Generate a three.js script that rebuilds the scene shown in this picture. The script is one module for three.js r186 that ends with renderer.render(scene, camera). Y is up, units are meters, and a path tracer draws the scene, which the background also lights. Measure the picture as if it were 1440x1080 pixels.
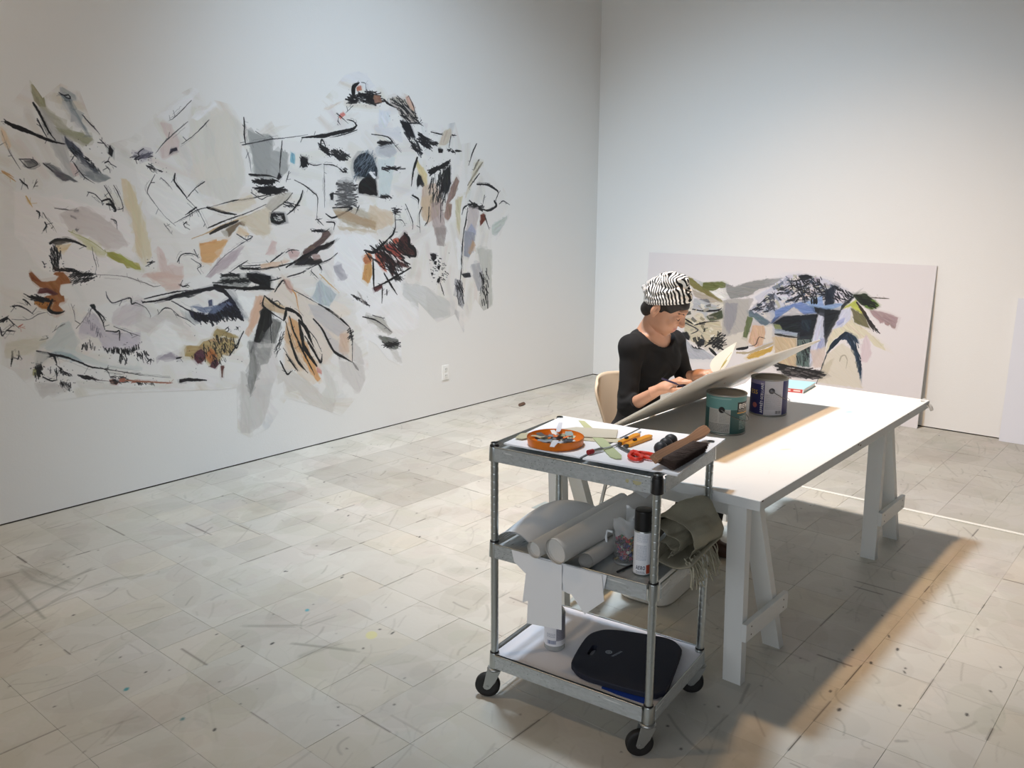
import * as THREE from 'three';
import { RoundedBoxGeometry } from 'three/addons/geometries/RoundedBoxGeometry.js';
import { mergeGeometries } from 'three/addons/utils/BufferGeometryUtils.js';
import { RectAreaLightUniformsLib } from 'three/addons/lights/RectAreaLightUniformsLib.js';
import { ImprovedNoise } from 'three/addons/math/ImprovedNoise.js';

// ------------------------------------------------------------------ camera, light, exposure
const scene = new THREE.Scene();
scene.background = new THREE.Color(0x000000);
const camera = new THREE.PerspectiveCamera(48.24, 1440 / 1080, 0.05, 60);
camera.position.set(4.7615, 1.662, 6.8464);
camera.up.set(-0.1373, 0.9782, -0.1558);
camera.lookAt(4.7615 - 0.63297, 1.662 - 0.20764, 6.8464 - 0.74581);
RectAreaLightUniformsLib.init();
const renderer = new THREE.WebGLRenderer({ antialias: true });
renderer.toneMapping = THREE.LinearToneMapping;
renderer.toneMappingExposure = 1.0;
renderer.shadowMap.enabled = true;
renderer.shadowMap.type = THREE.PCFSoftShadowMap;

const ROOM = { x: 8.4, z: 9.6, y: 6.5 };
// two ceiling floods hang side by side over the table: a warm one and a cool one
const LAMPS = [
  { at: [2.67, 5.9, 4.16], aim: [0.1, -5.9, -2.3], angle: 0.57, penumbra: 0.6, color: [1.0, 0.63, 0.33], power: 80, size: 1, radius: 7, label: 'warm flood lamp hanging over the work table' },
  { at: [1.97, 5.9, 4.16], aim: [-0.15, -5.9, -2.2], angle: 0.72, penumbra: 0.8, color: [0.71, 0.88, 1.07], power: 120, size: 1.6, radius: 12, label: 'cool white flood lamp hanging between table and mural wall' },
  { at: [1.0, 5.9, 7.3], aim: [-0.8, -5.9, -1.3], angle: 0.8, penumbra: 0.9, color: [1.0, 0.70, 0.42], power: 24, size: 1, radius: 7, label: 'unseen warm flood lamp, placed to light the near end of the mural wall and its floor' },  // out of view, placed to warm the floor and wall at near left
];
// unseen window behind the camera, placed to light the faces turned that way
const UNSEEN_WINDOW = { x: 5.0, y: 2.1, w: 5.2, h: 2.2, color: [0.90, 0.95, 1.04], power: 1.55 };

// ------------------------------------------------------------------ helpers
let seed = 20240611;
function rnd() { seed = (seed * 1664525 + 1013904223) >>> 0; return seed / 4294967296; }
const rr = (a, b) => a + (b - a) * rnd();
const V = (x, y, z) => new THREE.Vector3(x, y, z);
const noise = new ImprovedNoise();
const taken = {};
function numbered(name) { const n = taken[name] = (taken[name] ?? -1) + 1; return n ? name + '_' + String(n).padStart(3, '0') : name; }
function shade(o) { o.traverse((m) => { if (m.isMesh) { m.castShadow = true; m.receiveShadow = true; } }); return o; }
function tag(o, label, category, group) { o.userData.label = label; o.userData.category = category; if (group) o.userData.group = group; return o; }
function thing(name, label, category, at = [0, 0, 0], turn = 0, group) {
  const g = new THREE.Group(); g.name = numbered(name); g.position.set(...at); g.rotation.y = turn; scene.add(g);
  return tag(g, label, category, group);
}
function part(parent, name, geo, mat, label) {
  const m = new THREE.Mesh(Array.isArray(geo) ? join(geo) : geo, mat); m.name = name; if (label) m.userData.label = label;
  m.castShadow = m.receiveShadow = true; parent.add(m); return m;
}
function solo(name, geo, mat, label, category, at = [0, 0, 0], turn = 0, group) {
  const m = new THREE.Mesh(Array.isArray(geo) ? join(geo) : geo, mat); m.name = numbered(name); m.position.set(...at); m.rotation.y = turn;
  m.castShadow = m.receiveShadow = true; scene.add(m); return tag(m, label, category, group);
}
function struct(o, label) { o.userData.kind = 'structure'; if (label) o.userData.label = label; scene.add(o); return shade(o); }
function join(list) {
  const flat = list.map((g) => { const n = g.index ? g.toNonIndexed() : g.clone(); for (const k of Object.keys(n.attributes)) if (!['position', 'normal', 'uv'].includes(k)) n.deleteAttribute(k); return n; });
  return mergeGeometries(flat);
}
function box(w, h, d, x = 0, y = 0, z = 0, r = 0) {
  const g = r ? new RoundedBoxGeometry(w, h, d, 2, r) : new THREE.BoxGeometry(w, h, d); g.translate(x, y, z); return g;
}
function cyl(r0, r1, h, x = 0, y = 0, z = 0, n = 24) { const g = new THREE.CylinderGeometry(r1, r0, h, n); g.translate(x, y, z); return g; }
function tube(points, r, n = 8, seg) { return new THREE.TubeGeometry(new THREE.CatmullRomCurve3(points.map((p) => V(...p)), false, 'catmullrom', 0.5), seg || points.length * 6, r, n, false); }
function rod(a, b, r, n = 10) {
  const A = V(...a), B = V(...b), d = B.clone().sub(A); const g = new THREE.CylinderGeometry(r, r, d.length(), n);
  g.applyQuaternion(new THREE.Quaternion().setFromUnitVectors(V(0, 1, 0), d.clone().normalize())); g.translate((A.x + B.x) / 2, (A.y + B.y) / 2, (A.z + B.z) / 2); return g;
}
function lathe(profile, n = 32) { return new THREE.LatheGeometry(profile.map((p) => new THREE.Vector2(p[0], p[1])), n); }
// flat plate from a floor-plan outline [x, z] given in metres, lying between y and y + t
function plate(pts, y, t, bevel = 0, hole) {
  const s = new THREE.Shape(pts.map((p) => new THREE.Vector2(p[0], -p[1])));
  if (hole) s.holes.push(new THREE.Path(hole.map((p) => new THREE.Vector2(p[0], -p[1]))));
  const g = new THREE.ExtrudeGeometry(s, { depth: t - 2 * bevel, bevelEnabled: bevel > 0, bevelSize: bevel, bevelThickness: bevel, bevelSegments: 2, curveSegments: 8 });
  g.rotateX(-Math.PI / 2); g.translate(0, y + bevel, 0); return g;
}
// a sheet: grid of points with a thickness along the local normal
function sheet(fn, nu, nv, t) {
  const P = [], N = [], uv = [], id = [];
  const e = 1e-3;
  for (let side = 0; side < 2; side++) for (let j = 0; j <= nv; j++) for (let i = 0; i <= nu; i++) {
    const u = i / nu, v = j / nv, p = fn(u, v);
    const du = fn(Math.min(u + e, 1), v).sub(fn(Math.max(u - e, 0), v)), dv = fn(u, Math.min(v + e, 1)).sub(fn(u, Math.max(v - e, 0)));
    const n = du.cross(dv).normalize(); p.addScaledVector(n, side ? -t / 2 : t / 2);
    P.push(p.x, p.y, p.z); uv.push(u, v);
  }
  const w = nu + 1, off = w * (nv + 1);
  for (let j = 0; j < nv; j++) for (let i = 0; i < nu; i++) { const a = j * w + i, b = a + 1, c = a + w, d = c + 1; id.push(a, b, d, a, d, c); id.push(off + a, off + d, off + b, off + a, off + c, off + d); }
  const rim = []; for (let i = 0; i <= nu; i++) rim.push(i); for (let j = 1; j <= nv; j++) rim.push(j * w + nu); for (let i = nu - 1; i >= 0; i--) rim.push(nv * w + i); for (let j = nv - 1; j > 0; j--) rim.push(j * w);
  for (let k = 0; k < rim.length; k++) { const a = rim[k], b = rim[(k + 1) % rim.length]; id.push(a, off + a, b, b, off + a, off + b); }
  const g = new THREE.BufferGeometry(); g.setAttribute('position', new THREE.Float32BufferAttribute(P, 3)); g.setAttribute('uv', new THREE.Float32BufferAttribute(uv, 2)); g.setIndex(id); g.computeVertexNormals(); return g;
}
function canvas(w, h) { const c = document.createElement('canvas'); c.width = w; c.height = h; return c; }
function canvasTexture(c) { const t = new THREE.CanvasTexture(c); t.colorSpace = THREE.SRGBColorSpace; t.magFilter = THREE.LinearFilter; t.anisotropy = 8; return t; }
function bumpTexture(size, fn) {
  const d = new Uint8Array(size * size * 4);
  for (let j = 0; j < size; j++) for (let i = 0; i < size; i++) { const v = Math.max(0, Math.min(255, fn(i / size, j / size) * 255)); d.set([v, v, v, 255], (j * size + i) * 4); }
  const t = new THREE.DataTexture(d, size, size); t.magFilter = THREE.LinearFilter; t.wrapS = t.wrapT = THREE.RepeatWrapping; t.needsUpdate = true; return t;
}
const std = (o) => new THREE.MeshStandardMaterial(o);
const phy = (o) => new THREE.MeshPhysicalMaterial(o);

// brush painting on a canvas: 'W' washes, 'P' solid patches, 'L' tapering ink lines, 'H' fields of short ink strokes (coordinates in mm)
function paintStrokes(ctx, items, k, hatchLen = 1) {
  const X = (v) => v * k;
  for (const [kind, color, par, pts] of items) {
    const P = []; for (let i = 0; i < pts.length; i += 2) P.push([X(pts[i]), X(pts[i + 1])]);
    ctx.fillStyle = ctx.strokeStyle = 'rgb(' + color.join(',') + ')'; ctx.lineCap = ctx.lineJoin = 'round';
    if (kind === 'W' || kind === 'P') {
      const passes = kind === 'W' ? [[0.34, 5], [0.26, 11], [0.26, 16], [0.24, 3]] : [[0.9, 2.6], [0.5, 5], [0.2, 9]];
      if (kind === 'P') { // diluted bleed around the patch
        const mx = P.reduce((s, p) => s + p[0], 0) / P.length, my = P.reduce((s, p) => s + p[1], 0) / P.length;
        for (const f of [1.08, 1.17, 1.28]) { ctx.globalAlpha = 0.1 * par; ctx.beginPath(); P.forEach(([x, y], i) => ctx[i ? 'lineTo' : 'moveTo'](mx + (x - mx) * f + rr(-6, 6), my + (y - my) * f + rr(-6, 6))); ctx.closePath(); ctx.fill(); }
      }
      for (const [al, jit] of passes) {
        ctx.globalAlpha = Math.min(1, par * al * (kind === 'W' ? 1.25 : 1));
        ctx.beginPath();
        P.forEach(([x, y], i) => {
          const [nx, ny] = P[(i + 1) % P.length]; const L = Math.hypot(nx - x, ny - y), n = Math.max(1, Math.round(L / 14));
          for (let q = 0; q < n; q++) { const t = q / n, a = jit * (q ? 1 : 0.4); ctx[i + q ? 'lineTo' : 'moveTo'](x + (nx - x) * t + rr(-a, a), y + (ny - y) * t + rr(-a, a)); }
        });
        ctx.closePath(); ctx.fill();
      }
      // dry-brush streaks of the same pigment, thinner or thicker, kept inside the patch
      let bx0 = 1e9, bx1 = -1e9, by0 = 1e9, by1 = -1e9; for (const [x, y] of P) { bx0 = Math.min(bx0, x); bx1 = Math.max(bx1, x); by0 = Math.min(by0, y); by1 = Math.max(by1, y); }
      const far = P.reduce((m, p) => Math.hypot(p[0] - P[0][0], p[1] - P[0][1]) > Math.hypot(m[0] - P[0][0], m[1] - P[0][1]) ? p : m, P[0]), ba = Math.atan2(far[1] - P[0][1], far[0] - P[0][0]), size = Math.hypot(bx1 - bx0, by1 - by0);
      ctx.save(); ctx.clip();
      for (let q = 0, n = Math.min(90, 8 + size / 5); q < n; q++) {
        const s = rnd() < 0.5 ? -1 : 1, x = rr(bx0, bx1), y = rr(by0, by1), Lq = rr(0.15, 0.55) * size, a = ba + rr(-0.28, 0.28);
        ctx.strokeStyle = 'rgb(' + color.map((v) => Math.max(0, Math.min(255, Math.round(v + s * rr(0.3, 1) * (kind === 'P' ? 24 : 9))))).join(',') + ')';
        ctx.globalAlpha = (kind === 'P' ? 0.42 : 0.28) * par; ctx.lineWidth = rr(0.8, 9); ctx.beginPath(); ctx.moveTo(x - Math.cos(a) * Lq / 2, y - Math.sin(a) * Lq / 2); ctx.quadraticCurveTo(x + rr(-6, 6), y + rr(-6, 6), x + Math.cos(a) * Lq / 2, y + Math.sin(a) * Lq / 2); ctx.stroke();
      }
      ctx.restore();
    } else if (kind === 'L') {
      ctx.globalAlpha = 0.95; let last = null; const w0 = Math.max(1.2, par * k * 1.05);
      const cv = new THREE.CatmullRomCurve3(P.map((p) => V(p[0], p[1], 0)), false, 'catmullrom', 0.4); const n = Math.max(6, Math.round(cv.getLength() / 5));
      let wob = 1;
      for (let i = 0; i <= n; i++) {
        const t = i / n, p = cv.getPoint(t); wob = Math.max(0.55, Math.min(1.35, wob + rr(-0.22, 0.22)));
        const w = w0 * (0.35 + 0.75 * Math.sin(Math.PI * Math.min(1, 0.12 + t * 0.86))) * wob, q = [p.x + rr(-0.5, 0.5), p.y + rr(-0.5, 0.5)];
        if (last) { ctx.lineWidth = w; ctx.beginPath(); ctx.moveTo(last[0], last[1]); ctx.lineTo(q[0], q[1]); ctx.stroke(); }
        last = q;
      }
      for (let e = 0; e < 2; e++) { // thin pencil echoes and spurs beside the inked line
        const ox = rr(-9, 9), oy = rr(-9, 9), t0 = rr(0, 0.5), t1 = t0 + rr(0.25, 0.6); ctx.globalAlpha = rr(0.25, 0.6); ctx.lineWidth = rr(0.5, 1.1); ctx.beginPath();
        for (let i = 0; i <= 12; i++) { const p = cv.getPoint(Math.min(1, t0 + (t1 - t0) * i / 12)); ctx[i ? 'lineTo' : 'moveTo'](p.x + ox + rr(-1.2, 1.2), p.y + oy + rr(-1.2, 1.2)); } ctx.stroke();
        const p = cv.getPoint(rnd()), a = rr(0, 6.3), l = rr(5, 18); ctx.globalAlpha = rr(0.4, 0.9); ctx.lineWidth = rr(0.7, 2.2); ctx.beginPath(); ctx.moveTo(p.x, p.y); ctx.lineTo(p.x + Math.cos(a) * l, p.y + Math.sin(a) * l); ctx.stroke();
      }
    } else {
      if (kind === 'K') { // facets: loose quads of one pigment
        const [n, size] = par; let cx0 = 1e9, cx1 = -1e9, cy0 = 1e9, cy1 = -1e9; for (const [x, y] of P) { cx0 = Math.min(cx0, x); cx1 = Math.max(cx1, x); cy0 = Math.min(cy0, y); cy1 = Math.max(cy1, y); }
        const hit = (x, y) => { let c = false; for (let i = 0, j = P.length - 1; i < P.length; j = i++) { const [xi, yi] = P[i], [xj, yj] = P[j]; if ((yi > y) !== (yj > y) && x < (xj - xi) * (y - yi) / (yj - yi) + xi) c = !c; } return c; };
        for (let q = 0; q < n; q++) { let x, y, tries = 0; do { x = rr(cx0, cx1); y = rr(cy0, cy1); } while (!hit(x, y) && ++tries < 40); const a = rr(-0.9, 0.9), l = X(size) * rr(0.4, 1.2), b = l * rr(0.25, 0.7); ctx.save(); ctx.translate(x, y); ctx.rotate(a); ctx.globalAlpha = rr(0.55, 0.95); ctx.beginPath(); ctx.moveTo(-l / 2 + rr(-4, 4), -b / 2 + rr(-4, 4)); ctx.lineTo(l / 2 + rr(-4, 4), -b / 2 * rr(0.2, 1)); ctx.lineTo(l / 2 * rr(0.5, 1), b / 2); ctx.lineTo(-l / 2, b / 2 * rr(0.3, 1)); ctx.closePath(); ctx.fill(); ctx.restore(); }
        continue;
      }
      const [n, dx, dy, w] = par; let x0 = 1e9, x1 = -1e9, y0 = 1e9, y1 = -1e9;
      for (const [x, y] of P) { x0 = Math.min(x0, x); x1 = Math.max(x1, x); y0 = Math.min(y0, y); y1 = Math.max(y1, y); }
      const inside = (x, y) => { let c = false; for (let i = 0, j = P.length - 1; i < P.length; j = i++) { const [xi, yi] = P[i], [xj, yj] = P[j]; if ((yi > y) !== (yj > y) && x < (xj - xi) * (y - yi) / (yj - yi) + xi) c = !c; } return c; };
      for (let q = 0; q < n * 0.4; q++) { ctx.globalAlpha = rr(0.4, 0.9); ctx.beginPath(); ctx.ellipse(rr(x0 - 8, x1 + 8), rr(y0 - 8, y1 + 8), rr(0.6, 2.4), rr(0.5, 1.4), rr(0, 3), 0, 6.3); ctx.fill(); }
      for (let q = 0; q < n * 1.35; q++) {
        let x, y, tries = 0; do { x = rr(x0, x1); y = rr(y0, y1); } while (!inside(x, y) && ++tries < 40);
        const s = rr(0.35, 0.9) * 0.5 * hatchLen, a = rr(-0.4, 0.4), ux = X(dx) * Math.cos(a) - X(dy) * Math.sin(a), uy = X(dx) * Math.sin(a) + X(dy) * Math.cos(a);
        ctx.globalAlpha = rr(0.6, 0.98); ctx.lineWidth = Math.max(1, w * k * rr(0.35, 1.05));
        ctx.beginPath(); ctx.moveTo(x - ux * s, y - uy * s); ctx.quadraticCurveTo(x + rr(-3, 3), y + rr(-3, 3), x + ux * s, y + uy * s); ctx.stroke();
      }
    }
  }
  ctx.globalAlpha = 1;
}

// ------------------------------------------------------------------ materials of the room
const WALL = '#ebeae6';
const rollerBump = bumpTexture(256, (u, v) => 0.5 + 0.25 * noise.noise(u * 64, v * 64, 1.5) + 0.25 * noise.noise(u * 128, v * 128, 7.5));
rollerBump.repeat.set(2, 2);
const wallMat = std({ color: WALL, roughness: 0.62, bumpMap: rollerBump, bumpScale: 0.0006 });
function wallGeo(w, h, d, x, y, z) { // uv in metres
  const g = box(w, h, d, x, y, z), p = g.attributes.position, n = g.attributes.normal, uv = g.attributes.uv;
  for (let i = 0; i < p.count; i++) { if (Math.abs(n.getX(i)) > 0.5) uv.setXY(i, p.getZ(i), p.getY(i)); else if (Math.abs(n.getZ(i)) > 0.5) uv.setXY(i, p.getX(i), p.getY(i)); else uv.setXY(i, p.getX(i), p.getZ(i)); }
  return g;
}
const greyMat = std({ color: '#605f5d', roughness: 0.8 });  // walls out of view, toned dark so less light bounces back
const shell = (name, geo, label, mat = wallMat) => { const m = new THREE.Mesh(geo, mat); m.name = name; return struct(m, label); };
const GAP = 0.007, TH = 0.14;
shell('wall_left', wallGeo(TH, ROOM.y - GAP, ROOM.z + 2 * TH, -TH / 2, (ROOM.y + GAP) / 2, ROOM.z / 2), 'white painted wall that carries the large mural');
shell('wall_back', wallGeo(ROOM.x, ROOM.y - GAP, TH, ROOM.x / 2, (ROOM.y + GAP) / 2, -TH / 2), 'white painted wall behind the leaning landscape panel');
shell('wall_right', wallGeo(TH, ROOM.y, ROOM.z + 2 * TH, ROOM.x + TH / 2, ROOM.y / 2, ROOM.z / 2), 'unseen wall toned dark grey to cut bounced light', greyMat);
shell('wall_front', wallGeo(ROOM.x, ROOM.y, TH, ROOM.x / 2, ROOM.y / 2, ROOM.z + TH / 2), 'unseen wall toned dark grey to cut bounced light', greyMat);
const ceilingMat = std({ color: '#3c3b3a', roughness: 0.9 });  // ceiling out of view, kept dark to hold down bounced light
shell('ceiling', wallGeo(ROOM.x + 2 * TH, TH, ROOM.z + 2 * TH, ROOM.x / 2, ROOM.y + TH / 2, ROOM.z / 2)).material = ceilingMat;

// ------------------------------------------------------------------ floor: nine-inch vinyl tiles
const FW = 9.0, FD = 10.0;
const floorArt = canvas(2048, 2048);
{
  const c = floorArt.getContext('2d'), kx = 2048 / FW, kz = 2048 / FD;
  c.fillStyle = '#c0bdb3'; c.fillRect(0, 0, 2048, 2048);
  for (let i = 0; i < 6500; i++) { // dirt mottling
    const x = rr(0, 2048), y = rr(0, 2048), r = rr(4, 46); c.globalAlpha = rr(0.03, 0.12); c.fillStyle = rnd() < 0.5 ? '#8f8a7e' : (rnd() < 0.5 ? '#dedbd2' : '#b5ad9d');
    c.beginPath(); c.ellipse(x, y, r, r * rr(0.25, 0.9), rr(0, 3.1), 0, 6.3); c.fill();
  }
  c.lineCap = 'round';
  for (let i = 0; i < 7500; i++) { // scuffs, mostly along the two walking directions
    const x = rr(0, 2048), y = rr(0, 2048), L = rnd() < 0.85 ? rr(4, 30) : rr(30, 80), a = rnd() < 0.6 ? rr(-0.35, 0.35) + 1.15 : rr(0, 6.3);
    c.globalAlpha = rr(0.04, 0.26); c.strokeStyle = rnd() < 0.8 ? '#6f6a60' : '#3d3a35'; c.lineWidth = rnd() < 0.75 ? rr(0.4, 1.1) : rr(1, 2.4);
    c.beginPath(); c.moveTo(x, y); c.quadraticCurveTo(x + Math.cos(a) * L * 0.5 + rr(-8, 8), y + Math.sin(a) * L * 0.5 + rr(-8, 8), x + Math.cos(a) * L, y + Math.sin(a) * L); c.stroke();
  }
  for (let i = 0; i < 420; i++) { // grime caught along short runs of the tile joints
    const along = rnd() < 0.5, T = 0.2286, x = along ? Math.round(rr(0, 36)) * T : rr(0, 8.4), z = along ? rr(0, 9.6) : (Math.round(rr(0, 42)) + (rnd() < 0.5 ? 0.575 : 0.853)) * T, L = rr(0.03, 0.2);
    c.globalAlpha = rr(0.25, 0.7); c.strokeStyle = '#55504a'; c.lineWidth = rr(0.8, 1.8); c.beginPath(); c.moveTo(x * kx, z * kz); c.lineTo((x + (along ? 0 : L)) * kx, (z + (along ? L : 0)) * kz); c.stroke();
  }
  const scuffs = [[1.106, 5.745, 0.999, 5.539, 0.902, 5.283], [1.214, 5.77, 1.104, 5.493, 1.089, 5.272, 1.149, 5.171], [0.601, 5.492, 0.998, 5.419], [0.73, 5.583, 1.237, 5.632], [0.656, 5.497, 0.825, 5.501, 1.045, 5.454], [2.169, 5.094, 2.396, 4.968], [2.277, 5.139, 2.313, 4.969], [2.094, 4.972, 2.107, 4.841], [1.911, 5.13, 2.072, 4.991]];
  for (const s of scuffs) for (let r = 0; r < 7; r++) { c.globalAlpha = 0.1; c.strokeStyle = '#6a655b'; c.lineWidth = rr(0.8, 3); const ox = rr(-3, 3), oz = rr(-3, 3); c.beginPath(); c.moveTo(s[0] * kx + ox, s[1] * kz + oz); for (let i = 2; i < s.length; i += 2) c.lineTo(s[i] * kx + ox + rr(-2, 2), s[i + 1] * kz + oz + rr(-2, 2)); c.stroke(); }
  const specks = [[1.844, 4.591], [0.904, 3.306], [1.25, 4.072], [0.694, 3.806], [1.76, 4.029], [2.4, 4.785], [3.951, 3.615], [4.021, 3.768], [4.073, 4.001], [3.894, 3.533], [3.823, 3.732], [3.907, 3.781], [4.146, 3.241], [3.863, 4.068], [3.927, 4.16], [4.278, 3.501], [4.26, 3.911], [2.442, 5.583], [1.887, 5.242], [2.045, 5.229], [2.113, 5.142], [1.942, 5.558]];
  for (let i = 0; i < 900; i++) specks.push([rr(0, FW), rr(0, FD)]);
  specks.forEach(([x, z], i) => { c.globalAlpha = i < 22 ? 0.85 : rr(0.2, 0.8); c.fillStyle = '#2c2a28'; c.beginPath(); c.ellipse(x * kx, z * kz, i < 22 ? rr(1.3, 2.8) : rr(0.5, 1.6), rr(0.6, 1.2), rr(0.6, 1.6), 0, 6.3); c.fill(); });
  for (const [x, z, col, r] of [[1.998, 5.656, '#2f8088', 2.4], [1.987, 4.887, '#4e96a0', 2.6], [2.31, 5.62, '#54787a', 2], [2.35, 4.85, '#c9c592', 7], [1.3, 5.9, '#b9a86a', 5]]) { c.globalAlpha = 0.85; c.fillStyle = col; c.beginPath(); c.ellipse(x * kx, z * kz, r, r * 0.7, 0.6, 0, 6.3); c.fill(); }
}
const floorMap = canvasTexture(floorArt); floorMap.flipY = false;
const floorBump = bumpTexture(256, (u, v) => 0.5 + 0.3 * noise.noise(u * 14, v * 14, 3.1) + 0.2 * noise.noise(u * 60, v * 60, 9.2));
floorBump.repeat.set(9, 10);
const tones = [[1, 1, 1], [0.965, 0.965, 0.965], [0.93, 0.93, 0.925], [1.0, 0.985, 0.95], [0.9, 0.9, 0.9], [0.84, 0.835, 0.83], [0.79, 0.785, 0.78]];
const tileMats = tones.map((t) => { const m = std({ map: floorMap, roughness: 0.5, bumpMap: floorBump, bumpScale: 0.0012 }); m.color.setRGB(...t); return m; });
const floor = new THREE.Group(); floor.name = 'floor';
part(floor, 'slab', box(ROOM.x + 2 * TH, 0.12, ROOM.z + 2 * TH, ROOM.x / 2, -0.0645, ROOM.z / 2), std({ color: '#6b665c', roughness: 0.95 }));
{
  const T = 0.2286, zs = [];
  for (let k = 0; k <= 17; k++) zs.push(T * (k - 0.425)); zs[0] = 0; // joints measured from the back wall
  const zA = zs[zs.length - 1], zB = T * 20.853; for (let k = 1; k <= 4; k++) zs.push(zA + (zB - zA) * k / 4);
  while (zs[zs.length - 1] < ROOM.z - 0.02) zs.push(Math.min(ROOM.z, zs[zs.length - 1] + T));
  const darkPatch = [[0.42, 3.79], [1.369, 3.793], [1.369, 3.345], [1.369, 3.116], [1.145, 3.116], [1.143, 2.89], [0.915, 2.875], [0.912, 2.663], [0.391, 2.654], [0.335, 3.143]];
  const inPoly = (P, x, y) => { let c = false; for (let i = 0, j = P.length - 1; i < P.length; j = i++) { const [xi, yi] = P[i], [xj, yj] = P[j]; if ((yi > y) !== (yj > y) && x < (xj - xi) * (y - yi) / (yj - yi) + xi) c = !c; } return c; };
  const tiles = []; camera.updateMatrixWorld(); camera.updateProjectionMatrix();
  for (let a = 0; a * T < ROOM.x; a++) for (let b = 0; b + 1 < zs.length; b++) {
    const x0 = a * T, x1 = Math.min(ROOM.x, x0 + T), z0 = zs[b], z1 = zs[b + 1], cx = (x0 + x1) / 2, cz = (z0 + z1) / 2;
    let tone = rnd() < 0.55 ? 0 : (rnd() < 0.5 ? 1 : (rnd() < 0.6 ? 3 : 2));
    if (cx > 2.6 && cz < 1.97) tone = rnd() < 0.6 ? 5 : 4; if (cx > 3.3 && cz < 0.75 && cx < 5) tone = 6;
    if (cz > 3.0 && cz < 5.2 && cx < 1.0 && rnd() < 0.5) tone = 2; if (inPoly(darkPatch, cx, cz)) tone = rnd() < 0.7 ? 5 : 6;
    const q = V(cx, 0, cz).project(camera), d = V(cx, 0, cz).distanceTo(camera.position);
    tiles.push({ x0, x1, z0, z1, tone, seen: q.z < 1 && Math.abs(q.x) < 1.04 && Math.abs(q.y) < 1.05 ? 1 / (d * d * d) : 0 });
  }
  const make = (t) => {
    const g1 = rnd() < 0.3 ? 0.0008 : 0.0003, g = box(t.x1 - t.x0 - 2 * g1, 0.0045, t.z1 - t.z0 - 2 * g1, (t.x0 + t.x1) / 2, -0.00225, (t.z0 + t.z1) / 2), p = g.attributes.position;
    const lift = rr(-0.0005, 0.0005); for (let i = 0; i < p.count; i++) { g.attributes.uv.setXY(i, p.getX(i) / FW, p.getZ(i) / FD); if (p.getY(i) > -0.001) p.setY(i, lift); } return g;
  };
  tiles.sort((u, v) => v.seen - u.seen);
  const rest = tones.map(() => []);
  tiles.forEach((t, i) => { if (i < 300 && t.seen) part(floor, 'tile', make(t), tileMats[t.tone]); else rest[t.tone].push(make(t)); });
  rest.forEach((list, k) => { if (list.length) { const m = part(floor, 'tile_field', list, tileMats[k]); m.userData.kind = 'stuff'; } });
}
struct(floor, 'scuffed off-white vinyl tile floor');
// worn white threshold strip let into the tiles behind the table
const strip = new THREE.Mesh(box(ROOM.x - 2.62, 0.004, 0.026, (ROOM.x + 2.62) / 2, 0.0022, 1.985, 0.0015), std({ color: '#e6e4da', roughness: 0.5 })); strip.name = 'trim_1'; struct(strip, 'worn white strip let into the floor behind the table');

// ------------------------------------------------------------------ lamps
LAMPS.forEach((L) => {
  const t = thing('flood_lamp', L.label, 'lamp', L.at);
  const black = std({ color: '#1b1b1c', roughness: 0.5, metalness: 0.4 });
  part(t, 'housing', lathe([[0.0, 0.24], [0.07, 0.24], [0.1, 0.2], [0.17, 0.06], [0.175, 0.012], [0.165, 0.012], [0.16, 0.06], [0.0, 0.07]].map(([r, y]) => [r * L.size, y]), 40), black);
  part(t, 'stem', cyl(0.012, 0.012, ROOM.y - L.at[1] - 0.235, 0, (ROOM.y - L.at[1] + 0.235) / 2, 0, 12), black);
  const em = std({ color: '#ffffff', roughness: 0.6 }); em.emissive.setRGB(...L.color); em.emissiveIntensity = 6;
  part(t, 'lens', cyl(0.155 * L.size, 0.155 * L.size, 0.006, 0, 0.045, 0, 36), em);
  const s = new THREE.SpotLight(new THREE.Color().setRGB(...L.color), L.power, 0, L.angle, L.penumbra, 2);
  s.position.set(0, -0.03, 0); s.target.position.set(...L.aim); s.castShadow = true; s.shadow.radius = L.radius; s.shadow.mapSize.set(2048, 2048); s.shadow.camera.near = 0.2; t.add(s); t.add(s.target);
  s.name = 'flood_light'; s.target.name = 'flood_target';
});
{
  const w = UNSEEN_WINDOW, t = new THREE.Group(); t.name = 'unseen_window_1'; t.position.set(w.x, w.y, ROOM.z);
  const frameMat = std({ color: '#d9d9d6', roughness: 0.5 }), em = std({ color: '#ffffff', roughness: 0.7 }); em.emissive.setRGB(...w.color); em.emissiveIntensity = 1.5;
  for (let i = 0; i < 4; i++) part(t, 'unseen_glow_pane', box(w.w / 4 - 0.06, w.h - 0.06, 0.01, (i - 1.5) * w.w / 4, 0, -0.02), em);
  for (let i = 0; i <= 4; i++) part(t, 'unseen_mullion', box(0.06, w.h + 0.06, 0.05, (i - 2) * w.w / 4, 0, -0.026), frameMat);
  for (const k of [-1, 1]) part(t, 'unseen_rail', box(w.w + 0.06, 0.06, 0.05, 0, k * w.h / 2, -0.0265), frameMat);
  const a = new THREE.RectAreaLight(new THREE.Color().setRGB(...w.color), w.power, w.w, w.h); a.position.set(0, 0, -0.06); a.name = 'unseen_window_light'; t.add(a);  // out of view, lights table legs and cart front
  struct(t, 'unseen frosted window behind the camera, placed to light the fronts of cart and table');
}

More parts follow.
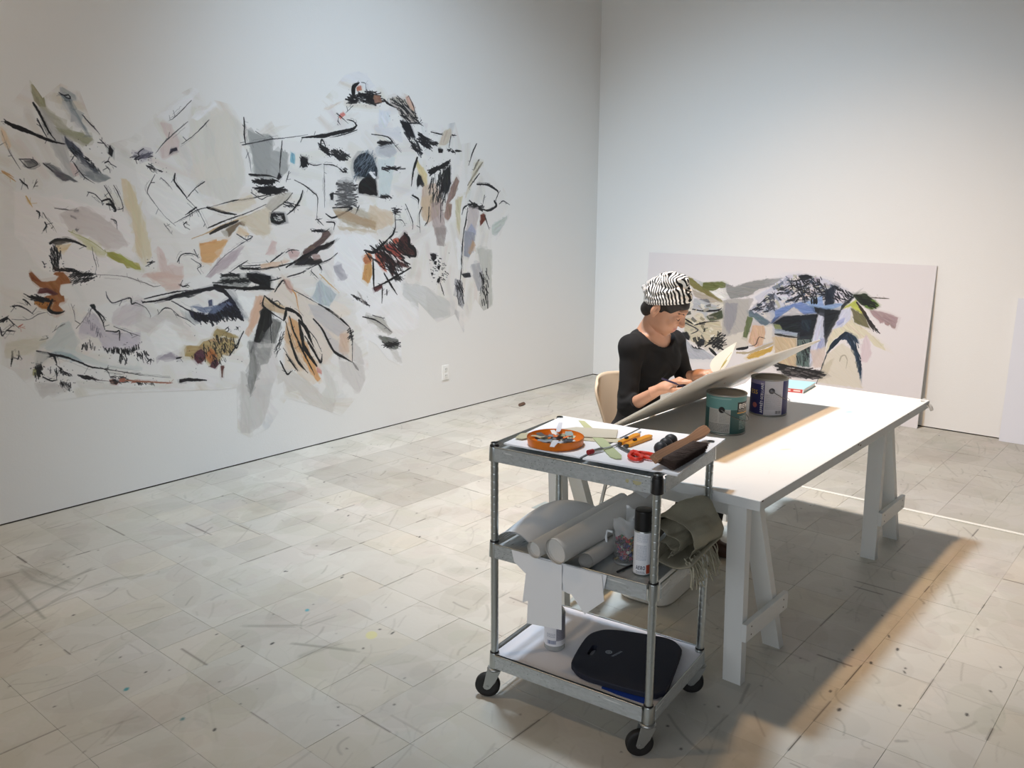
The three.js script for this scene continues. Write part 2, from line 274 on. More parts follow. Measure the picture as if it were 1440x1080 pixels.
// ------------------------------------------------------------------ power outlet
{
  const t = thing('wall_outlet', 'small white power outlet low on the mural wall', 'outlet', [0, 0.327, 2.062]);
  part(t, 'cover_plate', box(0.007, 0.118, 0.074, 0.0036, 0, 0, 0.003), std({ color: '#f2f1ec', roughness: 0.35 }));
  for (const dy of [-0.026, 0.026]) {
    const s = part(t, 'socket', box(0.004, 0.032, 0.034, 0.008, dy, 0, 0.0018), std({ color: '#e9e8e2', roughness: 0.35 }));
    part(s, 'slot', [box(0.001, 0.009, 0.0025, 0.0101, dy + 0.003, -0.007), box(0.001, 0.008, 0.0025, 0.0101, dy + 0.003, 0.007)], std({ color: '#2a2926' }));
  }
  part(t, 'screw', rod([0.006, 0, 0], [0.0086, 0, 0], 0.003), std({ color: '#b9b8b2', metalness: 0.6, roughness: 0.4 }));
}
// strokes of the mural: millimetres from its upper left corner on the wall
const muralStrokes = [
["W",[227,222,215],0.3,[176,590,269,634,357,749,567,792,715,823,882,741,891,645,1070,498,1229,406,1290,499,1477,505,1541,624,1716,656,1929,666,2280,556,2530,492,2792,572,3073,657,3378,511,3874,902,4009,1073,3786,1302,3785,1887,3356,2021,3047,1767,2751,1849,2352,1711,2330,2219,2130,2394,1725,2252,1440,2464,1211,2146,226,2008,74,1816,49,1739]],
["W",[231,225,217],0.6,[135,965,320,1104,601,1220,1019,1110,1494,942,1909,1025,2186,1261,1991,1586,1650,1699,1264,1449,725,1578,338,1622,69,1560]],
["W",[240,234,229],0.7,[196,999,434,1032,768,1108,788,1343,499,1482,290,1394,174,1209]],
["W",[221,215,203],0.6,[1199,507,1336,496,1474,546,1525,856,1436,1070,1206,988,1161,707]],
["W",[213,209,200],0.5,[1261,581,1428,508,1496,565,1519,941,1388,1070,1255,946]],
["W",[225,217,207],0.5,[81,1454,275,1541,522,1639,707,1778,462,1867,236,1914,74,1816]],
["W",[240,239,233],0.75,[818,782,1119,948,1289,1112,1096,1233,891,1109]],
["W",[234,228,222],0.6,[2019,1071,2377,1119,2630,1323,2488,1569,2169,1598,2004,1350]],
["W",[240,240,240],0.8,[2186,1261,2500,1269,2832,1538,2755,1744,2478,1824,2169,1598]],
["W",[240,240,240],0.7,[2347,1811,2829,1643,3044,1877,3034,2322,2734,2388,2465,2134]],
["W",[220,213,204],0.45,[202,1572,447,1632,355,1814,125,1973,50,1886,53,1703]],
["W",[234,230,226],0.6,[2830,1591,3049,1659,3358,1907,3523,1981,3356,2079,3040,2043]],
["W",[217,218,216],0.5,[2760,1586,2865,1646,3357,1964,3042,1943,2862,1752]],
["W",[210,210,207],0.5,[3010,1737,3359,1821,3358,1935,3081,1919]],
["P",[164,162,135],1.0,[333,469,339,470,360,490,384,504,386,535,389,573,361,570,337,549,332,511]],
["W",[168,166,146],0.8,[357,561,389,573,434,608,487,663,514,691,594,701,613,725,573,758,529,740,444,695,428,667,376,603]],
["W",[183,183,181],0.8,[333,563,374,584,428,667,478,753,480,832,523,906,491,922,447,863,406,786,391,737,363,642]],
["W",[158,157,130],0.7,[427,672,465,679,564,693,608,721,585,747,540,729,492,707,444,695]],
["P",[184,186,187],0.9,[472,472,515,485,543,501,545,526,510,534,472,518]],
["W",[111,123,132],0.9,[464,499,485,536,514,592,549,639,603,716,595,696,565,638,535,581,516,523,483,507]],
["L",[38,42,50],6.9,[463,498,488,509,508,505,517,521,496,520,483,507]],
["L",[25,26,31],12.6,[332,560,357,609,376,656,395,698,421,736]],
["L",[51,51,55],6.8,[342,634,363,686,383,728]],
["L",[24,24,27],16.3,[195,663,233,680,291,700,354,725,410,744,468,753]],
["L",[40,40,44],4.6,[187,648,201,663]],
["P",[69,75,87],1.0,[467,711,499,742,536,770,557,819,580,844,610,863,627,899,587,879,544,845,531,820,481,772,469,743]],
["H",[24,26,33],[40,25,21,4.6],[485,732,536,770,629,878,649,888,606,899,529,845,485,777]],
["L",[40,40,47],4.1,[569,598,601,636,629,664,652,693]],
["L",[37,37,43],3.7,[650,718,674,743,693,767]],
["P",[25,26,31],1.0,[700,746,716,771,708,808,690,793,690,768]],
["W",[157,159,163],0.6,[518,801,579,859,604,920,532,921,509,846]],
["W",[214,192,188],0.6,[479,842,517,861,522,911,492,912]],
["L",[36,36,40],5.1,[501,846,525,886,548,916]],
["L",[36,36,40],4.8,[665,841,687,832,698,850]],
["L",[36,36,40],4.8,[668,856,688,876,689,892]],
["L",[50,50,54],5.7,[235,837,300,837,321,860,277,879,255,860,239,839]],
["W",[88,88,90],0.6,[253,843,309,839,326,862,276,881]],
["P",[126,126,127],0.8,[348,854,398,860,443,898,481,923,426,924,385,890]],
["L",[34,34,38],4.9,[348,854,390,890,431,924]],
["L",[50,50,53],2.8,[168,703,184,763,204,824,238,889]],
["W",[230,199,161],0.5,[165,684,189,711,205,776,189,796,167,750]],
["L",[203,164,120],7.5,[151,897,181,915,202,929]],
["L",[61,61,66],3.0,[507,811,486,842]],
["W",[195,197,201],0.6,[470,537,509,539,559,638,604,706,584,697,529,640]],
["W",[240,240,240],0.8,[985,583,1227,406,1251,415,1197,474,1055,583]],
["W",[240,240,240],0.8,[1189,568,1348,467,1360,483,1226,582]],
["W",[212,191,186],0.6,[995,608,1065,614,1106,699,1087,776,990,802,982,759,1034,692]],
["L",[36,36,39],5.3,[1302,572,1247,624,1181,678,1116,720]],
["L",[52,52,53],4.0,[1197,472,1151,516,1105,558,1073,584,1052,594]],
["L",[51,51,53],3.4,[1166,592,1085,656,1034,697,996,732,957,777]],
["L",[30,30,34],6.3,[1535,543,1538,594,1531,641,1537,699]],
["L",[89,89,92],3.2,[1542,728,1559,791,1564,862]],
["H",[28,28,35],[24,49,-18,5.5],[818,804,864,786,939,777,920,805,856,818]],
["W",[128,126,144],0.5,[819,798,884,753,946,772,896,817]],
["L",[28,28,35],4.9,[887,756,854,781,858,797,828,814]],
["P",[42,41,46],1.0,[1053,751,1084,741,1089,754,1061,764,1039,781]],
["H",[31,31,35],[18,28,15,5.1],[893,849,923,832,949,863,1001,872,936,885]],
["W",[173,175,170],0.95,[1557,610,1618,636,1716,660,1702,883,1594,885,1571,709]],
["L",[70,70,71],5.2,[1513,705,1615,683,1715,669]],
["L",[70,70,71],4.5,[1612,619,1681,650]],
["L",[22,22,24],10.4,[1549,877,1602,882,1701,886]],
["W",[225,219,206],0.35,[1333,496,1430,511,1458,577,1448,900,1162,907,1168,840,1325,778,1334,653,1288,588]],
["L",[30,30,33],7.7,[229,937,245,956,258,966,263,983]],
["L",[195,155,106],5.6,[151,901,184,928,209,947]],
["L",[204,170,111],6.8,[250,1019,263,1049,273,1073]],
["L",[31,31,33],5.9,[292,1091,305,1103,297,1133]],
["L",[31,31,33],6.9,[327,1149,332,1169,313,1194]],
["L",[76,72,67],2.5,[332,1124,358,1159,380,1203]],
["P",[95,96,100],0.85,[385,889,433,898,472,912,514,944,470,932,439,938,403,908]],
["L",[34,35,38],5.2,[525,885,552,920,601,950]],
["W",[124,130,133],0.7,[556,884,649,897,689,917,655,938,592,940,563,915]],
["L",[31,31,35],4.7,[558,994,596,1007,629,1043,633,1064]],
["L",[25,25,28],8.6,[629,1043,673,1032,700,1090,689,1095]],
["L",[25,25,28],10.7,[655,1058,681,1064,698,1090]],
["L",[36,36,40],4.3,[651,959,676,1006,698,1058]],
["L",[36,36,40],4.3,[702,958,725,1005,743,1077,695,1090]],
["L",[36,36,40],3.8,[671,1138,695,1149,701,1173]],
["L",[95,90,87],4.1,[383,1079,444,1087,499,1094]],
["P",[31,31,35],1.0,[479,1089,502,1092,499,1099,481,1097]],
["P",[31,31,35],1.0,[457,1117,488,1128,485,1134,458,1123]],
["P",[31,31,35],1.0,[478,1184,492,1192,484,1198,475,1192]],
["W",[204,191,185],0.7,[402,1109,522,1069,607,1111,707,1197,754,1285,632,1302,543,1225,444,1191]],
["L",[149,147,90],3.7,[438,1196,516,1235,571,1268,630,1318]],
["W",[202,196,147],0.7,[443,1196,542,1241,630,1318,618,1333,556,1309]],
["P",[165,160,85],1.0,[630,1315,684,1325,747,1361,811,1408,813,1422,760,1408,690,1374,654,1351]],
["W",[219,200,164],0.85,[749,921,776,925,819,1005,843,1178,827,1365,796,1319,791,1134,754,1048]],
["W",[217,185,130],0.55,[366,1271,447,1264,423,1294,382,1308]],
["L",[29,29,31],11.2,[340,1260,369,1243,419,1242,468,1254,522,1282]],
["W",[65,60,56],0.7,[338,1255,409,1237,479,1249,438,1253,366,1266]],
["H",[22,22,25],[46,8,55,6.0],[336,1275,384,1287,390,1323,368,1395,343,1398,334,1341]],
["H",[22,22,25],[40,49,12,5.2],[354,1389,424,1390,473,1416,550,1429,522,1440,422,1413]],
["L",[65,63,61],3.2,[553,1283,558,1341,567,1390,555,1432]],
["L",[32,32,35],3.5,[294,1350,300,1363,312,1361]],
["L",[48,48,49],2.9,[290,975,311,935]],
["L",[51,51,53],3.4,[941,895,914,939,889,990,922,1047,975,1119,1042,1182]],
["L",[47,47,49],4.0,[975,910,1013,942,1040,978]],
["L",[26,26,29],8.2,[1063,886,1056,930,1089,974,1125,1022]],
["L",[30,30,32],6.0,[1246,927,1183,967,1122,1024]],
["L",[40,40,42],3.6,[1122,1024,1186,1087,1219,1150,1244,1206]],
["L",[24,24,26],7.2,[1182,1076,1108,1120]],
["L",[46,46,48],3.6,[1250,1078,1185,1092,1120,1126,1031,1167]],
["L",[28,28,28],5.7,[1694,997,1522,1028,1418,1040,1250,1080]],
["L",[22,22,24],11.2,[1250,1078,1314,1093,1379,1111,1446,1120]],
["L",[29,29,30],7.7,[1248,1197,1376,1152,1516,1112,1661,1058]],
["L",[194,164,126],8.7,[1138,1258,1239,1226,1340,1187,1515,1130]],
["L",[48,44,40],13.9,[1258,1232,1333,1199,1415,1171,1457,1156]],
["P",[117,99,80],1.0,[1365,1211,1415,1182,1478,1160,1505,1166,1497,1190,1463,1180,1426,1212,1382,1256]],
["W",[182,175,163],0.8,[1332,1216,1372,1217,1382,1253,1349,1246]],
["P",[208,155,103],0.95,[1189,1288,1254,1279,1374,1274,1338,1305,1276,1344,1294,1363,1259,1397,1206,1400,1190,1358]],
["W",[216,171,120],0.8,[1182,1300,1368,1271,1321,1352,1265,1403,1200,1394]],
["W",[213,184,142],0.6,[1455,1189,1528,1239,1506,1257,1438,1237]],
["W",[206,191,164],0.7,[1445,1141,1543,1118,1690,1070,1679,1243,1577,1252,1510,1190]],
["W",[216,201,175],0.55,[1263,1081,1424,1046,1559,998,1590,1052,1482,1106,1380,1105]],
["L",[47,47,53],4.5,[1548,1258,1447,1309,1333,1377,1220,1478]],
["L",[47,47,53],5.8,[1438,1237,1505,1275,1548,1255,1499,1250]],
["W",[174,157,159],0.75,[1396,1343,1488,1311,1412,1404,1328,1448,1245,1491,1206,1489,1291,1410]],
["L",[38,38,42],4.5,[1503,1403,1424,1441,1352,1480]],
["L",[24,24,26],7.2,[1037,1389,1068,1347,1128,1344,1164,1363]],
["L",[46,46,49],4.3,[1148,1322,1170,1375]],
["L",[46,46,49],3.1,[1125,1373,1186,1417,1159,1433,1181,1469]],
["W",[210,181,171],0.6,[924,1291,962,1343,974,1406,1072,1411,1066,1480,810,1464,829,1443,929,1443]],
["W",[217,203,170],0.8,[784,936,817,1005,842,1102,872,1223,884,1345,845,1399,824,1309,807,1177,788,1069]],
["H",[30,30,31],[8,33,-12,4.6],[849,1388,894,1368,896,1385,856,1402]],
["L",[24,24,24],7.1,[1111,1160,1094,1174,1105,1197]],
["L",[56,56,56],3.5,[973,1169,1019,1232]],
["L",[26,26,29],5.3,[1452,1434,1564,1437,1667,1432]],
["H",[22,22,23],[20,56,7,5.9],[1458,1443,1585,1453,1584,1462,1478,1457]],
["W",[221,186,157],0.5,[1594,1432,1667,1423,1666,1448,1592,1454]],
["P",[23,24,28],1.0,[1497,1482,1561,1483,1662,1511,1661,1517,1489,1506]],
["H",[25,26,29],[20,46,8,7.7],[1319,1478,1428,1478,1427,1496,1324,1493]],
["H",[21,21,23],[30,64,4,9.2],[1592,920,1700,912,1699,930,1605,935]],
["H",[21,21,23],[40,63,10,9.3],[1596,959,1697,954,1695,991,1623,985]],
["L",[21,21,23],10.5,[1549,878,1616,883,1702,883]],
["P",[137,84,52],1.0,[221,1406,236,1401,257,1428,274,1450,297,1459,266,1477,236,1447]],
["P",[153,96,57],1.0,[268,1459,347,1454,370,1430,341,1418,352,1408,392,1410,418,1449,424,1470,370,1477,361,1513,369,1534,384,1536,384,1562,355,1570,349,1585,371,1613,330,1625,312,1602,328,1567,274,1542,295,1528,320,1528,326,1515,299,1492,266,1480]],
["P",[95,56,54],1.0,[265,1492,299,1487,327,1502,355,1523,330,1528,302,1511,277,1516,253,1512]],
["P",[167,109,53],1.0,[232,1551,277,1558,321,1567,302,1602,264,1588]],
["H",[23,23,25],[44,50,18,6.0],[213,1527,261,1531,322,1551,316,1561,258,1556,221,1538]],
["L",[22,22,24],11.2,[322,1551,298,1596,316,1616,350,1624,378,1616]],
["L",[23,23,25],5.9,[186,1509,222,1533,259,1546]],
["L",[27,27,29],7.9,[181,1537,200,1554,213,1573]],
["L",[41,41,43],6.8,[126,1568,152,1567,187,1586,216,1614]],
["L",[41,41,43],3.9,[126,1568,137,1576]],
["H",[26,26,29],[14,32,-19,5.3],[62,1625,90,1622,93,1638,69,1645]],
["L",[28,28,32],5.3,[57,1669,62,1713,87,1688,128,1659]],
["L",[28,28,32],5.3,[87,1688,128,1697]],
["L",[48,48,50],4.8,[99,1626,119,1656,127,1662]],
["H",[27,27,29],[50,60,-18,4.7],[431,1423,462,1420,550,1425,537,1456,488,1469,436,1471]],
["L",[26,26,29],5.2,[353,1398,422,1407,458,1406,487,1427,545,1430]],
["L",[102,99,96],2.5,[116,1635,196,1643,251,1618,291,1614]],
["L",[178,101,86],3.9,[142,1676,167,1663]],
["L",[49,47,45],3.2,[428,1715,468,1676,516,1616]],
["L",[23,23,27],14.0,[520,1597,537,1623,560,1658,573,1697,580,1737]],
["L",[29,29,34],7.6,[551,1635,576,1665,592,1691]],
["P",[26,26,30],1.0,[515,1594,534,1593,538,1612,521,1616]],
["L",[42,42,47],4.3,[516,1616,504,1652]],
["H",[29,29,35],[18,2,38,4.8],[480,1661,528,1709,566,1768,559,1778,510,1734]],
["W",[186,178,187],0.6,[475,1660,534,1644,579,1748,778,1781,767,1848,702,1863,559,1839,543,1777,440,1743]],
["L",[26,26,29],10.0,[584,1745,638,1757,661,1754,656,1807]],
["H",[22,22,25],[60,1,33,6.2],[548,1838,635,1854,707,1869,767,1848,765,1865,711,1887,590,1863]],
["L",[29,29,33],4.5,[630,1725,700,1761,777,1798]],
["H",[22,22,25],[8,0,38,7.5],[446,1787,519,1807,516,1839,443,1825]],
["H",[22,22,25],[6,0,56,7.9],[649,1884,694,1890,684,1934,648,1929]],
["W",[192,198,194],0.7,[225,1781,296,1758,354,1680,396,1674,419,1746,424,1806,409,1853,299,1828]],
["W",[209,215,210],0.6,[291,1811,381,1822,480,1879,583,1937,773,1976,771,1999,581,1959,451,1902,327,1847]],
["P",[164,175,181],0.8,[279,1828,339,1827,388,1850,417,1876,450,1913,375,1875,307,1845]],
["L",[23,24,28],8.9,[217,1811,288,1837,356,1862,425,1898,485,1934,559,1956]],
["L",[33,34,37],4.5,[559,1956,656,1987,769,2022]],
["L",[29,29,32],10.7,[101,1797,98,1827,86,1874]],
["L",[29,29,32],4.9,[131,1801,129,1826,122,1841,105,1828]],
["W",[205,196,176],0.5,[76,1753,171,1743,277,1751,222,1802,162,1825,67,1833,62,1792]],
["L",[71,69,66],3.1,[305,1722,343,1695,369,1682]],
["L",[101,97,89],2.5,[237,1757,282,1751]],
["H",[22,23,25],[30,8,36,7.1],[204,1889,239,1878,227,1945,203,1936]],
["P",[153,153,115],0.9,[192,1903,207,1905,203,1941,186,1939]],
["L",[26,27,30],8.2,[267,1850,297,1849,310,1888]],
["L",[71,69,74],4.4,[605,1528,612,1564,637,1594,694,1582,739,1575,742,1608,792,1627]],
["W",[201,190,194],0.6,[624,1670,690,1620,808,1580,796,1715,703,1728,626,1708]],
["L",[121,111,109],2.8,[565,1434,706,1451,816,1485]],
["L",[104,96,93],2.6,[415,1580,424,1623,427,1672]],
["H",[31,31,34],[10,1,26,5.2],[261,1908,340,1924,337,1951,257,1944]],
["L",[98,92,87],2.9,[736,1461,830,1497,881,1521,923,1518]],
["L",[21,21,26],11.9,[809,1606,897,1604,983,1589,1071,1572,1162,1558]],
["L",[24,24,28],5.9,[819,1587,918,1572,1023,1560,1111,1558]],
["P",[24,25,31],1.0,[934,1602,1021,1586,1110,1566,1188,1554,1260,1548,1281,1534,1351,1588,1401,1659,1406,1690,1379,1676,1355,1624,1317,1591,1266,1566,1173,1577,1057,1594,970,1608]],
["P",[35,37,50],1.0,[1082,1673,1137,1702,1201,1717,1244,1682,1313,1651,1355,1631,1394,1658,1413,1691,1450,1763,1401,1752,1307,1736,1264,1763,1200,1738,1147,1751,1098,1716]],
["H",[20,21,28],[60,31,48,10.2],[1088,1685,1201,1726,1308,1718,1406,1690,1450,1763,1332,1763,1184,1769,1104,1716]],
["W",[107,118,143],0.7,[1090,1656,1164,1692,1241,1712,1311,1682,1340,1654,1258,1665,1179,1670]],
["P",[81,87,108],1.0,[1218,1631,1241,1627,1242,1663,1218,1664]],
["H",[102,112,138],[16,38,34,6.4],[1138,1690,1268,1708,1340,1654,1394,1664]],
["L",[28,28,34],6.1,[981,1612,1088,1679,1138,1696]],
["L",[28,28,34],5.5,[999,1695,1071,1731,1119,1772]],
["L",[25,25,28],5.7,[725,1579,743,1578,745,1611,769,1605,824,1638,849,1689]],
["L",[25,25,28],5.3,[891,1684,936,1651,977,1660,1023,1709]],
["W",[205,199,193],0.5,[764,1655,854,1698,941,1660,1023,1709,1078,1803,1006,1760,936,1717,822,1786,746,1732]],
["P",[22,23,25],1.0,[1497,1481,1532,1502,1582,1492,1617,1513,1662,1510,1656,1592,1555,1584,1585,1555,1515,1532]],
["W",[121,123,118],0.8,[1282,1522,1324,1501,1489,1505,1514,1544,1485,1567,1347,1551]],
["H",[25,27,28],[30,82,10,7.7],[1282,1528,1350,1509,1488,1511,1508,1537,1349,1533]],
["L",[20,21,23],14.4,[1261,1539,1347,1560,1449,1570,1555,1575,1657,1588]],
["H",[25,26,28],[20,53,10,5.8],[1326,1477,1427,1483,1427,1495,1325,1489]],
["L",[25,26,29],4.8,[1038,1523,1062,1534,1088,1527,1103,1536]],
["P",[26,26,29],1.0,[1032,1517,1051,1521,1044,1532,1033,1527]],
["W",[212,180,166],0.6,[840,1448,947,1443,1067,1473,1036,1552,951,1540,907,1497]],
["W",[153,146,156],0.8,[862,1942,951,1906,978,1946,1028,1952,977,1960]],
["P",[161,140,96],1.0,[1261,1805,1326,1837,1407,1877,1351,1877,1298,1852,1256,1866,1231,1844]],
["P",[175,151,105],1.0,[1052,1890,1135,1900,1163,1873,1210,1866,1243,1864,1311,1866,1364,1885,1382,1924,1344,1970,1289,1969,1259,2008,1204,2025,1168,1983,1116,1976,1066,1957,1038,1948]],
["P",[171,110,66],0.9,[1170,1953,1212,1922,1249,1970,1217,2027,1181,1985]],
["P",[84,48,57],1.0,[1099,1944,1146,1920,1171,1941,1161,1989,1120,2004,1097,1974]],
["P",[84,48,57],1.0,[1212,2008,1247,1994,1258,2027,1229,2051,1197,2037]],
["H",[22,22,24],[50,7,36,5.7],[1163,1873,1326,1843,1405,1902,1328,2005,1243,2043,1116,1976,1066,1957,1174,1899]],
["H",[22,22,24],[30,13,42,6.5],[1244,1858,1378,1886,1343,1982,1284,2037,1191,2023]],
["L",[24,24,28],7.9,[1444,1844,1389,1925,1329,1987]],
["P",[97,64,57],0.9,[1271,2035,1291,2044,1276,2111,1269,2110]],
["L",[29,29,32],4.5,[1318,1817,1335,1807,1341,1826,1320,1833]],
["L",[29,29,32],4.6,[1394,1810,1407,1818,1396,1823]],
["L",[29,29,32],8.5,[984,1955,1016,1951]],
["H",[29,29,33],[12,9,33,6.9],[748,1897,813,1894,803,1945,747,1940]],
["L",[29,29,33],4.7,[802,1954,827,1937,821,1968]],
["W",[240,239,234],0.8,[833,1799,934,1743,991,1793,1040,1882,956,1913,870,1919]],
["W",[240,240,236],0.8,[1425,1618,1537,1633,1546,1715,1460,1720,1415,1654]],
["W",[210,170,139],0.75,[1545,1627,1595,1631,1597,1720,1540,1803,1477,1885,1450,1857,1514,1763]],
["P",[26,27,29],0.95,[1597,1714,1647,1737,1641,1827,1594,1873,1548,1906,1499,1977,1484,1988,1561,1818]],
["W",[119,120,118],0.6,[1533,1905,1639,1865,1628,2033,1551,2075,1511,2017]],
["H",[23,23,26],[20,0,31,7.6],[203,1883,233,1882,226,1950,194,1967]],
["L",[26,27,30],8.2,[278,1846,301,1849,309,1896]],
["L",[26,27,30],6.2,[233,1951,272,1979,303,1978]],
["L",[26,27,30],5.2,[306,1925,301,1972]],
["L",[26,27,30],7.3,[327,1917,326,1949]],
["H",[29,29,33],[12,27,15,4.7],[338,1935,376,1962,370,1972,335,1956]],
["H",[33,33,36],[26,5,37,4.7],[312,1990,371,2016,363,2042,319,2013]],
["H",[29,29,33],[26,40,14,6.5],[401,1969,474,1985,509,2010,462,2000]],
["L",[47,36,36],4.4,[473,1996,514,2012,578,2030]],
["P",[100,55,46],1.0,[579,2027,607,2023,627,2046,615,2058,588,2048]],
["H",[31,31,33],[24,38,9,6.2],[592,2001,648,2003,701,2046,678,2054,599,2047]],
["P",[178,109,86],0.9,[640,2025,669,2026,661,2045,633,2041]],
["L",[154,91,74],5.8,[700,2057,735,2057,770,2065]],
["H",[31,31,33],[16,15,18,6.4],[724,2049,840,2079,833,2093,728,2067]],
["L",[171,103,83],4.2,[840,2079,936,2099]],
["W",[198,194,189],0.6,[189,1976,271,1989,364,2031,341,2055,250,2050,223,2067,206,2043]],
["W",[220,217,209],0.6,[398,1999,567,2036,675,2082,935,2106,934,2124,765,2111,697,2097,415,2045]],
["L",[31,31,33],5.0,[552,1955,573,1970,586,2011]],
["L",[68,68,66],2.9,[563,1960,650,1986,773,2025,939,2065]],
["W",[189,187,182],0.7,[215,1817,268,1829,281,1847,238,1878,198,1888]],
["L",[30,30,33],14.2,[996,2097,1045,2093,1167,2115]],
["P",[26,26,29],1.0,[991,2084,1027,2082,1032,2102,995,2104]],
["L",[151,101,80],6.7,[639,2030,768,2061,948,2097]],
["W",[219,206,190],0.8,[1752,1501,1838,1597,2039,1726,2287,1901,2302,2158,2140,2065,2016,2174,1729,2132,1763,1819,1677,1733,1609,1637,1701,1594]],
["W",[194,190,189],0.8,[1942,1717,2039,1726,2236,1854,2286,1915,2188,1960,2064,1877,1986,1801]],
["W",[197,192,191],0.7,[1985,1815,2096,1922,2194,2016,2276,2126,2188,2128,2140,2052,2061,1945]],
["W",[207,176,152],0.7,[2197,1947,2276,1942,2278,2083,2191,2072]],
["P",[198,173,141],0.9,[1602,1637,1673,1681,1754,1714,1759,1766,1699,1747,1626,1715,1595,1687]],
["W",[214,173,145],0.8,[1566,1628,1602,1643,1591,1693,1524,1820,1481,1828,1501,1741,1549,1670]],
["P",[27,28,29],1.0,[1590,1712,1654,1743,1658,1808,1641,1832,1576,1915,1514,1971,1499,1982,1546,1822,1572,1761]],
["W",[99,99,97],0.9,[1659,1782,1725,1815,1698,1877,1663,1951,1643,1923]],
["W",[115,115,112],0.75,[1641,1832,1665,1925,1630,1999,1582,2058,1511,2022,1492,1981,1561,1926]],
["W",[145,145,141],0.6,[1544,1962,1634,1948,1644,2014,1581,2071,1544,2079]],
["L",[20,20,21],9.7,[1610,1631,1659,1673,1723,1717,1768,1734]],
["L",[20,20,21],8.3,[1610,1631,1595,1693,1654,1743,1741,1804]],
["L",[22,22,16],6.2,[1667,1655,1662,1680,1704,1671,1725,1698,1694,1708]],
["L",[20,20,21],24.4,[1769,1728,1829,1753,1874,1790,1896,1832]],
["L",[20,20,21],18.3,[1768,1734,1758,1779,1745,1804]],
["W",[204,150,99],0.9,[1781,1781,1856,1828,1897,1940,1940,2040,2000,2151,1934,2162,1860,2029,1804,1915]],
["W",[206,165,124],0.7,[1763,1819,1819,1930,1876,2045,1901,2157,1807,2130,1767,2017,1741,1921]],
["L",[20,20,21],8.7,[1760,1812,1788,1927,1828,2038,1886,2141]],
["L",[20,20,21],8.7,[1792,1782,1821,1891,1878,2005,1943,2149]],
["L",[20,20,21],22.0,[1864,1829,1882,1925,1894,2007,1915,2063]],
["L",[20,20,21],17.6,[1865,1816,1917,1875,1946,1945,1975,2010]],
["L",[20,20,21],10.5,[1906,1927,1966,2016,2003,2089,2035,2121,2042,2073]],
["L",[26,26,28],6.0,[1925,1876,1994,1958,2039,2052]],
["L",[20,20,21],10.0,[1981,1818,2047,1889,2093,1976,2148,2067,2224,2119,2302,2162]],
["L",[20,20,21],10.7,[2031,1721,2120,1773,2219,1845,2286,1904]],
["L",[25,25,28],6.5,[1822,1606,1913,1655,2031,1721]],
["L",[25,25,28],8.4,[1689,1612,1725,1570,1761,1543,1792,1594,1822,1609]],
["W",[198,157,143],0.8,[1758,1527,1810,1550,1838,1604,1813,1634,1784,1600]],
["L",[200,142,80],5.7,[1822,1609,1851,1650,1862,1723,1875,1777]],
["L",[29,29,31],7.9,[2290,1915,2309,1988,2302,2158]],
["H",[25,25,28],[14,41,-33,6.3],[2277,1914,2320,1940,2309,2002,2274,1991]],
["P",[183,192,194],1.0,[2048,1559,2185,1670,2121,1746,2040,1719,1977,1673,2012,1616]],
["L",[206,174,125],7.5,[2050,1519,2129,1591,2211,1658]],
["W",[233,222,207],0.8,[2121,1746,2157,1708,2258,1752,2308,1819,2202,1836]],
["L",[30,30,32],5.6,[1654,1743,1642,1871,1646,1982]],
["H",[29,29,30],[14,35,-55,7.1],[1663,1951,1745,1869,1725,1933,1673,2044]],
["L",[26,26,28],6.5,[1730,1986,1780,2059,1838,2141]],
["L",[25,25,28],9.3,[1376,1916,1388,1943,1420,1884]],
["L",[21,21,21],17.4,[1401,1566,1484,1578,1584,1579,1686,1596]],
["P",[21,21,24],1.0,[1498,1480,1546,1501,1582,1491,1616,1531,1614,1568,1543,1545,1508,1530]],
["L",[21,21,24],11.0,[1615,1543,1690,1535,1743,1526]],
["L",[25,25,28],5.7,[1789,1523,1875,1509,1939,1493]],
["L",[21,21,24],10.3,[2045,1453,2072,1494]],
["L",[29,29,31],5.1,[1978,1495,2040,1552]],
["W",[203,199,192],0.75,[1402,2092,1481,2142,1649,2181,1592,2357,1532,2473,1442,2508,1377,2494]],
["W",[216,211,205],0.7,[1496,1919,1678,1955,1683,2120,1647,2207,1499,2197]],
["W",[120,120,117],0.7,[1468,1910,1518,1916,1513,1992,1551,2075,1500,2190,1465,2276,1450,2176,1474,2038]],
["W",[140,139,136],0.6,[1515,1954,1640,1969,1611,2070,1551,2075]],
["W",[209,203,193],0.7,[1670,2091,1852,2178,1929,2252,2039,2367,2148,2415,2101,2506,1874,2360,1829,2290,1758,2292,1724,2206,1677,2225]],
["W",[213,210,203],0.7,[2035,2115,2130,2269,2160,2359,2122,2431,2053,2433,2022,2378,2060,2300]],
["W",[222,206,185],0.6,[1740,1942,1953,2104,2020,2252,1961,2270,1836,2176,1748,2076]],
["P",[212,159,106],0.85,[1893,2028,1961,2105,2021,2238,1995,2255,1933,2170,1882,2067]],
["P",[207,153,142],0.8,[1992,2144,2032,2184,2031,2205,1998,2186]],
["L",[21,21,23],11.7,[1786,1948,1841,2089,1916,2181]],
["L",[21,21,23],13.3,[1849,1955,1906,2070,1973,2203]],
["L",[21,21,23],19.3,[1888,1973,1924,2046,1992,2144]],
["L",[21,21,23],8.6,[1702,2069,1750,2163,1786,2148]],
["L",[21,21,23],8.7,[1750,2030,1793,2095,1837,2156]],
["L",[21,21,23],10.5,[1928,1965,1973,2038,2027,2125,2042,2068]],
["L",[23,23,25],10.2,[2093,1985,2148,2065,2224,2113,2306,2164]],
["L",[31,31,33],12.9,[2310,2168,2357,2229]],
["W",[206,202,196],0.7,[2180,2128,2328,2170,2400,2195,2419,2300,2355,2392,2302,2354,2201,2223]],
